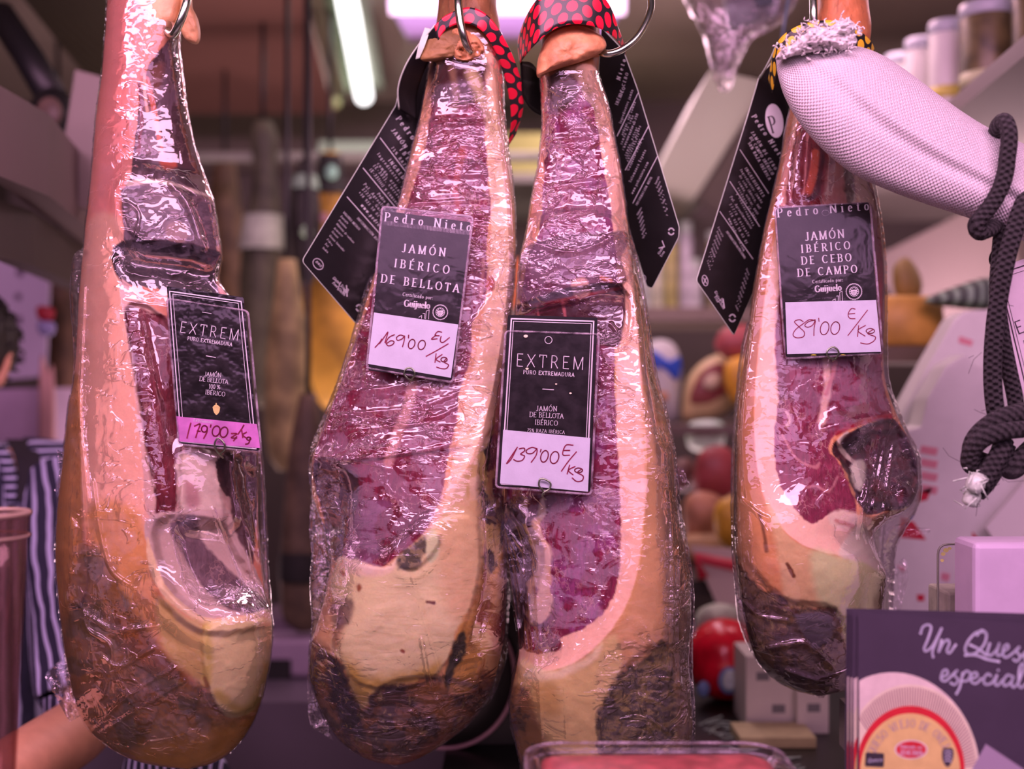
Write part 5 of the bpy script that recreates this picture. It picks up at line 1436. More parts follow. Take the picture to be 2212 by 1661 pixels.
# ---- tag on the second ham
sleeve = [(826, 446), (1022, 468), (978, 826), (792, 795)]
root, cd_, sl, pl = make_tag(
    'b', [(828, 455), (1017, 480), (976, 822), (795, 800)], sleeve, [(808, 675), (990, 701), (974, 816), (795, 786)],
    'zip sleeve tag with large spaced serif lines, on the ham with cream fat lower half',
    ringpts=[(884, 826, -.004), (889, 820, .002), (897, 808, .005), (890, 796, .005), (878, 797, .005), (874, 808, .005), (882, 818, .004), (892, 822, .0)])
C = lambda x, y: (800 + x / 4.05, 430 + y / 4.05)
m = MB()
write(m, 'Pedro Nieto', C(122, 192), C(880, 282), 18.5, pl, **BOD)
write(m, 'JAMÓN', C(276, 462), C(655, 502), 17.5, pl, **BOD)
write(m, 'IBÉRICO', C(208, 594), C(688, 655), 17.5, pl, **BOD)
write(m, 'DE BELLOTA', C(90, 727), C(772, 818), 17.5, pl, **BOD)
write(m, 'Certificado por:', C(282, 846), C(546, 880), 7.2, pl, half=.075, thin=.035, serif=.08)
write(m, 'Guijuelo', C(294, 938), C(520, 960), 14, pl, half=.12, thin=.05, serif=.06)
seal(m, *C(612, 990), 15.5, pl)
bars(m, [[C(424, 1035), C(450, 1018), C(448, 1045)], [C(460, 1000), C(478, 1002), C(474, 1045)], [C(490, 980), C(515, 968), C(510, 1050)], [C(490, 980), C(484, 1048)]], pl)
m.build('lettering', INK, cd_, smooth=False)
m = MB()
scrawl(m, [[(42, 1298), (85, 1250), (100, 1225)], [(82, 1265), (128, 1200), (155, 1165), (128, 1255)], [(212, 1186), (165, 1210), (138, 1255), (158, 1284), (196, 1272), (208, 1248), (180, 1240), (146, 1262)],
           [(298, 1200), (262, 1190), (230, 1212), (240, 1236), (280, 1222), (300, 1198), (296, 1240), (282, 1292)], [(336, 1190), (334, 1216)], oval(362, 1268, 27, 42, .35), oval(450, 1276, 30, 42, .35),
           [(626, 1165), (590, 1160), (566, 1192), (604, 1196)], [(576, 1190), (536, 1225), (586, 1222)], [(620, 1200), (612, 1240), (636, 1254), (692, 1212)], [(488, 1376), (590, 1320), (682, 1266)],
           [(576, 1352), (566, 1430)], [(628, 1360), (576, 1400), (612, 1426)], oval(645, 1404, 27, 20), [(668, 1392), (645, 1425), (684, 1450), (664, 1482), (620, 1482), (580, 1470)]], 800, 430, 4.05, pl, .0012, 1.15)
m.build('handwriting', REDPEN, sl, smooth=False)
m = MB()
for k in range(62):
    t = k / 61
    a, b = C(100 + 766 * t, 190 + 88 * t), C(100 + 764 * t, 224 + 92 * t)
    pen(m, [a, b], pl, .0024, .8)
m.build('zip_seal', PVC_EDGE, root, smooth=False)

# ---- tag on the third ham
card = [(1097, 680), (1291, 686), (1275, 1062), (1074, 1050)]
root, cd_, sl, pl = make_tag(
    'c', card, [(1092, 715), (1294, 722), (1277, 1068), (1071, 1052)], [(1087, 928), (1275, 946), (1270, 1062), (1080, 1044)],
    'matt black tag with double frame line, on the ham with long pink cut',
    ringpts=[(1176, 1068, -.002), (1172, 1058, .003), (1164, 1048, .005), (1167, 1034, .005), (1180, 1036, .005), (1189, 1044, .005), (1186, 1056, .005), (1174, 1064, .004), (1172, 1072, .003), (1180, 1080, -.004)])
m = MB()
fr = lambda i: [lerp_edge(lerp_edge(card[0], card[1], a), lerp_edge(card[3], card[2], a), b) for a, b in ((i[0], i[1]), (1 - i[0], i[1]), (1 - i[0], .985), (i[0], .985))]
outline(m, fr((.042, .022)), pl, .0003, 1.5)
outline(m, fr((.068, .036)), pl, .0003, .7)
C = lambda x, y: (1060 + x / 4.05, 670 + y / 4.05)
write(m, 'EXTREM', C(218, 488), C(812, 520), 26.5, pl, half=.032)
write(m, 'PURO EXTREMADURA', C(284, 556), C(730, 582), 8, pl, half=.085)
pen(m, [C(455, 690), C(550, 696)], pl, .0006, 1.0)
for t, a, b, cp in (('JAMÓN', (398, 880), (580, 884), 10.5), ('DE BELLOTA', (338, 932), (636, 948), 10.5), ('IBÉRICO', (386, 1000), (586, 1010), 10.5), ('75% RAZA IBÉRICA', (318, 1062), (646, 1082), 7)):
    write(m, t, C(*a), C(*b), cp, pl, **GAR)
outline(m, [C(505 + 31 * math.cos(a), 262 + 31 * math.sin(a)) for a in np.linspace(0, 6.28, 24)], pl, .0021, .7)
m.build('lettering', INK, cd_, smooth=False)
m = MB()
scrawl(m, [[(138, 1340), (190, 1262), (234, 1198)], [(140, 1342), (180, 1300), (224, 1215)], [(250, 1212), (290, 1206), (296, 1230), (262, 1258), (296, 1275), (276, 1312), (232, 1320), (200, 1306)], [(406, 1212), (360, 1200), (312, 1225), (322, 1252), (366, 1250), (404, 1216), (396, 1270), (354, 1330)],
           [(440, 1216), (434, 1240)], oval(470, 1278, 31, 52, .3), oval(558, 1288, 36, 54, .3), [(720, 1180), (656, 1182), (630, 1262), (690, 1268)], [(640, 1226), (692, 1226)], [(618, 1408), (680, 1320), (750, 1238)],
           [(690, 1354), (668, 1432)], [(738, 1366), (680, 1400), (720, 1440)], oval(768, 1400, 34, 20), [(790, 1392), (760, 1420), (808, 1450), (798, 1490), (750, 1496), (712, 1466)]], 1060, 670, 4.05, pl, .0012, 1.25)
m.build('handwriting', REDPEN, sl, smooth=False)
m = MB()
for a, b, cc in ((306, 228, 4), (318, 512, 3), (572, 646, 2), (697, 726, 2.4)):
    x, y = C(a, b)
    slab(m, [(x + cc * math.cos(t) * 1.2, y + cc * math.sin(t) * .8) for t in np.linspace(0, 6.28, 8, endpoint=False)], pl, .0018, .0026)
cm = m.build('crumb', mat('meat_crumb', (236, 178, 176), .6), root, smooth=False)
cm['label'] = 'tiny pale meat crumbs on the sleeve'
cm['kind'] = 'stuff'

# ---- tag on the fourth ham
card = [(1676, 450), (1877, 437), (1903, 764), (1698, 772)]
root, cd_, sl, pl = make_tag(
    'd', card, [(1674, 449), (1880, 438), (1907, 764), (1696, 775)], [(1696, 653), (1892, 648), (1903, 760), (1700, 765)],
    'black tag with four spaced serif lines, on the ham with a dark hollow',
    ringpts=[(1800, 780, -.004), (1806, 772, .003), (1809, 760, .005), (1798, 750, .005), (1786, 756, .005), (1784, 766, .005), (1792, 774, .004), (1806, 776, .002)])
C = lambda x, y: (1660 + x / 4.49, 420 + y / 4.49)
m = MB()
write(m, 'Pedro Nieto', C(86, 222), C(975, 150), 19, pl, **BOD)
write(m, 'JAMÓN', C(358, 448), C(735, 418), 17.5, pl, **BOD)
write(m, 'IBÉRICO', C(318, 566), C(792, 528), 16.5, pl, **BOD)
write(m, 'DE CEBO', C(320, 680), C(804, 645), 16.5, pl, **BOD)
write(m, 'DE CAMPO', C(282, 798), C(860, 758), 16.5, pl, **BOD)
write(m, 'Certificado por:', C(426, 862), C(722, 842), 7, pl, half=.075, thin=.035, serif=.08)
write(m, 'Guijuelo', C(452, 948), C(708, 930), 13.5, pl, half=.12, thin=.05, serif=.06)
seal(m, *C(828, 942), 16.5, pl)
bars(m, [[C(620, 1028), C(648, 1012), C(646, 1030)], [C(660, 986), C(676, 984), C(676, 1030)], [C(690, 950), C(712, 936), C(716, 1030)], [C(690, 950), C(692, 1030)]], pl)
m.build('lettering', INK, cd_, smooth=False)
m = MB()
scrawl(m, [[(335, 1235), (300, 1215), (250, 1235), (300, 1290), (345, 1335), (335, 1380), (270, 1390), (236, 1362), (262, 1310), (340, 1250), (395, 1215), (450, 1222)], [(452, 1215), (385, 1235), (350, 1270), (378, 1288), (425, 1268), (452, 1226), (440, 1300), (438, 1370)],
           [(485, 1200), (488, 1232)], oval(542, 1298, 40, 64, .25), oval(645, 1296, 42, 62, .25), [(838, 1112), (800, 1108), (770, 1160), (785, 1200), (838, 1206)], [(770, 1160), (835, 1154)], [(768, 1368), (860, 1250), (958, 1122)],
           [(872, 1272), (860, 1380)], [(938, 1270), (865, 1320), (935, 1375)], oval(985, 1324, 40, 24), [(1010, 1310), (960, 1350), (1032, 1380), (1020, 1420), (960, 1450), (890, 1440)]], 1660, 420, 4.49, pl, .0012, .95)
m.build('handwriting', REDPEN, sl, smooth=False)
m = MB()
outline(m, [C(548 + 34 * math.cos(a), 182 + 28 * math.sin(a)) for a in np.linspace(0, 6.28, 20)], pl, .0022, .5)
m.build('punched_hole', PVC_EDGE, root, smooth=False)
for x in (438, 722):
    m = MB()
    slab(m, [C(x + 28 * math.cos(t), 1560 + 8 * math.sin(t)) for t in np.linspace(math.pi, 2 * math.pi, 9)], pl, .0002, .0006)
    m.build('yellow_dot', mat('yellow_dot', (240, 180, 60), .5), cd_, smooth=False)

# ================================================================== black hang tags with dotted collars
EDGE = mat('cut_card_edge', (214, 176, 190), .6)


def dots_material(name, c):
    N = Nodes(name)
    b = N.n('ShaderNodeBsdfPrincipled')
    at = N.n('ShaderNodeAttribute', attribute_name='flat').outputs['Vector']
    sp = N.n('ShaderNodeSeparateXYZ')
    N.l(at, sp.inputs[0])
    u, v = N.math('DIVIDE', sp.outputs[0], 34.0), N.math('DIVIDE', sp.outputs[1], 50.0)

    def cell(du, dv):
        a = N.math('SUBTRACT', N.math('FRACT', N.math('ADD', u, du)), .5)
        c_ = N.math('SUBTRACT', N.math('FRACT', N.math('ADD', v, dv)), .5)
        a = N.math('MULTIPLY', a, 34.0)
        c_ = N.math('MULTIPLY', c_, 50.0)
        return N.math('LESS_THAN', N.math('SQRT', N.math('ADD', N.math('MULTIPLY', a, a), N.math('MULTIPLY', c_, c_))), 12.0)
    f = N.math('MAXIMUM', cell(0, 0), cell(.5, .5))
    N.l(N.mixc(f, tuple(alb((38, 26, 32))), c), b.inputs['Base Color'])
    b.inputs['Roughness'].default_value = .3
    N.l(b.outputs[0], N.out.inputs[0])
    return N.m


RED_DOTS = dots_material('red_dots', (.85, .012, .05))
YELLOW_DOTS = dots_material('yellow_dots', (.95, .66, .04))


def collar(A, B, m, parent, thick=.0010, name='collar'):
    """A card strip looped round the shank: A and B are its two edges, (x, y, distance)."""
    a, b = cr(A, 7), cr(B, 7)
    pa, pb = np.array([P(*q) for q in a]), np.array([P(*q) for q in b])
    n = 9
    g, uv = [], []
    s = np.concatenate([[0], np.cumsum(np.linalg.norm(np.diff((pa + pb) / 2, axis=0), axis=1))])
    for i in range(len(a)):
        wd = np.linalg.norm(pb[i] - pa[i])
        g.append([pa[i] * (1 - t) + pb[i] * t for t in np.linspace(0, 1, n)])
        uv.append([(s[i] / .000567, wd * t / .000567) for t in np.linspace(0, 1, n)])
    mb = MB().grid(np.array(g), np.array(uv))
    o = mb.build(name, m, parent)
    md = o.modifiers.new('thickness', 'SOLIDIFY')
    md.thickness = thick
    md.offset = 0
    return o


def hang_tag(poly, plane, text, collar_spec, label, m, extra=None, radii=6):
    root = thing('hang_tag', plane(*poly[0]), label, 'tag', 'black hang tags round the shanks')
    mb = MB()
    slab(mb, rounded(poly, radii), plane, -0.0005, 0.0005)
    cd2 = mb.build('card', BLACK, root, smooth=False)
    mb = MB()
    rp = rounded(poly, radii)
    mb.tube([plane(x, y, 0) for x, y in rp] + [plane(*rp[0], 0), plane(*rp[1], 0)], .0006, 5, caps=False)
    mb.build('card_edge', EDGE, root)
    mb = MB()
    text(mb, plane)
    mb.build('lettering', INK, cd2, smooth=False)
    if collar_spec:
        collar(*collar_spec, m, root)
    if extra:
        extra(root, plane)
    return root


def small_print(mb, pl, rows, u, **k):
    """rows: (text, x, y, length, cap) with the baseline running along u."""
    un = np.asarray(u, float) / np.hypot(*u)
    for t, x, y, L, cap in rows:
        write(mb, t, (x, y), (x + un[0] * L, y + un[1] * L), cap, pl, w=.0009, **k)


def circle_pts(cx, cy, rx, ry, rot=0, n=22):
    c, s = math.cos(rot), math.sin(rot)
    return [(cx + rx * math.cos(a) * c - ry * math.sin(a) * s, cy + rx * math.cos(a) * s + ry * math.sin(a) * c) for a in np.linspace(0, 2 * math.pi, n, endpoint=False)]


def recycle(mb, pl, cx, cy, r):
    for k in range(2):
        a0 = k * math.pi + .5
        pen(mb, [(cx + r * math.cos(a), cy + r * 1.15 * math.sin(a)) for a in np.linspace(a0, a0 + 2.3, 9)], pl, .0009, r * .22)


def text_b(mb, pl):
    C = lambda x, y: (640 + x / 3.46, 220 + y / 3.46)
    up = (.80, -.60)
    k = dict(up=up)

    def row(t, a, b, cap, **kw):
        write(mb, t, C(*a), C(*b), cap, pl, w=.0009, up=(.82, -.57), **kw)
    row('Pedro Nieto', (742, 128), (1010, 480), 12, **BOD)
    row('JAMÓN DE CEBO', (708, 214), (960, 560), 8.5, half=.075, thin=.03, serif=.08)
    row('IBÉRICO', (770, 360), (930, 580), 8.5, half=.075, thin=.03, serif=.08)
    row('75% RAZA IBÉRICA', (706, 345), (930, 660), 6, **GAR)
    row('INGREDIENTES', (684, 440), (900, 720), 7.5, half=.075, thin=.03, serif=.08)
    row('Ingredientes: jamón', (602, 392), (850, 720), 6.5, **GAR)
    row('común, azúcar, an', (602, 465), (820, 750), 6.5, **GAR)
    row('(E-301), corrector', (574, 480), (800, 770), 6.5, **GAR)
    row('(E-331iii) y conserva', (545, 508), (770, 800), 6.5, **GAR)
    row('Pedro Nieto', (602, 690), (720, 830), 6, **GAR)
    row('Pol. Agroalim. c/', (500, 618), (700, 860), 6, **GAR)
    row('37770 - Guijuelo', (488, 655), (680, 890), 6, **GAR)
    row('+34 923 58 02 01', (464, 680), (640, 900), 5.5, **GAR)
    row('www.pedronieto', (478, 775), (680, 1010), 7.5, half=.07, thin=.04)
    row('INFORMACIÓN NUTR', (450, 872), (620, 1060), 5, **GAR)
    row('VALORES MEDIOS', (346, 828), (466, 960), 4.6, **GAR)
    for t, a, b in (('Energía', (328, 858), (380, 912)), ('Proteína', (312, 888), (368, 946)), ('Hidratos de carbono', (296, 914), (424, 1056)), ('Azúcares', (278, 946), (340, 1008)), ('Grasas', (262, 972), (306, 1018)),
                    ('Grasas Saturadas', (244, 1002), (352, 1118)), ('Fibra', (226, 1030), (264, 1076)), ('Sal', (212, 1062), (232, 1086)), ('Sodio', (192, 1092), (230, 1130))):
        row(t, a, b, 4.2, **GAR)
    for a, b in (((626, 270), (845, 560)), ((498, 495), (745, 795)), ((378, 710), (640, 1005))):
        pen(mb, [C(*a), C(*b)], pl, .0009, .7)
    outline(mb, [C(*q) for q in circle_pts(162, 1212, 45, 34, .9)], pl, .0009, .6)
    row('ES 10 CE', (142, 1196), (182, 1236), 4, half=.08)
    row('Gluten', (268, 1318), (320, 1366), 5.4, half=.08)
    row('Free', (266, 1356), (300, 1388), 5.4, half=.08)
    row('Sin', (326, 1376), (352, 1404), 6, half=.08)
    row('Gluten', (310, 1402), (356, 1450), 5.4, half=.08)
    pen(mb, [C(332, 1346), C(306, 1404)], pl, .0009, .6)
    pen(mb, [C(374, 1372), C(378, 1454)], pl, .0009, 1.0)
    for q in ((362, 1410), (374, 1418), (358, 1424), (380, 1404)):
        outline(mb, [C(*z) for z in circle_pts(*q, 9, 6, .6, 10)], pl, .0009, .9)
    recycle(mb, pl, *C(468, 1540), 6)


def fold_b(root, pl):
    A = [(862, 236, 1.44), (860, 190, 1.42), (876, 142, 1.40), (905, 96, 1.385), (940, 54, 1.3725)]
    B = [(900, 260, 1.45), (900, 210, 1.44), (912, 165, 1.42), (930, 125, 1.40), (948, 90, 1.3745)]
    collar(A, B, BLACK, root, name='collar_inside')
    MB().tube(cr([P(*q) for q in A], 6), .0011, 6).build('cut_edge', EDGE, root)
    collar([(918, 60, 1.384), (905, 96, 1.38), (898, 128, 1.385)], [(930, 62, 1.38), (918, 98, 1.376), (906, 126, 1.382)], EDGE, root, name='paper_tab')


def fold_c(root, pl):
    collar([(1124, 132, 1.40), (1150, 138, 1.425), (1178, 180, 1.445), (1196, 200, 1.455)], [(1128, 206, 1.415), (1146, 236, 1.435), (1172, 252, 1.45), (1196, 262, 1.46)], BLACK, root, name='collar_inside')


def fold_d(root, pl):
    MB().tube(cr([P(1641, 168, 1.452), P(1652, 150, 1.425), P(1666, 124, 1.402), P(1680, 92, 1.38)], 6), .0016, 6).build('cut_edge', EDGE, root)
    disc_d(root, pl)


pb = Plane((855, 228, 1.455), (985, 400, 1.50), (652, 564, 1.425))
hang_tag([(862, 195), (855, 228), (652, 564), (770, 700), (1000, 400), (1000, 180), (930, 120)], pb, text_b,
         ([(938, 56, 1.372), (965, 32, 1.37), (1015, 16, 1.37), (1060, 40, 1.372), (1102, 108, 1.385), (1127, 180, 1.41), (1130, 235, 1.43), (1114, 290, 1.45)],
          [(946, 88, 1.374), (966, 62, 1.372), (1004, 50, 1.37), (1040, 66, 1.372), (1068, 108, 1.385), (1092, 175, 1.41), (1104, 250, 1.43), (1098, 315, 1.45)]),
         'black printed card with red dotted collar, tilted behind the ham with cream fat', RED_DOTS, fold_b, radii=[0, 2, 9, 5, 0, 0, 0])


def text_c(mb, pl):
    C = lambda x, y: (1080 + x / 3.076, y / 3.076)

    def row(t, a, b, cap, **kw):
        write(mb, t, C(*a), C(*b), cap, pl, w=.0009, up=(-.80, -.35), **kw)
    row('Nieto', (800, 535), (838, 400), 8.5, **BOD)
    row('DE CEBO', (810, 640), (856, 490), 6.5, half=.075, thin=.03, serif=.08)
    row('IBÉRICO', (785, 700), (835, 585), 6.5, half=.075, thin=.03, serif=.08)
    for k in range(7):
        row(('www.pedronieto.com', 'Salamanca España', 'Guijuelo 37770 c', 'corrector acidez', 'conservador E-250', 'azúcar, sal común', 'Ingredientes jamón')[k], (885 - 13 * k, 1290 - 78 * k), (990 - 17 * k, 1100 - 80 * k - 20), 5.2, **GAR)
    for k in range(5):
        row(('jamón de cebo', 'ibérico, sal', 'común, azúcar', 'antioxidante', 'corrector E-331')[k], (812 + 14 * k, 960 + 38 * k), (890 + 13 * k, 770 + 40 * k), 4.6, **GAR)
    for a, b in (((780, 905), (922, 615)), ((835, 1130), (992, 833)), ((885, 1350), (1048, 1040))):
        pen(mb, [C(*a), C(*b)], pl, .0009, .7)
    row('INFORMACIÓN NUTR', (915, 1365), (1015, 1180), 4.4, **GAR)
    for k in range(9):
        row(('Energía', 'Grasas', 'Azúcar', 'Fibra', 'Sal', 'Sodio', 'kJ', 'kcal', 'g')[k], (1040 + 9 * k, 1225 + 26 * k), (1062 + 8 * k, 1175 + 30 * k), 3.8, **GAR)
    for k in range(7):
        row(('Hidratos', 'Proteína', 'saturadas', 'carbono', 'Valores', 'medios', '100 g')[k], (920 + 6 * k, 1430 + 26 * k), (945 + 5 * k, 1380 + 28 * k), 3.6, **GAR)
    recycle(mb, pl, *C(1140, 1538), 6)
    row('Gluten', (1062, 1690), (1092, 1640), 4.6, half=.08)
    row('Free', (1078, 1706), (1098, 1672), 4.6, half=.08)
    pen(mb, [C(1060, 1648), C(1095, 1640), C(1080, 1600)], pl, .0009, .9)
    outline(mb, [C(*q) for q in circle_pts(955, 1850, 16, 22)], pl, .0009, .5)


pc = Plane((1345, 110, 1.44), (1467, 492, 1.425), (1250, 200, 1.48))
hang_tag([(1300, 60), (1346, 108), (1376, 190), (1467, 490), (1466, 512), (1409, 622), (1398, 618), (1352, 470), (1290, 200)], pc, text_c,
         ([(1128, 150, 1.43), (1119, 88, 1.40), (1152, 10, 1.337), (1200, -30, 1.327), (1260, -34, 1.327), (1310, 2, 1.337), (1338, 66, 1.357), (1352, 112, 1.41)],
          [(1132, 142, 1.43), (1124, 136, 1.40), (1152, 100, 1.337), (1196, 64, 1.324), (1240, 52, 1.322), (1292, 60, 1.332), (1330, 84, 1.352), (1350, 118, 1.41)]),
         'black printed card with red dotted collar, beside the curved silver hook', RED_DOTS, fold_c, radii=[0, 2, 0, 4, 4, 4, 4, 0, 0])


def text_d(mb, pl):
    C = lambda x, y: (1500 + x / 3.076, y / 3.076)

    def row(t, a, b, cap, **kw):
        write(mb, t, C(*a), C(*b), cap, pl, w=.0009, up=(.85, -.45), **kw)
    row('Pedro Nieto', (376, 775), (570, 1060), 10.5, **BOD)
    for k, t in enumerate(('JAMÓN DE CEBO', 'DE CAMPO IBÉRICO', '50% RAZA IBÉRICA')):
        row(t, (372 - 10 * k, 880 + 36 * k), (530 - 20 * k, 1130 + 34 * k), 6.2, half=.075, thin=.03, serif=.08)
    row('INGREDIENTES', (330, 1120), (450, 1310), 6, half=.075, thin=.03, serif=.08)
    for k, t in enumerate(('Ingredientes: jamón', 'de cebo ibérico, sal', 'común, azúcar, anti', 'oxidante (E-301)', 'y conservadores')):
        row(t, (300 - 6 * k, 1130 + 40 * k), (440 - 14 * k, 1350 + 38 * k), 5.2, **GAR)
    for k, t in enumerate(('Pol. Agroalimentario', '37770 Guijuelo', '+34 923 58 02 01', 'www.pedronieto.com')):
        row(t, (232 - 4 * k, 1310 + 48 * k), (370 - 16 * k, 1520 + 50 * k), 5.2, **GAR)
    for a, b in (((300, 995), (490, 1285)), ((232, 1205), (430, 1505)), ((166, 1405), (385, 1720))):
        pen(mb, [C(*a), C(*b)], pl, .0009, .7)
    row('INFORMACIÓN NUTRICIONAL', (206, 1540), (330, 1720), 4.4, **GAR)
    D = lambda x, y: (1340 + x / 3.461, 480 + y / 3.461)
    for k, t in enumerate(('Energía', 'Proteínas', 'Hidratos', 'Azúcares', 'Grasas', 'Saturadas', 'Fibra', 'Sal', 'Sodio')):
        write(mb, t, D(724 - 10 * k, 40 + 31 * k), D(760 - 12 * k, 110 + 31 * k), 3.8, pl, w=.0009, up=(.85, -.45), **GAR)
        write(mb, t[:5], D(935 - 10 * k, 350 + 34 * k), D(955 - 10 * k, 395 + 34 * k), 3.6, pl, w=.0009, up=(.85, -.45), **GAR)
    outline(mb, [D(*q) for q in circle_pts(630, 436, 21, 40, -.2)], pl, .0009, .7)
    pen(mb, [D(618, 415), D(642, 458)], pl, .0009, .7)
    pen(mb, [D(640, 415), D(620, 458)], pl, .0009, .7)
    write(mb, 'Gluten', D(700, 520), D(735, 590), 5, pl, w=.0009, up=(.85, -.45), half=.08)
    write(mb, 'Free', D(698, 560), D(722, 600), 5, pl, w=.0009, up=(.85, -.45), half=.08)
    write(mb, 'Sin', D(742, 575), D(758, 605), 5.5, pl, w=.0009, up=(.85, -.45), half=.08)
    write(mb, 'Gluten', D(730, 590), D(765, 650), 5, pl, w=.0009, up=(.85, -.45), half=.08)
    pen(mb, [D(765, 575), D(774, 640)], pl, .0009, 1.2)
    recycle(mb, pl, *D(834, 716), 6.5)


def disc_d(root, pl):
    mb = MB()
    slab(mb, circle_pts(1672, 261, 19, 37, -.15, 26), pl, .0003, .0009)
    dk = mb.build('emblem', INK, root, smooth=False)
    mb = MB()
    write(mb, 'P', (1666, 288), (1680, 284), 36, pl, w=.0012, half=.07, thin=.02, serif=.1)
    mb.build('emblem_letter', BLACK, dk, smooth=False)


pd_ = Plane((1640, 150, 1.455), (1720, 260, 1.49), (1505, 605, 1.43))
hang_tag([(1672, 130), (1640, 165), (1618, 240), (1504, 606), (1585, 724), (1640, 600), (1720, 330), (1740, 110)], pd_, text_d,
         ([(1660, 170, 1.42), (1672, 110, 1.39), (1692, 76, 1.375), (1735, 52, 1.365), (1795, 44, 1.36), (1845, 60, 1.37), (1880, 88, 1.39), (1892, 118, 1.42)],
          [(1668, 200, 1.42), (1680, 150, 1.39), (1700, 122, 1.375), (1740, 100, 1.365), (1795, 92, 1.36), (1838, 100, 1.37), (1872, 112, 1.39), (1888, 128, 1.42)]),
         'black printed card with yellow dotted collar, behind the ham under the woven cover', YELLOW_DOTS, fold_d, radii=[0, 6, 0, 7, 5, 0, 0, 0])
# ================================================================== skin flaps, hooks, rail
FLAP = mat('skin_flap', (232, 134, 112), .5, var=.18, scale=40, bump=.3, bscale=150)
FLAP_B = mat('skin_flap_tan', (150, 84, 60), .6, var=.3, scale=30, bump=.3, bscale=120)
FLAP_C = mat('skin_flap_orange', (230, 122, 98), .5, var=.28, scale=34, bump=.35, bscale=120)
ra, rb, rc, rd = (HAMS[k]['root'] for k in 'abcd')
MB().pillow(cr([(250, -60), (262, 0), (286, 20), (312, 36), (332, 56), (346, 71), (362, 73), (376, 62), (392, 20), (388, -60)], 6, True), 1.395, .030, .02, 18, power=2.6, lump=.004, lsize=26).build('skin_flap', FLAP, ra)
MB().pillow(cr([(384, -50), (386, 20), (390, 62), (402, 86), (424, 93), (430, 70), (424, 36), (410, 4), (404, -50)], 6, True), 1.390, .014, .02, 14, power=2.6, lump=.004, lsize=14).build('skin_flap', FLAP, ra)
MB().pillow(cr([(908, 128), (925, 80), (950, 60), (1000, 62), (1030, 80), (1040, 104), (1000, 118), (960, 128)], 6, True), 1.385, .014, .02, 16, lump=.006, lsize=18).build('skin_flap', FLAP_B, rb)
MB().pillow(cr([(976, 66), (1000, 62), (1036, 84), (1046, 112), (1020, 130), (985, 128), (980, 100)], 6, True), 1.378, .010, .02, 16, lump=.012, lsize=12, seed=3).build('frayed_skin', FLAP_C, rb)
MB().pillow(cr([(1160, 161), (1164, 120), (1180, 84), (1206, 64), (1250, 54), (1296, 74), (1310, 98), (1296, 116), (1256, 134), (1216, 146), (1184, 156)], 6, True), 1.366, .034, .03, 20, power=3.2, lump=.005, lsize=24).build('skin_flap', FLAP_C, rc)

RAIL_Z = 2.05


def hook(pts, r, label):
    p = cr([P(*q) for q in pts], 8)
    o = single(MB().tube(p, r, 12), 'hook', STEEL, label, 'hook', 'steel hooks on the ham rail')
    return o


hook([(420, -150, 1.40), (412, -60, 1.37), (406, -10, 1.356), (398, 22, 1.352), (386, 54, 1.354), (374, 74, 1.362), (362, 68, 1.375)], .0050, 'steel hook through the pink skin flap of the ham with orange rind')
hook([(988, -150, 1.40), (988, -60, 1.37), (990, 0, 1.352), (994, 44, 1.350), (1002, 80, 1.352), (1012, 104, 1.362), (1020, 112, 1.375)], .0048, 'steel hook passing in front of the red dotted collar')
hook([(1330, -150, 1.40), (1385, -60, 1.38), (1406, 0, 1.37), (1400, 38, 1.362), (1376, 80, 1.355), (1345, 106, 1.352), (1318, 116, 1.354), (1298, 112, 1.362), (1288, 100, 1.38)], .0044, 'curved silver ring hook beside the orange skin cap')
hook([(1756, -150, 1.40), (1756, -60, 1.39), (1757, 0, 1.378), (1758, 40, 1.376), (1762, 90, 1.385), (1772, 104, 1.40)], .0048, 'straight steel hook above the frayed end of the woven cover')
tag(MB().tube([(-1.2, 1.40, RAIL_Z), (1.0, 1.40, RAIL_Z)], .012, 14).build('trim_1', STEEL), kind='structure')

# ================================================================== white woven cover and its cord


def weave_material():
    N = Nodes('woven_cotton')
    b = N.n('ShaderNodeBsdfPrincipled')
    sp = N.n('ShaderNodeSeparateXYZ')
    N.l(N.n('ShaderNodeAttribute', attribute_name='flat').outputs['Vector'], sp.inputs[0])
    u, v = N.math('MULTIPLY', sp.outputs[0], 2 * math.pi / .0045), N.math('MULTIPLY', sp.outputs[1], 2 * math.pi / .0057)
    a = N.math('MULTIPLY', N.math('SINE', u), N.math('SINE', v))
    h = N.math('ADD', N.math('MULTIPLY', a, .5), N.math('MULTIPLY', N.math('SINE', N.math('MULTIPLY', u, 2.0)), .14))
    N.l(N.mixc(N.ramp(h, -.5, .4), tuple(alb((214, 152, 182))), tuple(alb((246, 194, 220)))), b.inputs['Base Color'])
    b.inputs['Roughness'].default_value = .7
    b.inputs['Sheen Weight'].default_value = .2
    N.l(N.bump(N.math('ADD', h, N.math('MULTIPLY', N.noise(N.coords(), 300, 2), .3)), .8, .0022), b.inputs['Normal'])
    N.l(b.outputs[0], N.out.inputs[0])
    return N.m


WEAVE = weave_material()
COTTON = mat('loose_cotton', (244, 186, 210), .85, var=.1, scale=200, bump=.6, bscale=300)


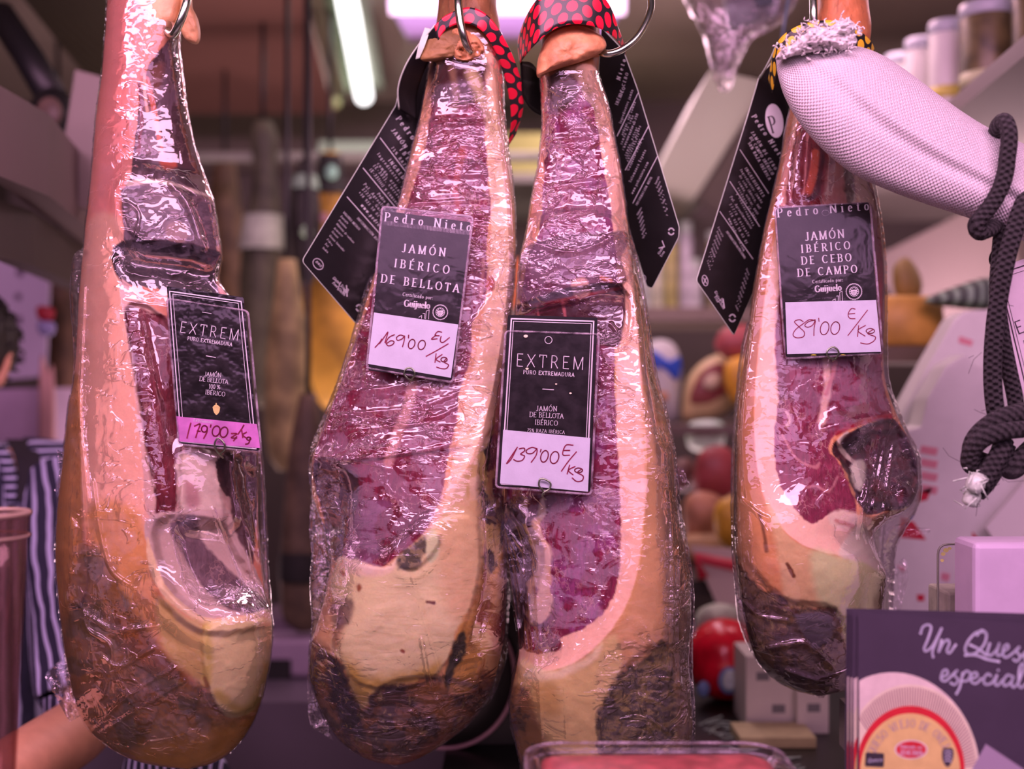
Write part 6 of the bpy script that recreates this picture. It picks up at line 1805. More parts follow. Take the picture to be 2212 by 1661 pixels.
def cover():
    A = [(1688, 114), (1735, 102), (1796, 97), (1858, 101), (1910, 121), (1962, 155), (2022, 200), (2082, 243), (2136, 276), (2182, 297), (2232, 318), (2330, 352)]
    B = [(1676, 130), (1681, 166), (1696, 212), (1726, 264), (1776, 322), (1842, 375), (1916, 410), (1992, 438), (2072, 464), (2132, 486), (2200, 516), (2300, 560)]
    fr = [.004, .022, .034, .043, .048, .050, .050, .049, .047, .046, .047, .047]
    a, b = cr(A, 16), cr(B, 16)
    t = np.linspace(0, len(A) - 1, len(a))
    f = np.interp(t, np.arange(len(A)), fr)
    n = 150
    th = np.linspace(0, 2 * math.pi, n, endpoint=False)
    vv = (1 - np.cos(th)) / 2
    m = (a + b) / 2
    h = (b - a) / 2
    q = -np.cos(th)
    xy = m[:, None] + h[:, None] * q[None, :, None]
    front = (np.sin(th) >= 0)
    off = np.where(front, -1.0, .75) * np.abs(np.sin(th)) ** .85
    D = 1.285 + f[:, None] * off[None]
    k = np.clip((t - 1.5) / 3, 0, 1)[:, None]
    cv = .30 + .02 * t[:, None]
    D = D + np.where(front, 1, 0)[None] * k * (-.003 * np.exp(-((vv[None] - cv) / .08) ** 2) + .0045 * np.exp(-((vv[None] - cv - .12) / .07) ** 2))
    D = D + np.where(front, 1, 0)[None] * .003 * np.sin(t * 1.3)[:, None] * np.exp(-((vv[None] - .7) / .2) ** 2)
    pts = np.stack([(xy[..., 0] - CX) / FPX * D, D, EYE - (xy[..., 1] - CY) / FPX * D], -1)
    s = np.concatenate([[0], np.cumsum(np.hypot(*np.diff(m, axis=0).T))]) * .00052
    rim = np.concatenate([[0], np.cumsum(np.linalg.norm(np.diff(pts[100], axis=0), axis=1))])
    uv = np.stack(np.broadcast_arrays(s[:, None], rim[None]), -1)
    root = thing('cloth_cover', pts[-1].mean(0), 'white woven cloth cover with frayed end, slanting across the ham with yellow dotted collar', 'cover')
    arrays('sleeve', pts.reshape(-1, 3), ring_quads(*pts.shape[:2]), WEAVE, root, uv=uv.reshape(-1, 2))
    # frayed mouth
    mb = MB()
    mb.pillow(cr([(1676, 128), (1690, 106), (1716, 92), (1730, 74), (1752, 60), (1790, 58), (1812, 46), (1834, 42), (1850, 56), (1846, 72), (1852, 90), (1836, 104), (1800, 108), (1760, 112), (1710, 122)], 9, True), 1.262, .026, .02, 26, lump=.016, lsize=11, seed=5)
    mb.build('frayed_end', COTTON, root)
    r2 = np.random.default_rng(11)
    mb = MB()
    line = cr([(1682, 122), (1700, 100), (1726, 86), (1742, 58), (1764, 48), (1790, 56), (1814, 44), (1840, 46), (1850, 70), (1844, 96), (1812, 106), (1760, 110), (1716, 118)], 8)
    for _ in range(80):
        x, y = line[r2.integers(len(line))] + r2.normal(size=2) * 5
        d = 1.243 + r2.random() * .012
        p, ang = [], r2.random() * 6.28
        for k_ in range(9):
            p.append(P(x, y, d))
            ang += r2.normal() * .9
            x += math.cos(ang) * 2.4
            y += math.sin(ang) * 2.2
            d += r2.normal() * .0012
        mb.tube(cr(p, 3), .0005 + .0005 * r2.random(), 5)
    tag(mb.build('loose_threads', COTTON, root), 'curled white threads at the torn mouth', kind='stuff')
    return root


cover()


def cord_material():
    N = Nodes('black_braid')
    b = N.n('ShaderNodeBsdfPrincipled')
    sp = N.n('ShaderNodeSeparateXYZ')
    N.l(N.n('ShaderNodeAttribute', attribute_name='flat').outputs['Vector'], sp.inputs[0])
    u, v = N.math('MULTIPLY', sp.outputs[0], 2 * math.pi / .0072), N.math('MULTIPLY', sp.outputs[1], 2 * math.pi * 5)
    a = N.math('ADD', N.math('SINE', N.math('ADD', u, v)), N.math('SINE', N.math('SUBTRACT', u, v)))
    h = N.math('ADD', a, N.math('MULTIPLY', N.noise(N.coords(), 500, 3), 1.6))
    N.l(N.mixc(N.ramp(a, -1.5, 1.6), tuple(alb((30, 20, 26))), tuple(alb((52, 35, 44)))), b.inputs['Base Color'])
    b.inputs['Roughness'].default_value = .75
    b.inputs['Sheen Weight'].default_value = .08
    b.inputs['Sheen Roughness'].default_value = .5
    N.l(N.bump(h, 1.0, .0016), b.inputs['Normal'])
    N.l(b.outputs[0], N.out.inputs[0])
    return N.m


BRAID = cord_material()
WHITE_TIP = mat('melted_cord_tip', (214, 174, 190), .25, var=.15, scale=200, bump=.4)
root = thing('cord', P(2150, 480, 1.24), 'thick black braided cord knotted round the white woven cover', 'cord')
R_ = .0088
tb = lambda pts, r=R_: MB().tube(cr([P(*q) for q in pts], 9), r, 14)
tb([(2150, 300, 1.275), (2156, 272, 1.252), (2170, 262, 1.236), (2180, 290, 1.226), (2176, 340, 1.224), (2168, 388, 1.224), (2148, 432, 1.226), (2122, 466, 1.228), (2108, 486, 1.230), (2116, 502, 1.236), (2136, 496, 1.246), (2150, 488, 1.262)]).build('loop', BRAID, root)
tb([(2240, 400, 1.250), (2212, 440, 1.236), (2192, 496, 1.232), (2174, 560, 1.232), (2158, 640, 1.234), (2148, 720, 1.236), (2144, 800, 1.238), (2148, 870, 1.240), (2160, 930, 1.245)], .0098).build('strand', BRAID, root)
tb([(2164, 494, 1.262), (2158, 560, 1.258), (2154, 640, 1.256), (2164, 720, 1.256), (2180, 800, 1.256), (2194, 870, 1.254), (2198, 930, 1.25)], .0085).build('strand', BRAID, root)
tb([(2250, 884, 1.240), (2210, 890, 1.226), (2165, 902, 1.222), (2126, 926, 1.226), (2104, 954, 1.234), (2100, 984, 1.245), (2130, 1000, 1.26)], .0102).build('knot_turn', BRAID, root)
tb([(2250, 922, 1.240), (2206, 926, 1.222), (2160, 932, 1.217), (2122, 948, 1.220), (2100, 972, 1.228), (2096, 1000, 1.238), (2112, 1014, 1.25)], .0100).build('knot_turn', BRAID, root)
tb([(2240, 960, 1.245), (2214, 985, 1.236), (2192, 1010, 1.234), (2178, 1010, 1.24), (2172, 980, 1.25)], .0115).build('knot_turn', BRAID, root)
tail = MB()
tail.tube(cr([P(*q) for q in [(2170, 950, 1.232), (2156, 984, 1.226), (2136, 1018, 1.224), (2118, 1048, 1.224)]], 8), .0100, 14)
tail.tube(cr([P(*q) for q in [(2178, 960, 1.238), (2160, 1000, 1.236), (2136, 1040, 1.234), (2112, 1068, 1.232)]], 8), .0085, 14)
to = tail.build('tail', BRAID, root)
for c in ((2108, 1044, 1.219, .0105), (2100, 1074, 1.228, .0095)):
    mb = MB()
    cpt = P(*c[:3])
    r2 = np.random.default_rng(int(c[0]))
    mb.tube([cpt + np.array([.004, .004, .006]), cpt, cpt + np.array([-.005, -.002, -.007]), cpt + np.array([-.006, -.002, -.009])], [c[3] * .9, c[3], c[3] * .8, c[3] * .25], 10)
    for _ in range(22):
        q = cpt + r2.normal(size=3) * .0045
        mb.tube([q, q + r2.normal(size=3) * .003, q + r2.normal(size=3) * .006], .0008, 4)
    mb.build('melted_tip', WHITE_TIP, to)
mb = MB()
r2 = np.random.default_rng(3)
for _ in range(46):
    x, y = [(2165, 640), (2150, 900), (2112, 1000), (2124, 1050), (2150, 760), (2118, 480)][r2.integers(6)] + r2.normal(size=2) * 18
    q = P(x, y, 1.222)
    g = r2.normal(size=3) * .008
    mb.tube([q, q + g * .6 + r2.normal(size=3) * .002, q + g * 1.4], .00022, 4)
tag(mb.build('fuzz', BRAID, root), 'loose black fibres', kind='stuff')

# tag at the cord
pl = Plane((2145, 580, 1.285), (2330, 520, 1.30), (2215, 870, 1.275))
root = thing('price_tag', pl(2145, 580), 'white tag with dark border and lettering, half hidden by the black braided cord', 'price tag', 'price tags on the hanging hams')
mb = MB()
slab(mb, rounded([(2143, 582), (2330, 520), (2400, 806), (2216, 872)], 7), pl, -.0008, 0)
cw = mb.build('card', mat('white_card', (222, 158, 196), .5, var=.04), root, smooth=False)
mb = MB()
outline(mb, [(2157, 592), (2326, 536), (2390, 800), (2221, 858)], pl, .0003, 1.4)
outline(mb, [(2165, 600), (2322, 548), (2382, 795), (2226, 848)], pl, .0003, .6)
write(mb, 'EXTREM', (2198, 722), (2352, 664), 27, pl, half=.04)
write(mb, 'PURO EXTREMADURA', (2212, 744), (2350, 690), 8, pl, half=.08)
mb.build('lettering', mat('dark_print', (60, 34, 50), .5), cw, smooth=False)
mb = MB()
mb.tube(cr([P(2148, 584, 1.281), P(2138, 560, 1.272), P(2150, 530, 1.262), P(2162, 500, 1.262), P(2160, 560, 1.272), P(2150, 586, 1.281)], 6), .0012, 6)
mb.build('string', BLACK, root)

# ================================================================== counter, tray, leaflets
CZ = 1.098
tag(MB().box((-1.15, .55, CZ - .06), (.42, 1.165, CZ)).box((.42, .55, CZ - .06), (1.25, 1.46, CZ)).build('trim_2', mat('counter_top', (120, 84, 100), .25, var=.1), smooth=False), kind='structure')

x0, x1, y0, y1 = -.005 + .025, .255, .965, 1.128


def rrect(x0, x1, y0, y1, r, n=7):
    out = []
    for cx, cy, a in ((x1 - r, y1 - r, 0), (x0 + r, y1 - r, 90), (x0 + r, y0 + r, 180), (x1 - r, y0 + r, 270)):
        out += [(cx + r * math.cos(math.radians(a + t)), cy + r * math.sin(math.radians(a + t))) for t in np.linspace(0, 90, n)]
    return out


TRAYPVC = pvc_material('clear_tray', .05, .06, wr=.05)
root = thing('meat_tray', (.14, 1.05, CZ), 'clear plastic tray of red meat on the counter below the long pink cut', 'tray')
mb = MB()
rings = [(.012, 0), (.004, .010), (0, .036), (-.006, .038), (-.007, .045), (-.001, .045)]
g = [[(x, y, CZ + h) for x, y in rrect(x0 + e, x1 - e, y0 + e, y1 - e, .035)] for e, h in rings]
mb.grid(np.array(g), wrap=True)
mb.f.append(tuple(range(len(g[0]))))
mb.build('tray', TRAYPVC, root)
mb = MB()
for e, h, r in ((-.007, .0445, .0016), (-.005, .036, .0012)):
    rr_ = [(x, y, CZ + h) for x, y in rrect(x0 + e, x1 - e, y0 + e, y1 - e, .037)]
    mb.tube(rr_ + rr_[:2], r, 6, caps=False)
mb.build('tray_rim', PVC_EDGE, root)
mb = MB()
n = 7
ms = rrect(x0 + .012, x1 - .012, y0 + .012, y1 - .012, .03)
g = []
for e, h in ((0, .004), (-.006, .024), (-.004, .038), (.004, .041), (.03, .042), (.06, .042)):
    g.append([(x, y, CZ + h + .0015 * math.sin(x * 90 + y * 50)) for x, y in rrect(x0 + .012 + e, x1 - .012 - e, y0 + .012 + e, y1 - .012 - e, max(.004, .03 - e * .4))])
mb.grid(np.array(g), wrap=True)
mb.f.append(tuple(len(g[0]) * 5 + j for j in range(len(g[0]))))
mb.build('meat', mat('tray_meat', (172, 60, 74), .35, var=.35, scale=50, bump=.2), root)

CHALK = mat('leaflet_ink', (222, 172, 220), .6)
DARKP = mat('leaflet_dark', (62, 38, 62), .5, var=.06)
L_ = dict(pale=(222, 160, 180), rind=(228, 168, 172), red=(206, 24, 44), tan=(222, 150, 112), dark=(52, 34, 50), mauve=(206, 164, 200), line=(150, 84, 104))


def ell(cx, cy, rx, ry, a0=180, a1=360, n=36):
    return [(cx + rx * math.cos(math.radians(t)), cy + ry * math.sin(math.radians(t))) for t in np.linspace(a0, a1, n)]


def leaflet(pl, tl, tr, br, bl, label, full=True):
    root = thing('leaflet', pl(*bl), label, 'leaflet', 'dark leaflets standing on the counter')
    mb = MB()
    slab(mb, [tl, tr, br, bl], pl, -.0007, 0)
    card = mb.build('sheet', DARKP, root, smooth=False)
    dx, dy = tl[0] - 1856, tl[1] - 1322
    T = lambda pts: [(x + dx, y + dy) for x, y in pts]

    def layer(name, pts, w, c):
        m = MB()
        slab(m, T(pts), pl, w - .0001, w)
        return m.build(name, mat('leaflet_' + c, L_[c], .55, var=.06, scale=80), card, smooth=False)
    bot = bl[1] - dy - 8
    lx = 1858
    clip = lambda pts: [(max(x, lx), min(y, bot)) for x, y in pts]
    layer('printed_cheese_back', clip(ell(1930, 1680, 190, 228)), .0003, 'pale')
    layer('printed_cheese_side', clip(ell(1968, 1664, 148, 186, 176, 364)), .0006, 'rind')
    if full:
        m = MB()
        for t in np.linspace(184, 356, 74):
            a, b = math.cos(math.radians(t)), math.sin(math.radians(t))
            p = T([(1968 + 142 * a, 1664 + 180 * b), (1968 + 118 * a, 1664 + 136 * b)])
            if p[0][0] > lx + dx:
                pen(m, p, pl, .0008, 1.2)
        m.build('printed_ridges', mat('leaflet_line', L_['line'], .6), card, smooth=False)
    layer('printed_ring', clip(ell(1968, 1664, 118, 140, 176, 364)), .0009, 'red')
    layer('printed_face', clip(ell(1968, 1668, 108, 128, 176, 364)), .0012, 'tan')
    if not full:
        return root
    m = MB()
    s = 'QUESO VIEJO DE OVEJA'
    for i, ch in enumerate(s):
        t = math.radians(206 + 128 * i / (len(s) - 1))
        c, q = math.cos(t), math.sin(t)
        bp = (1968 + 84 * c, 1668 + 98 * q)
        nx, ny = c / 84, q / 98
        nn = math.hypot(nx, ny)
        up = (nx / nn, ny / nn)
        u = (-up[1], up[0])
        bp = (bp[0] - u[0] * 6, bp[1] - u[1] * 6)
        if ch != ' ':
            write(m, ch + ' ', T([bp])[0], T([(bp[0] + u[0] * 16, bp[1] + u[1] * 16)])[0], 17, pl, w=.0015, up=up, half=.06, thin=.03, serif=.08)
    m.build('printed_lettering', mat('leaflet_mauve', (160, 110, 150), .6), card, smooth=False)
    m = MB()
    slab(m, T(ell(1970, 1618, 36, 21, 0, 350, 30)), pl, .0013, .0014)
    m.build('printed_oval_border', mat('leaflet_pale', L_['pale'], .55), card, smooth=False)
    m = MB()
    slab(m, T(ell(1970, 1618, 32, 18, 0, 350, 30)), pl, .0015, .0016)
    ov = m.build('printed_oval', mat('leaflet_red', L_['red'], .55), card, smooth=False)
    m = MB()
    write(m, 'Elaborado con', *T([(1946, 1614), (1994, 1616)]), 6.5, pl, w=.0019, half=.07)
    write(m, 'LECHE CRUDA', *T([(1946, 1628), (1996, 1630)]), 9, pl, w=.0019, half=.07)
    m.build('oval_lettering', CHALK, ov, smooth=False)
    m = MB()
    slab(m, T(rounded([(1872, 1624), (1912, 1626), (1911, 1656), (1870, 1654)], 4)), pl, .0013, .0016)
    lb = m.build('printed_label', mat('leaflet_dark_label', L_['dark'], .5), card, smooth=False)
    m = MB()
    write(m, 'Quesos', *T([(1876, 1645), (1908, 1643)]), 8, pl, w=.0019, half=.06, slant=.3)
    m.build('label_lettering', CHALK, lb, smooth=False)
    m = MB()
    slab(m, T(cr([(2038, 1618), (2050, 1614), (2061, 1618), (2060, 1640), (2049, 1656), (2038, 1642)], 3, True)), pl, .0013, .0016)
    sh = m.build('printed_shield', mat('leaflet_shield', (70, 44, 62), .5), card, smooth=False)
    m = MB()
    for k in range(4):
        pen(m, T([(2042, 1622 + 7 * k), (2050, 1620 + 7 * k), (2057, 1624 + 7 * k)]), pl, .0019, .8)
    m.build('shield_marks', CHALK, sh, smooth=False)
    layer('printed_paper_corner', [(2131, 1606), (2214, 1661), (2214, 1700), (2080, 1700)], .0016, 'mauve')
    m = MB()
    U = lambda x, y: (1780 + x / 3.944, 1240 + y / 3.944)
    for st in ([(830, 505), (850, 450), (895, 430), (920, 460), (890, 560), (862, 630), (880, 655), (940, 600), (1010, 460), (960, 580), (932, 660), (938, 708)],
               [(1010, 560), (985, 660), (1020, 590), (1060, 560), (1075, 590), (1055, 650), (1080, 668), (1130, 600)],
               [(1360, 490), (1300, 500), (1235, 570), (1210, 640), (1240, 682), (1310, 665), (1375, 590), (1390, 510), (1350, 478), (1310, 520)],
               [(1210, 690), (1300, 690), (1400, 725), (1500, 745)], [(1250, 600), (1330, 640), (1390, 690)],
               [(1420, 590), (1400, 670), (1430, 690), (1480, 640), (1500, 590), (1480, 670), (1500, 692), (1540, 660)],
               [(1530, 660), (1575, 630), (1570, 600), (1540, 620), (1530, 680), (1560, 708), (1620, 670)], [(1620, 670), (1670, 620), (1650, 660), (1680, 700), (1650, 740), (1620, 725)],
               [(1690, 700), (1740, 650), (1790, 660), (1780, 720), (1730, 740), (1720, 690), (1760, 650)],
               [(1010, 880), (1060, 850), (1050, 815), (1020, 830), (1005, 890), (1040, 910), (1090, 870)], [(1090, 870), (1140, 820), (1120, 860), (1150, 900), (1120, 940), (1085, 925)],
               [(1190, 840), (1165, 960), (1135, 1020)], [(1185, 870), (1220, 825), (1255, 850), (1230, 905), (1185, 910)], [(1250, 900), (1310, 870), (1305, 840), (1270, 850), (1260, 910), (1300, 930), (1350, 890)],
               [(1430, 865), (1400, 850), (1370, 890), (1380, 935), (1430, 930), (1470, 880)], [(1480, 860), (1465, 930), (1490, 945), (1530, 900)], [(1490, 815), (1494, 822)],
               [(1610, 870), (1570, 860), (1535, 910), (1550, 950), (1600, 920), (1620, 870), (1605, 940), (1630, 960), (1670, 910)], [(1670, 910), (1710, 800), (1700, 760), (1675, 800), (1665, 930), (1690, 965), (1730, 930)]):
        pen(m, T([U(*q) for q in cr(st, 6)]), pl, .0004, 2.5)
    m.build('script_lettering', CHALK, card, smooth=False)
    return root


for k in range(4):
    px, py = 1828 + 7 * k + (5 if k == 3 else 0), 1314 + 2.2 * k + (1.5 if k == 3 else 0)
    dd = 1.150 - .006 * k
    sl_ = [12, 15, 19, 30][k]
    pl = Plane((px, py, dd), (2250, py + sl_, dd - .03 - .006 * k), (px - 3, 1712, dd - .004))
    lab = ['hindmost dark cheese leaflet, its edge showing past the others', 'second dark cheese leaflet from the back of the upright bunch', 'third dark cheese leaflet, directly behind the front one',
           'front dark leaflet with script lettering and printed cheese wheel'][k]
    leaflet(pl, (px, py), (2290, py + sl_ * 1.1), (2290, 1735), (px - 3, 1712), lab, k == 3)

# clear panel and box behind the leaflets
pl = Plane((2026, 1176, 1.30), (2250, 1176, 1.30), (2026, 1600, 1.30))
root = thing('acrylic_panel', P(2060, 1350, 1.30), 'clear rounded acrylic panel with worn corner behind the leaflets', 'panel')
mb = MB()
zb = CY + (EYE - CZ) / 1.30 * FPX
slab(mb, rounded([(2026, 1176), (2260, 1170), (2260, zb - 2), (2026, zb - 2)], [22, 0, 0, 0]), pl, -.0015, .0015)
mb.build('panel', PVC, root, smooth=False)
mb = MB()
mb.tube([pl(x, y) for x, y in rounded([(2026, zb - 2), (2026, 1176), (2260, 1170), (2262, 1180)], [0, 22, 0, 0])], .0013, 6)
mb.build('panel_edge', mat('panel_edge', (120, 92, 96), .3), root)
mb = MB()
for x, y, r in ((2036, 1196, 5), (2042, 1188, 6), (2034, 1210, 4), (2050, 1184, 4)):
    slab(mb, circle_pts(x, y, r, r * .8, n=9), pl, .0016, .0022)
mb.build('tape_residue', mat('tape_residue', (190, 140, 96), .7, var=.3), root, smooth=False)
mb = MB()
b0, b1 = P(2085, 1166, 1.25), P(2300, 1310, 1.25)
mb.box((b0[0], 1.225, CZ), (b1[0], 1.285, b0[2]))
single(mb, 'storage_box', mat('lilac_box', (206, 142, 190), .5, var=.04), 'plain lilac white box rising behind the leaflets', 'box', smooth=False, bevel=.006)
mb = MB()
b0, b1 = P(2030, 1272, 1.36), P(2200, 1310, 1.36)
mb.box((b0[0], 1.335, CZ), (b1[0], 1.40, b0[2]))
single(mb, 'wood_block', mat('grey_wood', (170, 130, 132), .6, var=.25, scale=30), 'greyish wooden block behind the clear acrylic panel', 'block', smooth=False, bevel=.003)

# tall clear container at the edge
N = Nodes('smoky_plastic')
tr = N.n('ShaderNodeBsdfTransparent')
tr.inputs['Color'].default_value = (.80, .66, .66, 1)
df = N.n('ShaderNodeBsdfDiffuse')
df.inputs['Color'].default_value = tuple(alb((150, 92, 100))) + (1,)
gl = N.n('ShaderNodeBsdfGlossy')
gl.inputs['Roughness'].default_value = .1
m1 = N.n('ShaderNodeMixShader')
m1.inputs[0].default_value = .12
N.l(tr.outputs[0], m1.inputs[1])
N.l(df.outputs[0], m1.inputs[2])
m2 = N.n('ShaderNodeMixShader')
m2.inputs[0].default_value = .06
N.l(m1.outputs[0], m2.inputs[1])
N.l(gl.outputs[0], m2.inputs[2])
N.l(m2.outputs[0], N.out.inputs[0])
c = P(-22, 1100, 1.1)
top = c[2] - CZ - .004
root = thing('plastic_tumbler', (c[0], 1.1, CZ), 'tall smoky clear plastic tumbler in front of the dark apron', 'tumbler')
mb = MB().lathe([(.022, 0), (.0225, .002), (.029, top * .55), (.0355, top - .002), (.0355, top), (.034, top), (.0275, top * .55), (.021, .006)], (c[0], 1.1, CZ))
mb.build('cup_wall', N.m, root)
mb = MB()
a = np.linspace(0, 2 * math.pi, 30)
for h, r in ((top, .0025), (top - .022, .0012)):
    mb.tube([(c[0] + .0355 * math.cos(t), 1.1 + .0355 * math.sin(t), CZ + h) for t in a], r, 8, caps=False)
mb.build('cup_rim', mat('cup_rim', (176, 112, 118), .3), root)
# ================================================================== person behind the counter


def stripe_material(name, axis, period, uvmode=False, a=(196, 146, 206), b=(40, 28, 56), thin=.52):
    N = Nodes(name)
    bs = N.n('ShaderNodeBsdfPrincipled')
    sp = N.n('ShaderNodeSeparateXYZ')
    if uvmode:
        N.l(N.n('ShaderNodeAttribute', attribute_name='flat').outputs['Vector'], sp.inputs[0])
    else:
        N.l(N.coords(), sp.inputs[0])
    v = N.math('ADD', sp.outputs[axis], N.math('MULTIPLY', N.noise(N.coords(), 9, 2), period * .9))
    f = N.math('FRACT', N.math('DIVIDE', v, period))
    f = N.ramp(N.math('ABSOLUTE', N.math('SUBTRACT', f, .5)), .25 * thin, .25 * thin + .06)
    N.l(N.mixc(f, tuple(alb(a)), tuple(alb(b))), bs.inputs['Base Color'])
    bs.inputs['Roughness'].default_value = .8
    N.l(N.bump(N.noise(N.coords(), 16, 3), .6, .02), bs.inputs['Normal'])
    N.l(bs.outputs[0], N.out.inputs[0])
    return N.m


SKIN = mat('skin', (206, 112, 104), .5, var=.08, scale=30, bump=.08, bscale=300)
APRON = mat('apron_cloth', (34, 22, 32), .8, var=.1, bump=.3, bscale=20)
HAIR = mat('dark_hair', (38, 24, 26), .5, bump=.6, bscale=120)
STRIPE_V = stripe_material('striped_sleeve', 1, 1 / 21.0, True)
STRIPE_H = stripe_material('striped_yoke', 2, .0145)
STRIPE_X = stripe_material('striped_shirt', 0, .016)

person = thing('person', P(-120, 1700, 2.05), 'person in striped short-sleeved shirt and dark apron, forearm reaching under the orange-rind ham', 'person')


def skin_body():
    # joints: (x, y, distance), radius
    J = [((-120, 1600, 2.06), .13), ((-120, 1380, 2.06), .125), ((-118, 1180, 2.06), .13), ((-112, 1050, 2.06), .10), ((-110, 985, 2.05), .055), ((-106, 930, 2.04), .052),
         ((-104, 880, 2.02), .072), ((-102, 800, 2.01), .088), ((-102, 730, 2.02), .075),
         ((60, 1030, 2.04), .062), ((150, 1045, 2.0), .058), ((176, 1270, 1.88), .050), ((208, 1548, 1.68), .052), ((150, 1592, 1.60), .051), ((20, 1668, 1.47), .047), ((-110, 1750, 1.34), .031), ((-150, 1790, 1.30), .027),
         ((-290, 1030, 2.04), .062), ((-380, 1050, 2.0), .055), ((-420, 1300, 1.95), .048), ((-440, 1560, 1.85), .042), ((-380, 1700, 1.70), .034), ((-330, 1800, 1.55), .028)]
    E = [(0, 1), (1, 2), (2, 3), (3, 4), (4, 5), (5, 6), (6, 7), (7, 8), (3, 9), (9, 10), (10, 11), (11, 12), (12, 13), (13, 14), (14, 15), (15, 16),
         (3, 17), (17, 18), (18, 19), (19, 20), (20, 21), (21, 22)]
    V = [np.array(P(*q)) for q, r in J]
    R = [r for q, r in J]
    # hands: palm, four bent fingers and a thumb leaving its side
    for wi, pi in ((16, 15), (22, 21)):
        ax = V[wi] - V[pi]
        ax /= np.linalg.norm(ax)
        side = np.cross(ax, (0, 0, 1))
        side /= np.linalg.norm(side)
        dn = np.cross(side, ax)
        palm = V[wi] + ax * .045
        V.append(palm)
        R.append(.024)
        ip = len(V) - 1
        E.append((wi, ip))
        for k, L in enumerate((.068, .078, .072, .056)):
            b = palm + ax * .035 + side * (.033 - .022 * k)
            q0 = len(V)
            V += [b, b + ax * L * .5 - dn * .006, b + ax * L * .8 - dn * .022, b + ax * L * .92 - dn * .036]
            R += [.0105, .0092, .0085, .007]
            E += [(ip, q0), (q0, q0 + 1), (q0 + 1, q0 + 2), (q0 + 2, q0 + 3)]
        b = palm - ax * .005 + side * .036
        q0 = len(V)
        V += [b, b + ax * .028 + side * .020, b + ax * .052 + side * .024]
        R += [.013, .0105, .008]
        E += [(ip, q0), (q0, q0 + 1), (q0 + 1, q0 + 2)]
    me = bpy.data.meshes.new('body')
    off = np.array(person.location)
    me.from_pydata([tuple(v - off) for v in V], E, [])
    o = bpy.data.objects.new('body', me)
    COL.objects.link(o)
    o.parent = person
    sk = o.modifiers.new('skin', 'SKIN')
    sk.use_smooth_shade = True
    ly = me.skin_vertices[0] if me.skin_vertices else None
    if ly is None:
        bpy.context.view_layer.objects.active = o
        bpy.ops.object.mode_set(mode='EDIT')
        bpy.ops.mesh.customdata_skin_add()
        bpy.ops.object.mode_set(mode='OBJECT')
        ly = me.skin_vertices[0]
    for i, r in enumerate(R):
        ly.data[i].radius = (r, r)
        ly.data[i].use_root = (i == 0)
    sb = o.modifiers.new('smooth', 'SUBSURF')
    sb.levels = 2
    sb.render_levels = 2
    me.materials.append(SKIN)
    return o


skin_body()
# face and hair (the head itself is past the frame's edge)
hc = P(-102, 790, 2.01)
mb = MB()
g = []
for i in range(13):
    t = math.pi * (.04 + .60 * i / 12)
    g.append([hc + np.array([.098 * math.sin(t) * math.cos(u), .018 + .105 * math.sin(t) * math.sin(u), .035 + .105 * math.cos(t)]) * (1 + .05 * math.sin(9 * u + 4 * t)) for u in np.linspace(-.5, math.pi + .5, 26)])
mb.grid(np.array(g))
r2 = np.random.default_rng(8)
for _ in range(90):
    u, t = r2.uniform(-.4, math.pi + .4), r2.uniform(.3, 2.0)
    q = hc + np.array([.100 * math.sin(t) * math.cos(u), .018 + .105 * math.sin(t) * math.sin(u), .035 + .105 * math.cos(t)])
    mb.tube([q + np.array([math.cos(a_) * .010, 0, math.sin(a_) * .010 - .004 * a_ / 3]) for a_ in np.linspace(0, 5, 9)], .0022, 5)
mb.build('hair', HAIR, person)
for sx in (-1, 1):
    e = hc + np.array([sx * .032, -.076, .002])
    mb = MB().lathe([(.0005, -.010), (.007, -.007), (.010, 0), (.007, .007), (.0005, .010)], e, 14)
    mb.build('eye', mat('eye_white', (214, 190, 196), .2), person)
    MB().lathe([(.0005, -.005), (.0038, -.003), (.005, 0), (.0038, .003), (.0005, .005)], e + np.array([0, -.0066, 0]), 12).build('iris', mat('iris', (60, 36, 30), .2), person)
    ear = hc + np.array([sx * .088, .005, -.005])
    mb = MB().tube([ear + np.array([sx * .006 * math.sin(t), .016 * math.cos(t), .028 * math.sin(t + 1.2)]) for t in np.linspace(0, 5, 12)], .007, 8)
    mb.build('ear', SKIN, person)
MB().tube([hc + np.array([0, -.086, .004]), hc + np.array([0, -.098, -.02]), hc + np.array([0, -.106, -.036]), hc + np.array([0, -.090, -.042])], [.008, .011, .014, .008], 10).build('nose', SKIN, person)
MB().tube([hc + np.array([-.026, -.080, -.068]), hc + np.array([0, -.090, -.066]), hc + np.array([.026, -.080, -.068])], [.002, .006, .002], 8).build('mouth', mat('lips', (170, 66, 74), .4), person)


def torso(stations, dd, name, m, half=False, uv=False):
    """stations: (y, x left, x right, depth in front)."""
    st = cr([(a, b, c, e) for a, b, c, e in stations], 6)
    n = 40
    g = []
    for y, a, b, f in st:
        row = []
        for t in np.linspace(0, math.pi if half else 2 * math.pi, n, endpoint=half):
            s_ = math.sin(t)
            off = -f * abs(s_) ** .8 if s_ >= 0 else f * abs(s_) ** .8
            x = (a + b) / 2 - (b - a) / 2 * math.cos(t)
            row.append(P(x, y, dd) + np.array([0, off, 0]))
        g.append(row)
    return MB().grid(np.array(g), wrap=not half).build(name, m, person)


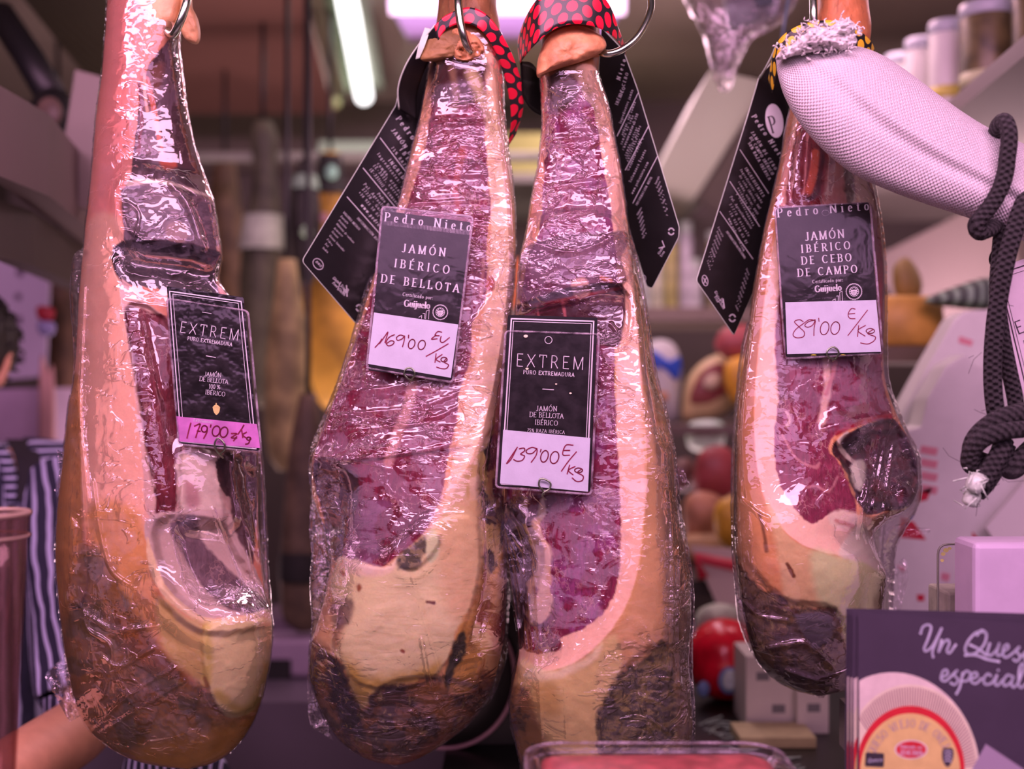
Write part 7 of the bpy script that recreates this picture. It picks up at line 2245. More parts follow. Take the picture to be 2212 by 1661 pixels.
torso([(950, -170, -60, .06), (962, -230, 30, .085), (985, -330, 100, .10), (1030, -360, 136, .115), (1120, -350, 130, .13), (1300, -320, 110, .145), (1500, -310, 100, .15), (1760, -310, 100, .15)], 2.06, 'shirt', STRIPE_X)
torso([(1030, -200, 40, .128), (1060, -230, 66, .134), (1120, -262, 70, .142), (1300, -270, 72, .158), (1500, -276, 74, .164), (1800, -280, 78, .17)], 2.058, 'apron', APRON, half=True)
for pts in ([(38, 948, 2.02), (58, 985, 1.965), (66, 1030, 1.94), (52, 1080, 1.925)], [(-250, 948, 2.02), (-250, 990, 1.97), (-240, 1040, 1.94), (-220, 1080, 1.925)]):
    c = cr([P(*q) for q in pts], 6)
    MB().grid(np.array([[q + np.array([s_ * .022, -.002 * (1 - s_ * s_), 0]) for s_ in np.linspace(-1, 1, 7)] for q in c])).build('apron_strap', APRON, person)


def sleeve(J, name, m, folds=.004, cap=False):
    p = cr([P(*q[:3]) for q in J], 8)
    r = np.interp(np.linspace(0, len(J) - 1, len(p)), range(len(J)), [q[3] for q in J])
    pp, u, v = frames(p)
    n = 48
    a = np.linspace(0, 2 * math.pi, n, endpoint=False)
    g = np.empty((len(p), n, 3))
    uv = np.zeros((len(p), n, 2))
    for i in range(len(p)):
        rr_ = r[i] + folds * np.sin(a * 4 + i * .25) + folds * .6 * np.sin(a * 7 - i * .12)
        g[i] = pp[i] + rr_[:, None] * (np.cos(a)[:, None] * u[i] + np.sin(a)[:, None] * v[i])
        uv[i, :, 1] = a / (2 * math.pi)
    return MB().grid(g, uv, wrap=True).build(name, m, person)


sleeve([(145, 1035, 2.0, .078), (158, 1120, 1.96, .085), (168, 1250, 1.90, .083), (180, 1400, 1.80, .078), (190, 1480, 1.745, .074), (192, 1500, 1.735, .074), (192, 1496, 1.735, .066)], 'shirt_sleeve', STRIPE_V)
sleeve([(-380, 1040, 2.0, .078), (-405, 1200, 1.97, .08), (-425, 1400, 1.92, .075), (-432, 1480, 1.89, .072)], 'shirt_sleeve', STRIPE_V)
# yoke over the shoulder, stripes running across
g = []
for t in np.linspace(0, 1, 14):
    row = []
    for s_ in np.linspace(0, 1, 16):
        x = 48 + (178 - 48) * t + 16 * math.sin(s_ * 3)
        y = 944 + 20 * t * t + (1040 + 26 * t - 950) * s_ ** 1.2
        d = 2.03 - .085 * math.sin(s_ * math.pi / 2) - .02 * t + .003 * math.sin(s_ * 14 + t * 6)
        row.append(P(x, y, d))
    g.append(row)
MB().grid(np.array(g)).build('shirt_yoke', STRIPE_H, person)
# collar
MB().tube(cr([P(-30, 960, 1.98), P(8, 985, 1.955), P(24, 1040, 1.94), P(26, 1090, 1.93)], 6), [.012] * 19, 8).build('shirt_collar', STRIPE_H, person)

o = single(MB().pillow(cr([(255, 1730), (262, 1660), (285, 1628), (360, 1618), (440, 1622), (484, 1640), (500, 1730)], 5, True), 1.66, .05, .03, 9), 'striped_cloth', stripe_material('striped_cloth', 0, .012, b=(36, 26, 50)), 'striped cloth showing below the rounded end of the orange-rind ham', 'cloth')
# ================================================================== the stall behind
WALL = mat('stall_wall', (96, 64, 72), .7, var=.08, scale=4)
CEIL = mat('stall_ceiling', (178, 124, 134), .7, var=.06, scale=4)
tag(MB().box((-1.9, 4.3, 0), (1.6, 4.4, 2.6)).build('wall_back', WALL, smooth=False), kind='structure')
tag(MB().box((-2.0, .3, 0), (-1.9, 4.4, 2.6)).build('wall_left', mat('left_wall', (70, 46, 50), .7), smooth=False), kind='structure')
tag(MB().box((1.6, .3, 0), (1.7, 4.4, 2.6)).build('wall_right', mat('right_wall', (92, 62, 72), .7), smooth=False), kind='structure')
tag(MB().box((-2.0, 1.7, 2.55), (1.7, 4.4, 2.65)).build('ceiling', CEIL, smooth=False), kind='structure')
tag(MB().box((-2.0, -1.5, -.1), (1.7, 4.4, 0)).build('floor', mat('stall_floor', (92, 66, 70), .5, var=.1), smooth=False), kind='structure')
tag(MB().box((-1.9, 4.22, 2.30), (1.6, 4.3, 2.55)).build('trim_3', mat('wall_band', (104, 70, 74), .6), smooth=False), kind='structure')

GREYM = mat('grey_metal', (150, 116, 122), .4, var=.05)
BLACKM = mat('black_plastic', (26, 18, 24), .45)
WHITEP = mat('white_plastic', (206, 158, 182), .5)
LILAC = mat('lilac_panel', (170, 112, 156), .5, var=.05)

# ceiling light with one bright tube
N = Nodes('bright_tube')
e = N.n('ShaderNodeEmission')
e.inputs[0].default_value = (1.0, .96, .97, 1)
e.inputs[1].default_value = 3.2
N.l(e.outputs[0], N.out.inputs[0])
TUBE = N.m
N = Nodes('pink_tube')
e = N.n('ShaderNodeEmission')
e.inputs[0].default_value = (1.0, .62, .92, 1)
e.inputs[1].default_value = 2.6
N.l(e.outputs[0], N.out.inputs[0])
PTUBE = N.m

root = thing('ceiling_light', (-.46, 3.3, 2.5), 'ceiling light with one bright greenish white tube and grey reflector', 'light')
tb = lambda x, y, d: P(x, y, d)
MB().tube([tb(739, -60, 2.70), tb(786, 208, 3.86)], .027, 16).build('tube', TUBE, root)
MB().hexa([tb(690, -40, 2.72), tb(716, -40, 2.72), tb(768, 196, 3.86), tb(752, 196, 3.86)], (0, 0, .04)).build('reflector', mat('reflector', (170, 150, 142), .25, metal=.6), root, smooth=False)
MB().hexa([tb(660, -40, 2.74), tb(688, -40, 2.74), tb(752, 212, 3.86), tb(728, 212, 3.86)], (0, 0, .05)).build('side_rail', mat('side_rail', (132, 96, 92), .4), root, smooth=False)
MB().hexa([tb(660, -50, 2.70), tb(790, -50, 2.70), tb(830, 200, 3.95), tb(720, 200, 3.95)], (0, 0, .02)).build('backing', GREYM, root, smooth=False)
q = tb(722, 222, 3.80)
MB().lathe([(.002, -.022), (.018, -.014), (.022, 0), (.018, .014), (.002, .022)], q, 14).build('end_cap', mat('end_cap', (206, 160, 130), .4), root)

root = thing('ceiling_cassette', (-.9, 3.0, 2.42), 'flat brown ceiling unit with a row of dark slots', 'air conditioner')
MB().hexa([tb(300, -60, 2.62), tb(640, -60, 2.62), tb(722, 246, 3.82), tb(330, 246, 3.82)], (0, 0, .08)).build('housing', mat('brown_housing', (150, 80, 84), .6, var=.05, scale=3), root, smooth=False)
for a, b, c, d in ((590, -50, 612, 60), (620, 76, 642, 134), (645, 152, 662, 194), (666, 210, 684, 238)):
    MB().hexa([tb(a, b, 2.64 + .0040 * (b + 60)), tb(a + 30, b, 2.64 + .0040 * (b + 60)), tb(c + 28, d, 2.63 + .0040 * (d + 60)), tb(c, d, 2.63 + .0040 * (d + 60))], (0, 0, .012)).build('slot', BLACKM, root, smooth=False)

# ribbed panel and beams at the upper left
N = Nodes('ribbed_panel')
b = N.n('ShaderNodeBsdfPrincipled')
sp = N.n('ShaderNodeSeparateXYZ')
N.l(N.coords(), sp.inputs[0])
f = N.math('FRACT', N.math('DIVIDE', sp.outputs[0], .022))
N.l(N.mixc(N.ramp(f, .2, .6), tuple(alb((56, 36, 36))), tuple(alb((96, 66, 58)))), b.inputs['Base Color'])
b.inputs['Roughness'].default_value = .5
N.l(N.bump(N.math('ABSOLUTE', N.math('SUBTRACT', f, .5)), .8, .01), b.inputs['Normal'])
N.l(b.outputs[0], N.out.inputs[0])
single(MB().hexa([tb(20, -40, 2.2), tb(330, -40, 2.2), tb(330, 190, 2.9), tb(205, 190, 2.9)], (0, 0, .05)), 'ribbed_panel', N.m, 'dark ribbed ceiling panel above the orange-rind ham', 'panel', smooth=False)
single(MB().hexa([tb(-60, 150, 1.5), tb(236, 462, 2.7), tb(236, 566, 2.7), tb(-60, 356, 1.5)], (.0, .25, .0)), 'overhead_shelf', mat('overhead_board', (108, 64, 76), .6), 'long pinkish overhead board sloping away behind the orange-rind ham', 'shelf', smooth=False)
single(MB().hexa([tb(-60, 410, 1.6), tb(200, 566, 2.75), tb(180, 640, 2.75), tb(-60, 540, 1.6)], (.0, .2, .0)), 'lower_board', mat('brown_board', (64, 38, 40), .6), 'dark brown board under the long pinkish overhead board', 'board', smooth=False)
root = thing('wall_speaker', P(110, 250, 2.15), 'round black loudspeaker under the ribbed panel', 'speaker')
MB().pillow(circle_pts(112, 248, 52, 60, 0, 26), 2.15, .05, .08, 8).build('speaker_body', BLACKM, root)
MB().pillow(circle_pts(106, 244, 30, 36, 0, 20), 2.105, .012, .01, 6).build('cone', mat('speaker_cone', (104, 62, 66), .5, var=.3), root)
MB().tube([P(112, 210, 2.2), P(60, 120, 2.25), P(0, 30, 2.3)], .03, 10).build('bracket', BLACKM, root)
root = thing('plastic_plate', P(170, 300, 2.0), 'pale plastic plate with one screw hole beside the round speaker', 'plate')
MB().hexa([tb(160, 148, 2.0), tb(240, 170, 2.0), tb(240, 470, 2.0), tb(192, 456, 2.0), tb(106, 428, 2.0), tb(132, 330, 2.0)], (0, .02, 0)).build('plate', mat('pale_plate', (146, 100, 112), .5), root, smooth=False, bevel=.004)
MB().pillow(circle_pts(157, 410, 8, 13, 0, 14), 1.997, .002, .002, 4).build('screw_hole', mat('hole_dark', (70, 40, 46), .6), root)

# notices on the left
root = thing('notice', P(50, 690, 2.7), 'pale printed notice behind the striped shirt', 'notice')
MB().hexa([tb(-80, 548, 2.72), tb(108, 560, 2.72), tb(98, 812, 2.72), tb(-80, 830, 2.72)], (0, .01, 0)).build('sheet', mat('notice_sheet', (196, 138, 184), .7), root, smooth=False)
for x, y, r in ((42, 588, 7), (38, 640, 6), (38, 690, 7), (34, 724, 10), (20, 772, 9), (42, 774, 8)):
    MB().hexa([tb(x - r, y - r, 2.712), tb(x + r, y - r, 2.712), tb(x + r, y + r, 2.712), tb(x - r, y + r, 2.712)], (0, .004, 0)).build('printed_mark', mat('notice_mark', (104, 62, 96), .7), root, smooth=False)
single(MB().hexa([tb(-80, 842, 2.6), tb(110, 838, 2.6), tb(110, 1050, 2.6), tb(-80, 1050, 2.6)], (0, .25, 0)), 'wall_cabinet', mat('pale_cabinet', (186, 120, 170), .6, var=.1, scale=8), 'pale lilac cabinet below the printed notice', 'cabinet', smooth=False)
single(MB().pillow(cr([(84, 820), (104, 804), (118, 850), (118, 1500), (116, 2300), (84, 2300), (82, 1500)], 4, True), 2.5, .02, .02, 7), 'paper_roll', mat('paper_roll', (222, 130, 150), .7), 'pink paper roll leaning beside the dark hanging ham', 'paper roll')
for x, c_, lab in ((92, (170, 30, 50), 'small red tag hanging above the notice'), (94, (150, 110, 170), 'small bluish tag hanging under the red one')):
    yy = 676 if c_[0] == 170 else 708
    single(MB().pillow(cr([(x - 12, yy - 14), (x + 24, yy - 10), (x + 20, yy + 16), (x - 8, yy + 14)], 4, True), 2.42, .012, .012, 6), 'small_tag', mat('small_tag_%d' % yy, c_, .5), lab, 'tag')

# rail and hams far behind
tag(MB().tube([(-1.6, 3.0, 2.10), (.1, 3.0, 2.10)], .014, 10).build('trim_4', GREYM), kind='structure')


def far_ham(st, d, c1, c2, label, top=None):
    p = cr([(y, a, b) for y, a, b in st], 6)
    n = 22
    g = []
    for y, a, b in p:
        ww = (b - a) / 2 / FPX * d
        g.append([P((a + b) / 2, y, d) + np.array([ww * math.cos(t), .75 * ww * math.sin(t), 0]) for t in np.linspace(0, 2 * math.pi, n, endpoint=False)])
    root = thing('cured_ham', P((st[0][1] + st[0][2]) / 2, st[0][0], d), label, 'ham', 'whole hams hanging at the back')
    mb = MB().grid(np.array(g), wrap=True)
    mb.f.append(tuple(reversed(range(n))))
    mb.f.append(tuple((len(g) - 1) * n + j for j in range(n)))
    key = 'far_%d_%d_%d' % tuple(c1)
    mb.build('meat', mat(key, c1, .6, var=.45, scale=14, bump=.2, bscale=20), root)
    mb = MB()
    (y, a, b) = st[0]
    rz = P(0, y, d)[2]
    cx = P((a + b) / 2, y, d)
    mb.tube([cx + np.array([0, 0, -.01]), cx + np.array([0, 0, .10]), np.array([cx[0], cx[1], 2.55])], .006, 6)
    mb.build('hanging_cord', BLACKM, root)
    if top:
        y0, y1, ex, c = top
        g = []
        for y in np.linspace(y0, y1, 5):
            a, b = np.interp(y, [s_[0] for s_ in st], [s_[1] for s_ in st]), np.interp(y, [s_[0] for s_ in st], [s_[2] for s_ in st])
            ww = ((b - a) / 2 + ex) / FPX * d
            g.append([P((a + b) / 2, y, d) + np.array([ww * math.cos(t), ww * math.sin(t), 0]) for t in np.linspace(0, 2 * math.pi, n, endpoint=False)])
        MB().grid(np.array(g), wrap=True).build('wrapping', mat('wrap_%d' % c[0], c, .7, var=.2), root)
    return root


far_ham([(262, 548, 588), (300, 540, 600), (360, 548, 596), (430, 540, 604), (520, 524, 606), (640, 516, 602), (760, 520, 596), (850, 540, 580), (880, 556, 570)], 2.95, (84, 62, 56), None,
        'olive grey ham with white netting round its middle, farthest back', (466, 540, 6, (186, 150, 158)))
far_ham([(560, 600, 640), (640, 592, 650), (720, 580, 666), (800, 572, 670), (900, 572, 664), (980, 580, 652), (1016, 600, 634)], 2.55, (168, 116, 92), None, 'tan ham with pinkish lower end beside the big orange ham')
far_ham([(330, 694, 732), (450, 682, 745), (560, 664, 765), (680, 654, 788), (780, 660, 788), (850, 680, 762), (884, 702, 734)], 2.95, (206, 122, 52), None, 'big orange ham behind the tilted black card', (336, 420, 5, (44, 34, 38)))
far_ham([(850, 648, 684), (960, 626, 698), (1100, 612, 706), (1230, 604, 708), (1330, 610, 702), (1362, 640, 680)], 2.35, (96, 60, 56), None, 'long dark brown ham with black patches, hanging lowest of those at the back', (1190, 1250, 2, (34, 24, 28)))
far_ham([(540, 104, 146), (640, 92, 160), (760, 95, 165), (880, 108, 160), (965, 122, 150)], 3.05, (92, 48, 44), None, 'dark reddish ham hanging beside the pale notice')
far_ham([(330, 466, 506), (430, 452, 520), (560, 466, 540), (700, 480, 560), (780, 506, 540)], 3.35, (104, 62, 52), None, 'brown ham just past the stepped upper cut of the orange-rind ham')
far_ham([(345, 646, 676), (440, 626, 692), (540, 630, 692), (610, 648, 678)], 2.7, (50, 36, 38), None, 'small blackish ham between the olive grey and the orange ones', (380, 410, 4, (150, 140, 140)))
single(MB().box((P(690, 0, 4.2)[0], 4.2, P(0, 328, 4.2)[2]), (P(835, 0, 4.2)[0], 4.3, P(0, 306, 4.2)[2])), 'light_strip', mat('pale_strip', (196, 184, 176), .4, emit=.25), 'pale greenish light strip on the wall above the orange ham', 'light', smooth=False)
for x, y, r in ((716, 372, 14), (660, 500, 12), (700, 470, 10)):
    single(MB().pillow(circle_pts(x, y, r, r * 1.1, 0, 16), 2.9 if x == 716 else 2.66, .02, .03, 6), 'hanging_label', mat('far_label_%d' % x, [(196, 190, 176), (176, 96, 120), (170, 176, 180)][(x // 10) % 3], .5),
           ['pale round label near the top of the orange ham', 'pinkish round label beside the small blackish ham', 'greyish round label beside the orange ham, lower than the pale one'][[716, 660, 700].index(x)], 'label')

# pink light across the top
root = thing('wall_light', P(1090, 20, 3.0), 'long pink tube light under the ceiling behind the dotted collars', 'light')
MB().tube([P(842, 12, 3.0), P(1350, 12, 3.0)], .024, 12).build('tube', PTUBE, root)
MB().hexa([P(835, 0, 3.04), P(1355, 0, 3.04), P(1310, 78, 3.04), P(880, 78, 3.04)], (0, .05, 0)).build('reflector', mat('pink_reflector', (190, 120, 186), .4), root, smooth=False)

# things between the two middle hams
single(MB().hexa([tb(1092, 288, 3.6), tb(1180, 288, 3.6), tb(1180, 384, 3.6), tb(1092, 384, 3.6)], (0, .2, 0)), 'carton', mat('tan_carton', (184, 142, 96), .7), 'tan carton on the back shelf seen between the two dotted collars', 'carton', smooth=False)
single(MB().box((-.12, 3.5, P(0, 404, 3.6)[2]), (.65, 4.3, P(0, 386, 3.6)[2])), 'back_shelf', GREYM, 'grey back shelf carrying the tan carton', 'shelf', smooth=False)
single(MB().hexa([tb(1080, 560, 3.2), tb(1165, 560, 3.2), tb(1165, 676, 3.2), tb(1080, 676, 3.2)], (0, .1, 0)), 'snack_box', mat('orange_box', (222, 92, 60), .6), 'orange red box glimpsed between the two middle hams', 'box', smooth=False)

# pale duct, bag of film, boards at the upper right
single(MB().hexa([tb(1536, 150, 2.3), tb(1660, 178, 2.3), tb(1500, 430, 3.1), tb(1404, 400, 3.1)], (0, .3, 0)), 'duct', mat('pale_duct', (240, 190, 204), .5), 'pale rectangular duct running down behind the black card of the skin-capped ham', 'duct', smooth=False)
single(MB().hexa([tb(1664, 190, 2.3), tb(1730, 220, 2.34), tb(1560, 470, 3.1), tb(1506, 432, 3.1)], (.02, .14, .05)), 'duct_bracket', mat('duct_shade_paint', (120, 80, 94), .6), 'shaded face of the pale duct, its shade painted in mauve', 'bracket', smooth=False)  # duct's side in shade, the shade set as a darker mauve colour
root = thing('plastic_bag', P(1590, 60, 1.95), 'crumpled clear plastic bag hanging above the pale duct', 'bag')
MB().pillow(cr([(1490, -40), (1498, 30), (1522, 80), (1536, 140), (1556, 192), (1580, 190), (1600, 130), (1640, 70), (1700, 40), (1712, -40)], 6, True), 1.95, .06, .05, 12, rough=.006, seed=4).build(
    'bag_film', film_material('crumpled_bag', .4, .7, .9, 1.0), root)
MB().hexa([tb(1560, -40, 1.99), tb(1690, -40, 1.99), tb(1680, 30, 1.99), tb(1580, 60, 1.99)], (0, .03, 0)).build('grey_lining', mat('grey_lining', (140, 112, 132), .6), root, smooth=False)
single(MB().hexa([tb(1628, -30, 1.9), tb(1690, -30, 1.9), tb(1668, 8, 1.9), tb(1636, 16, 1.9)], (0, .01, 0)), 'dark_clip', mat('teal_dark', (24, 30, 44), .5), 'dark teal clip holding the plastic bag', 'clip', smooth=False)
single(MB().tube([P(1706, -20, 1.85), P(1696, 40, 1.85), P(1688, 96, 1.85)], .003, 6), 'thin_rod', mat('teal_rod', (96, 84, 112), .4), 'thin bluish rod left of the straight steel hook', 'rod')

sh = [tb(2052, 216, 2.02), tb(2330, -16, 1.45)]
a, b = sh
MB_ = MB().hexa([(a[0], a[1], 2.005), (b[0], b[1], 2.005), (1.45, b[1], 2.005), (1.45, 3.3, 2.005), (a[0] + .04, 3.3, 2.005)], (0, 0, -.03))
single(MB_, 'tin_shelf', mat('shelf_board', (150, 104, 122), .5), 'wall shelf carrying the row of labelled tins', 'shelf', smooth=False)


def tin(x, y_top, y_bot, w_, d, label, band, look):
    c = P(x, y_bot, d)
    r = w_ / 2 / FPX * d
    h = (y_bot - y_top) / FPX * d
    root = thing('tin', (c[0], c[1], 2.006), label, 'tin', 'tins on the wall shelf')
    MB().lathe([(r * .97, 0), (r, .004), (r, h * .86), (r * .97, h * .88)], (c[0], c[1], 2.006), 26).build('can', mat('tin_' + look, band, .4, var=.5 if look == 'dark' else .08, scale=26 if look == 'dark' else 6), root)
    MB().lathe([(r * .98, h * .87), (r * 1.04, h * .88), (r * 1.04, h * .96), (r * .98, h)], (c[0], c[1], 2.006), 26).build('lid', mat('tin_lid', (176, 136, 172), .35), root)
    MB().lathe([(r * 1.006, h * .22), (r * 1.006, h * .34)], (c[0], c[1], 2.006), 26).build('label_band', mat('tin_band_' + look, (206, 146, 84) if look == 'white' else (196, 150, 140), .5), root)


for x, w_, d, lab, col_, look in (
        (2132, 112, 2.10, 'big dark tin with pictured label at the front of the shelf row', (92, 60, 46), 'dark'), (2244, 108, 1.99, 'dark tin at the very edge, beside the big pictured tin', (80, 52, 42), 'dark'),
        (2046, 76, 2.20, 'white tin with orange band, next to the big pictured tin', (214, 160, 186), 'white'), (1990, 68, 2.31, 'white tin with orange band, third in the shelf row', (206, 150, 176), 'white'),
        (1942, 62, 2.42, 'white tin partly behind the woven cover, fourth in the shelf row', (196, 140, 160), 'white'), (1890, 60, 2.55, 'tin with lilac lid just above the woven cover', (150, 104, 110), 'dim')):
    tin(x, CY - .70 / d * FPX, CY - .506 / d * FPX, w_, d, lab, col_, look)

single(MB().hexa([tb(1880, 560, 2.7), tb(2160, 420, 2.7), tb(2230, 680, 2.7), tb(1960, 690, 2.7)], (.1, .1, 0)), 'side_panel_board', mat('rose_panel', (122, 78, 92), .6), 'rose brown side board under the tin shelf', 'board', smooth=False)

# cheese and foil under it
c = P(1926, 752, 2.25)
cb = c[2]
single(MB().lathe([(.02, 0), (.088, 0), (.096, .010), (.098, .05), (.094, .088), (.084, .098), (.01, .100)], (c[0], c[1], cb), 36), 'round_cheese', mat('cheese_rind', (206, 120, 66), .5, var=.22, scale=14, bump=.2), 'orange cheese wheel on the side shelf behind the ham with a dark hollow', 'cheese')
single(MB().box((.62, 2.10, cb - .03), (1.25, 2.45, cb - .001)), 'side_shelf', mat('dark_side_shelf', (96, 58, 58), .5), 'dark brown shelf under the orange cheese wheel', 'shelf', smooth=False)
single(MB().pillow(cr([(1930, 580), (1960, 556), (1990, 600), (1985, 640), (1940, 645)], 4, True), 2.25, .03, .03, 6), 'squash', mat('ochre_item', (150, 96, 66), .6), 'ochre lump on top of the orange cheese wheel', 'squash')
single(MB().pillow(cr([(1996, 650), (2060, 620), (2140, 600), (2160, 640), (2140, 668), (2060, 664)], 4, True), 2.12, .05, .04, 7), 'foil_packet', stripe_material('foil_stripes', 0, .022, a=(150, 134, 140), b=(84, 70, 78), thin=.6), 'striped greyish foil packet behind the white paper bags', 'packet')

# white paper bags with red print
BAGM = mat('bag_paper', (232, 176, 204), .6, var=.05, scale=12, bump=.35, bscale=9)
REDP = mat('bag_red', (206, 26, 60), .6)
PINKP = mat('bag_pale_red', (226, 112, 144), .6)
FLOORZ = .95


def paper_bag(poly, d, label, prints):
    root = thing('paper_bag', P(2100, 1300, d), label, 'bag', 'white paper bags')
    pl = Plane((1900, 700, d), (2300, 700, d), (1900, 1300, d))
    mb = MB()
    slab(mb, rounded(poly, 6), pl, -.06, 0)
    mb.build('bag_body', BAGM, root, smooth=False, bevel=.004)
    for nm, pts, m in prints:
        mb = MB()
        slab(mb, pts, pl, .0005, .001)
        mb.build(nm, m, root, smooth=False)


zb = lambda d: CY + (EYE - FLOORZ) / d * FPX
paper_bag([(1932, 960), (1950, 890), (2010, 780), (2062, 690), (2084, 672), (2140, 668), (2330, 676), (2330, zb(1.90)), (1940, zb(1.90))], 1.90, 'white paper bag standing behind the one with more red print',
          [('print', [(2072, 726), (2102, 736), (2098, 748), (2070, 740)], PINKP)])
paper_bag([(1904, 942), (1990, 922), (2004, 860), (2044, 790), (2086, 764), (2110, 790), (2330, 810), (2330, zb(1.80)), (1912, zb(1.80)), (1900, 1200)], 1.80, 'white paper bag with red lettering and shapes, next to the ham with a dark hollow',
          [('print', [(1990, 962 + 28 * k), (2026, 968 + 28 * k), (2022, 984 + 28 * k), (1986, 978 + 28 * k)], PINKP) for k in range(4)] +
          [('print', [(1984, 1062), (2014, 1052), (2002, 1080), (1984, 1084)], REDP), ('print', [(1946, 1116), (1974, 1128), (2000, 1166), (1940, 1160)], REDP),
           ('print', [(1936, 1220), (1956, 1226), (1950, 1236)], PINKP), ('print', [(2100, 1148), (2114, 1164), (2100, 1196)], REDP), ('print', [(2034, 1236), (2052, 1240), (2048, 1256), (2032, 1252)], PINKP), ('print', [(1980, 1284), (1996, 1284), (1996, 1298), (1982, 1298)], REDP)])
single(MB().hexa([tb(2130, 1140, 1.75), tb(2330, 900, 1.75), tb(2330, 1240, 1.75), tb(2200, 1240, 1.75)], (0, .01, 0)), 'folded_paper', mat('fold_paper', (236, 178, 206), .6), 'plain folded white paper leaning on the bag below the cord knot', 'paper', smooth=False)

# black counter with things on it
tag(MB().box((-.10, 1.52, .55), (1.3, 2.08, .95)).build('trim_5', mat('black_counter', (24, 18, 22), .35, var=.2, scale=30), smooth=False), kind='structure')
mb = MB()
r2 = np.random.default_rng(6)
for k in range(20):
    x, y = .30 + r2.random() * .09, 1.62 + .22 * r2.random()
    p = [(x, y, .9515)]
    for _ in range(4):
        x += .012 + .006 * r2.normal()
        y += .010 * r2.normal()
        p.append((x, y, .9515))
    p = cr(p, 3)
    mb.tube(p, .0013, 4)
single(mb, 'chalk_scribble', mat('chalk', (190, 160, 176), .9), 'white chalk scribble on the black counter top', 'chalk writing', kind='stuff')
root = thing('cheese_ball', P(1566, 1528, 1.93), 'shiny red waxed ball with round pale sticker, on the black counter', 'cheese')
c = P(1566, 1446, 1.99)
rr_ = .070
MB().lathe([(max(.001, rr_ * math.sin(t)), -rr_ * math.cos(t)) for t in np.linspace(.02, math.pi - .02, 18)], (c[0], c[1], .95 + rr_), 30).build('ball', mat('red_wax', (222, 16, 46), .22, var=.25, scale=30), root)
cc = P(1578, 1470, 1.93 - .069)
MB().pillow(circle_pts(1576, 1470, 25, 31, .1, 22), 1.99 - .069, .004, .003, 4).build('sticker', mat('sticker_blue', (120, 110, 176), .4), root)
MB().pillow(circle_pts(1576, 1470, 17, 23, .1, 20), 1.99 - .0735, .003, .002, 4).build('sticker_centre', mat('sticker_white', (196, 170, 190), .4, var=.4, scale=80), root)
MB().pillow(circle_pts(1520, 1488, 14, 18, .1, 16), 1.99 - .055, .004, .003, 4).build('sticker', mat('sticker_blue', (120, 110, 176), .4), root)
z = .951
for (xa, xb, yt, yb, dd, lab) in ((1612, 1722, 1418, 1586, 1.81, 'white carton box in front of the red waxed ball'), (1722, 1790, 1486, 1592, 1.79, 'lower white carton box nearer the leaflets')):
    p0, p1 = P(xa, yt, dd), P(xb, yb, dd)
    root = thing('carton', (p0[0], dd, z), lab, 'carton', 'white cartons on the black counter')
    MB().box((p0[0], dd, z), (p1[0], dd + .10, p0[2])).build('box', mat('white_carton', (214, 158, 180), .6, var=.03), root, smooth=False)
    for k in range(2 if xb < 1725 else 1):
        x_ = xa + 22 + 34 * k
        MB().hexa([P(x_, yt + 34 + 70 * k, dd - .001), P(x_ + 28, yt + 34 + 70 * k, dd - .001), P(x_ + 28, yt + 52 + 70 * k, dd - .001), P(x_, yt + 52 + 70 * k, dd - .001)], (0, .0008, 0)).build('print', mat('carton_print', (120, 90, 110), .6), root, smooth=False)
single(MB().box((.345, 1.72, .9505), (.46, 1.80, .966)), 'wooden_board', mat('board_wood', (206, 146, 130), .6, var=.1), 'pale wooden board lying before the red waxed ball', 'board', smooth=False)
single(MB().pillow(cr([(1505, 1330), (1540, 1306), (1590, 1312), (1604, 1360), (1560, 1392), (1510, 1396)], 4, True), 2.05, .04, .04, 7, rough=.002), 'paper_wad', mat('paper_wad', (190, 150, 160), .6, var=.2), 'crumpled pale paper above the red waxed ball', 'paper')
root = thing('price_board', P(1570, 1250, 2.2), 'slanted pale board with red edge behind the ham with a dark hollow', 'price board')
MB().hexa([tb(1492, 1180, 2.2), tb(1640, 1190, 2.2), tb(1700, 1460, 2.1), tb(1610, 1440, 2.1)], (0, .01, 0)).build('board', mat('pale_board', (190, 128, 148), .5), root, smooth=False)
MB().tube([tb(1640, 1222, 2.19), tb(1580, 1222, 2.19), tb(1506, 1206, 2.19), tb(1520, 1250, 2.18)], .012, 8).build('red_edge', mat('red_edge', (206, 30, 60), .4), root)

# meat display in the middle distance
tag(MB().box((.25, 2.55, P(0, 912, 2.8)[2] - .02), (.85, 3.1, P(0, 912, 2.8)[2])).build('trim_6', mat('display_shelf', (104, 66, 74), .5), smooth=False), kind='structure')
tag(MB().box((-.1, 3.05, P(0, 662, 3.2)[2] - .05), (1.0, 3.5, P(0, 662, 3.2)[2] - .012)).build('trim_7', mat('jar_shelf', (126, 84, 90), .5), smooth=False), kind='structure')
jars = [(1392, 470, 'pale jar', (190, 150, 170)), (1420, 520, 'pale jar', (196, 152, 150)), (1450, 500, 'amber jar', (176, 130, 90)), (1482, 480, 'pink jar', (200, 150, 180)), (1500, 560, 'pale jar', (206, 158, 184)), (1540, 500, 'amber jar', (150, 110, 96))]
jl = ['pale jar beside the tip of the black card with red dots', 'creamy jar second along the back shelf', 'amber jar third along the back shelf', 'pinkish jar fourth along the back shelf', 'short pale jar fifth along the back shelf', 'brownish jar behind the card with yellow dots']
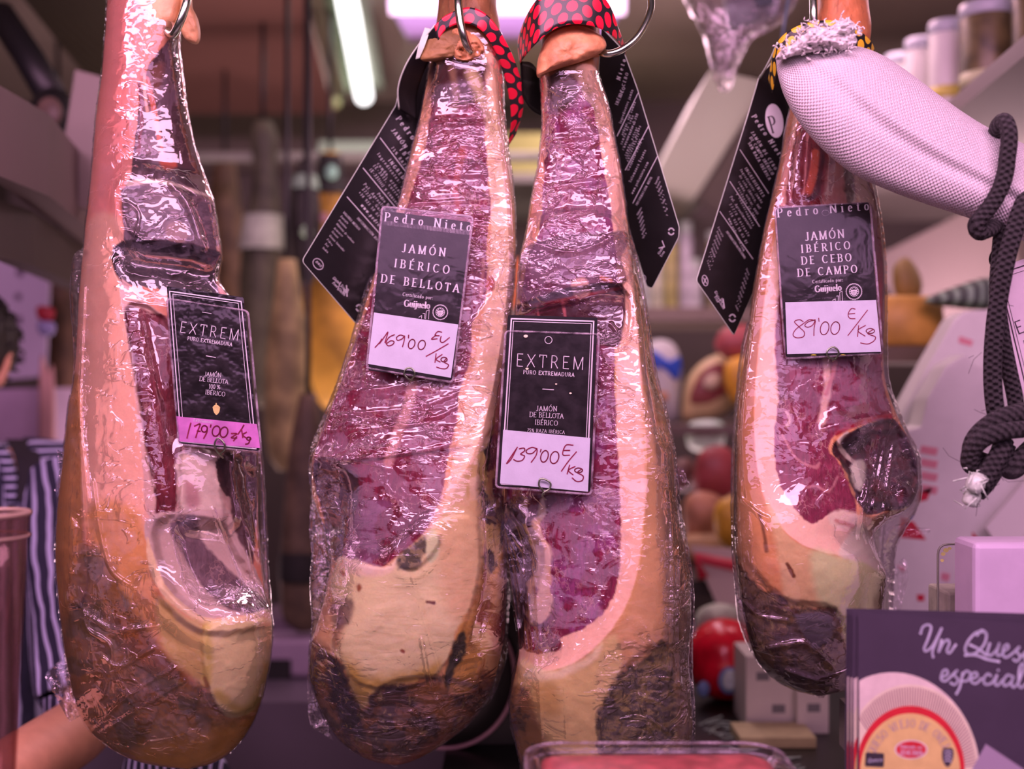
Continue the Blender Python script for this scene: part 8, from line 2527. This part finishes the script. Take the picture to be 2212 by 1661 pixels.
for (x, yt, n_, c_), lab in zip(jars, jl):
    d = 3.2
    c = P(x, 668, d)
    h = (668 - yt) / FPX * d
    r = .019 if x != 1500 else .021
    root = thing('jar', (c[0], d, c[2]), lab, 'jar', 'jars on the back shelf')
    MB().lathe([(r * .9, -.012), (r, .004), (r, h * .8), (r * .8, h * .88)], (c[0], d, c[2]), 18).build('glass', mat('jar_%d' % x, c_, .25, var=.3, scale=30), root)
    MB().lathe([(r * .86, h * .87), (r * .9, h * .88), (r * .9, h), (r * .6, h)], (c[0], d, c[2]), 18).build('lid', mat('jar_lid', (206, 170, 184), .4), root)
zt = P(0, 912, 2.8)[2]
root = thing('wrapped_pack', P(1440, 900, 2.75), 'white food pack with a blue band beside the skin-capped ham', 'food pack')
MB().pillow(cr([(1396, 900), (1396, 760), (1420, 734), (1456, 744), (1472, 790), (1470, 850), (1466, 908), (1430, 912)], 4, True), 2.78, .05, .05, 8).build('pack', mat('white_pack', (206, 156, 184), .5), root)
MB().pillow(cr([(1400, 800), (1400, 756), (1424, 764), (1448, 780), (1468, 770), (1472, 800), (1462, 822), (1440, 806), (1420, 792)], 4, True), 2.738, .012, .01, 5).build('blue_band', mat('blue_band', (34, 60, 176), .4), root)
MB().pillow(cr([(1404, 850), (1440, 846), (1440, 866), (1404, 868)], 4, True), 2.735, .01, .01, 5).build('orange_mark', mat('orange_mark', (206, 110, 90), .5), root)
root = thing('sliced_ham', P(1545, 850, 2.7), 'cut ham joint with round bone lying on the display shelf', 'ham')
MB().pillow(cr([(1474, 880), (1486, 820), (1520, 780), (1566, 762), (1604, 770), (1612, 830), (1580, 884), (1530, 906), (1480, 908)], 5, True), 2.72, .05, .08, 8).build('fat', mat('joint_fat', (222, 150, 130), .5, var=.1), root)
MB().pillow(cr([(1490, 860), (1512, 806), (1550, 784), (1580, 800), (1576, 846), (1540, 872), (1504, 876)], 5, True), 2.682, .014, .01, 7).build('lean', mat('joint_lean', (140, 50, 60), .4, var=.25), root)
MB().pillow(circle_pts(1538, 824, 20, 15, -.5, 16), 2.664, .008, .005, 5).build('bone', mat('joint_bone', (216, 150, 150), .5), root)
for poly, d, nm, c_, lab in (
        ([(1566, 836), (1570, 782), (1612, 770), (1636, 800), (1630, 860), (1590, 872)], 2.62, 'cheese_wedge', (230, 130, 50), 'orange cheese wedge against the ham with a dark hollow'),
        ([(1544, 752), (1560, 712), (1606, 700), (1640, 720), (1640, 764), (1580, 776)], 2.66, 'meat_piece', (170, 60, 76), 'red meat piece above the orange cheese wedge'),
        ([(1488, 966), (1490, 914), (1560, 912), (1562, 962), (1530, 976)], 2.6, 'label_card', (206, 190, 190), 'pale label card below the cut ham joint'),
        ([(1500, 1060), (1510, 980), (1560, 962), (1600, 1000), (1590, 1064), (1540, 1080)], 2.45, 'meat_pack', (160, 50, 64), 'dark red meat pack above the orange ones'),
        ([(1480, 1160), (1480, 1080), (1520, 1060), (1566, 1084), (1560, 1156), (1520, 1180)], 2.42, 'meat_pack', (186, 100, 92), 'pinkish meat pack next to the orange fruit'),
        ([(1545, 1150), (1548, 1090), (1590, 1070), (1622, 1100), (1616, 1160), (1580, 1184)], 2.29, 'orange_fruit', (222, 130, 50), 'orange fruit beside the pinkish meat pack'),
        ([(1470, 1210), (1476, 1160), (1540, 1150), (1600, 1164), (1602, 1206), (1540, 1216)], 2.40, 'meat_pack', (206, 128, 110), 'peach coloured pack lowest in the small heap'),
        ([(1440, 1040), (1452, 1000), (1490, 990), (1506, 1030), (1480, 1062)], 2.5, 'meat_pack', (110, 56, 60), 'brownish pack half behind the skin-capped ham')):
    single(MB().pillow(cr(poly, 5, True), d, .034, .034, 8), nm, mat('%s_%d' % (nm, c_[0]), c_, .45, var=.22, scale=22), lab, nm.replace('_', ' '), None)
tag(MB().box((.28, 2.2, P(0, 1215, 2.42)[2] - .03), (.85, 2.6, P(0, 1215, 2.42)[2])).build('trim_8', mat('lower_display', (60, 38, 44), .5), smooth=False), kind='structure')

# steel bench at the lower middle
tag(MB().box((-1.0, 2.15, .2), (.2, 2.75, .90)).build('trim_9', mat('bench_steel', (104, 70, 96), .35, var=.05, scale=5), smooth=False), kind='structure')
root = thing('weighing_scale', P(630, 1500, 2.3), 'lilac weighing scale with black display square, between the orange-rind and cream-fat hams', 'scale')
p0, p1 = P(540, 1380, 2.32), P(770, 1560, 2.32)
MB().box((p0[0], 2.32, .902), (p1[0], 2.6, p0[2])).build('housing', LILAC, root, smooth=False, bevel=.01)
MB().hexa([tb(576, 1424, 2.318), tb(628, 1424, 2.318), tb(628, 1516, 2.318), tb(576, 1516, 2.318)], (0, -.006, 0)).build('display', BLACKM, root, smooth=False)
MB().hexa([tb(560, 1335, 2.40), tb(690, 1335, 2.40), tb(690, 1384, 2.40), tb(560, 1384, 2.40)], (0, .15, 0)).build('top_tray', mat('mauve_tray', (112, 70, 100), .4), root, smooth=False)
single(MB().hexa([tb(520, 1572, 2.22), tb(606, 1572, 2.22), tb(596, 1548, 2.22), tb(556, 1514, 2.22), tb(530, 1508, 2.22)], (0, .08, 0)), 'cheese_wedge', mat('yellow_wedge', (226, 150, 30), .5, var=.1), 'bright yellow wedge on the steel bench by the weighing scale', 'cheese', smooth=False)

# round black tray standing between the two middle hams
root = thing('round_tray', P(980, 1620, 1.72), 'round black tray with pink rim standing behind the two middle hams', 'tray')
MB().pillow(circle_pts(962, 1460, 150, 156, 0, 44), 1.72, .012, .01, 5, power=6).build('disc', BLACKM, root)
MB().tube([P(962 + 150 * math.cos(t), 1460 + 156 * math.sin(t), 1.715) for t in np.linspace(0, 2 * math.pi, 50)], .0035, 8, caps=False).build('rim', mat('pink_rim', (190, 110, 150), .35), root)
single(MB().box((P(905, 0, 1.80)[0], 1.735, .951), (.235, 2.02, 1.17)), 'black_cabinet', mat('black_cabinet', (22, 16, 22), .5), 'black cabinet behind the round tray', 'cabinet', smooth=False)
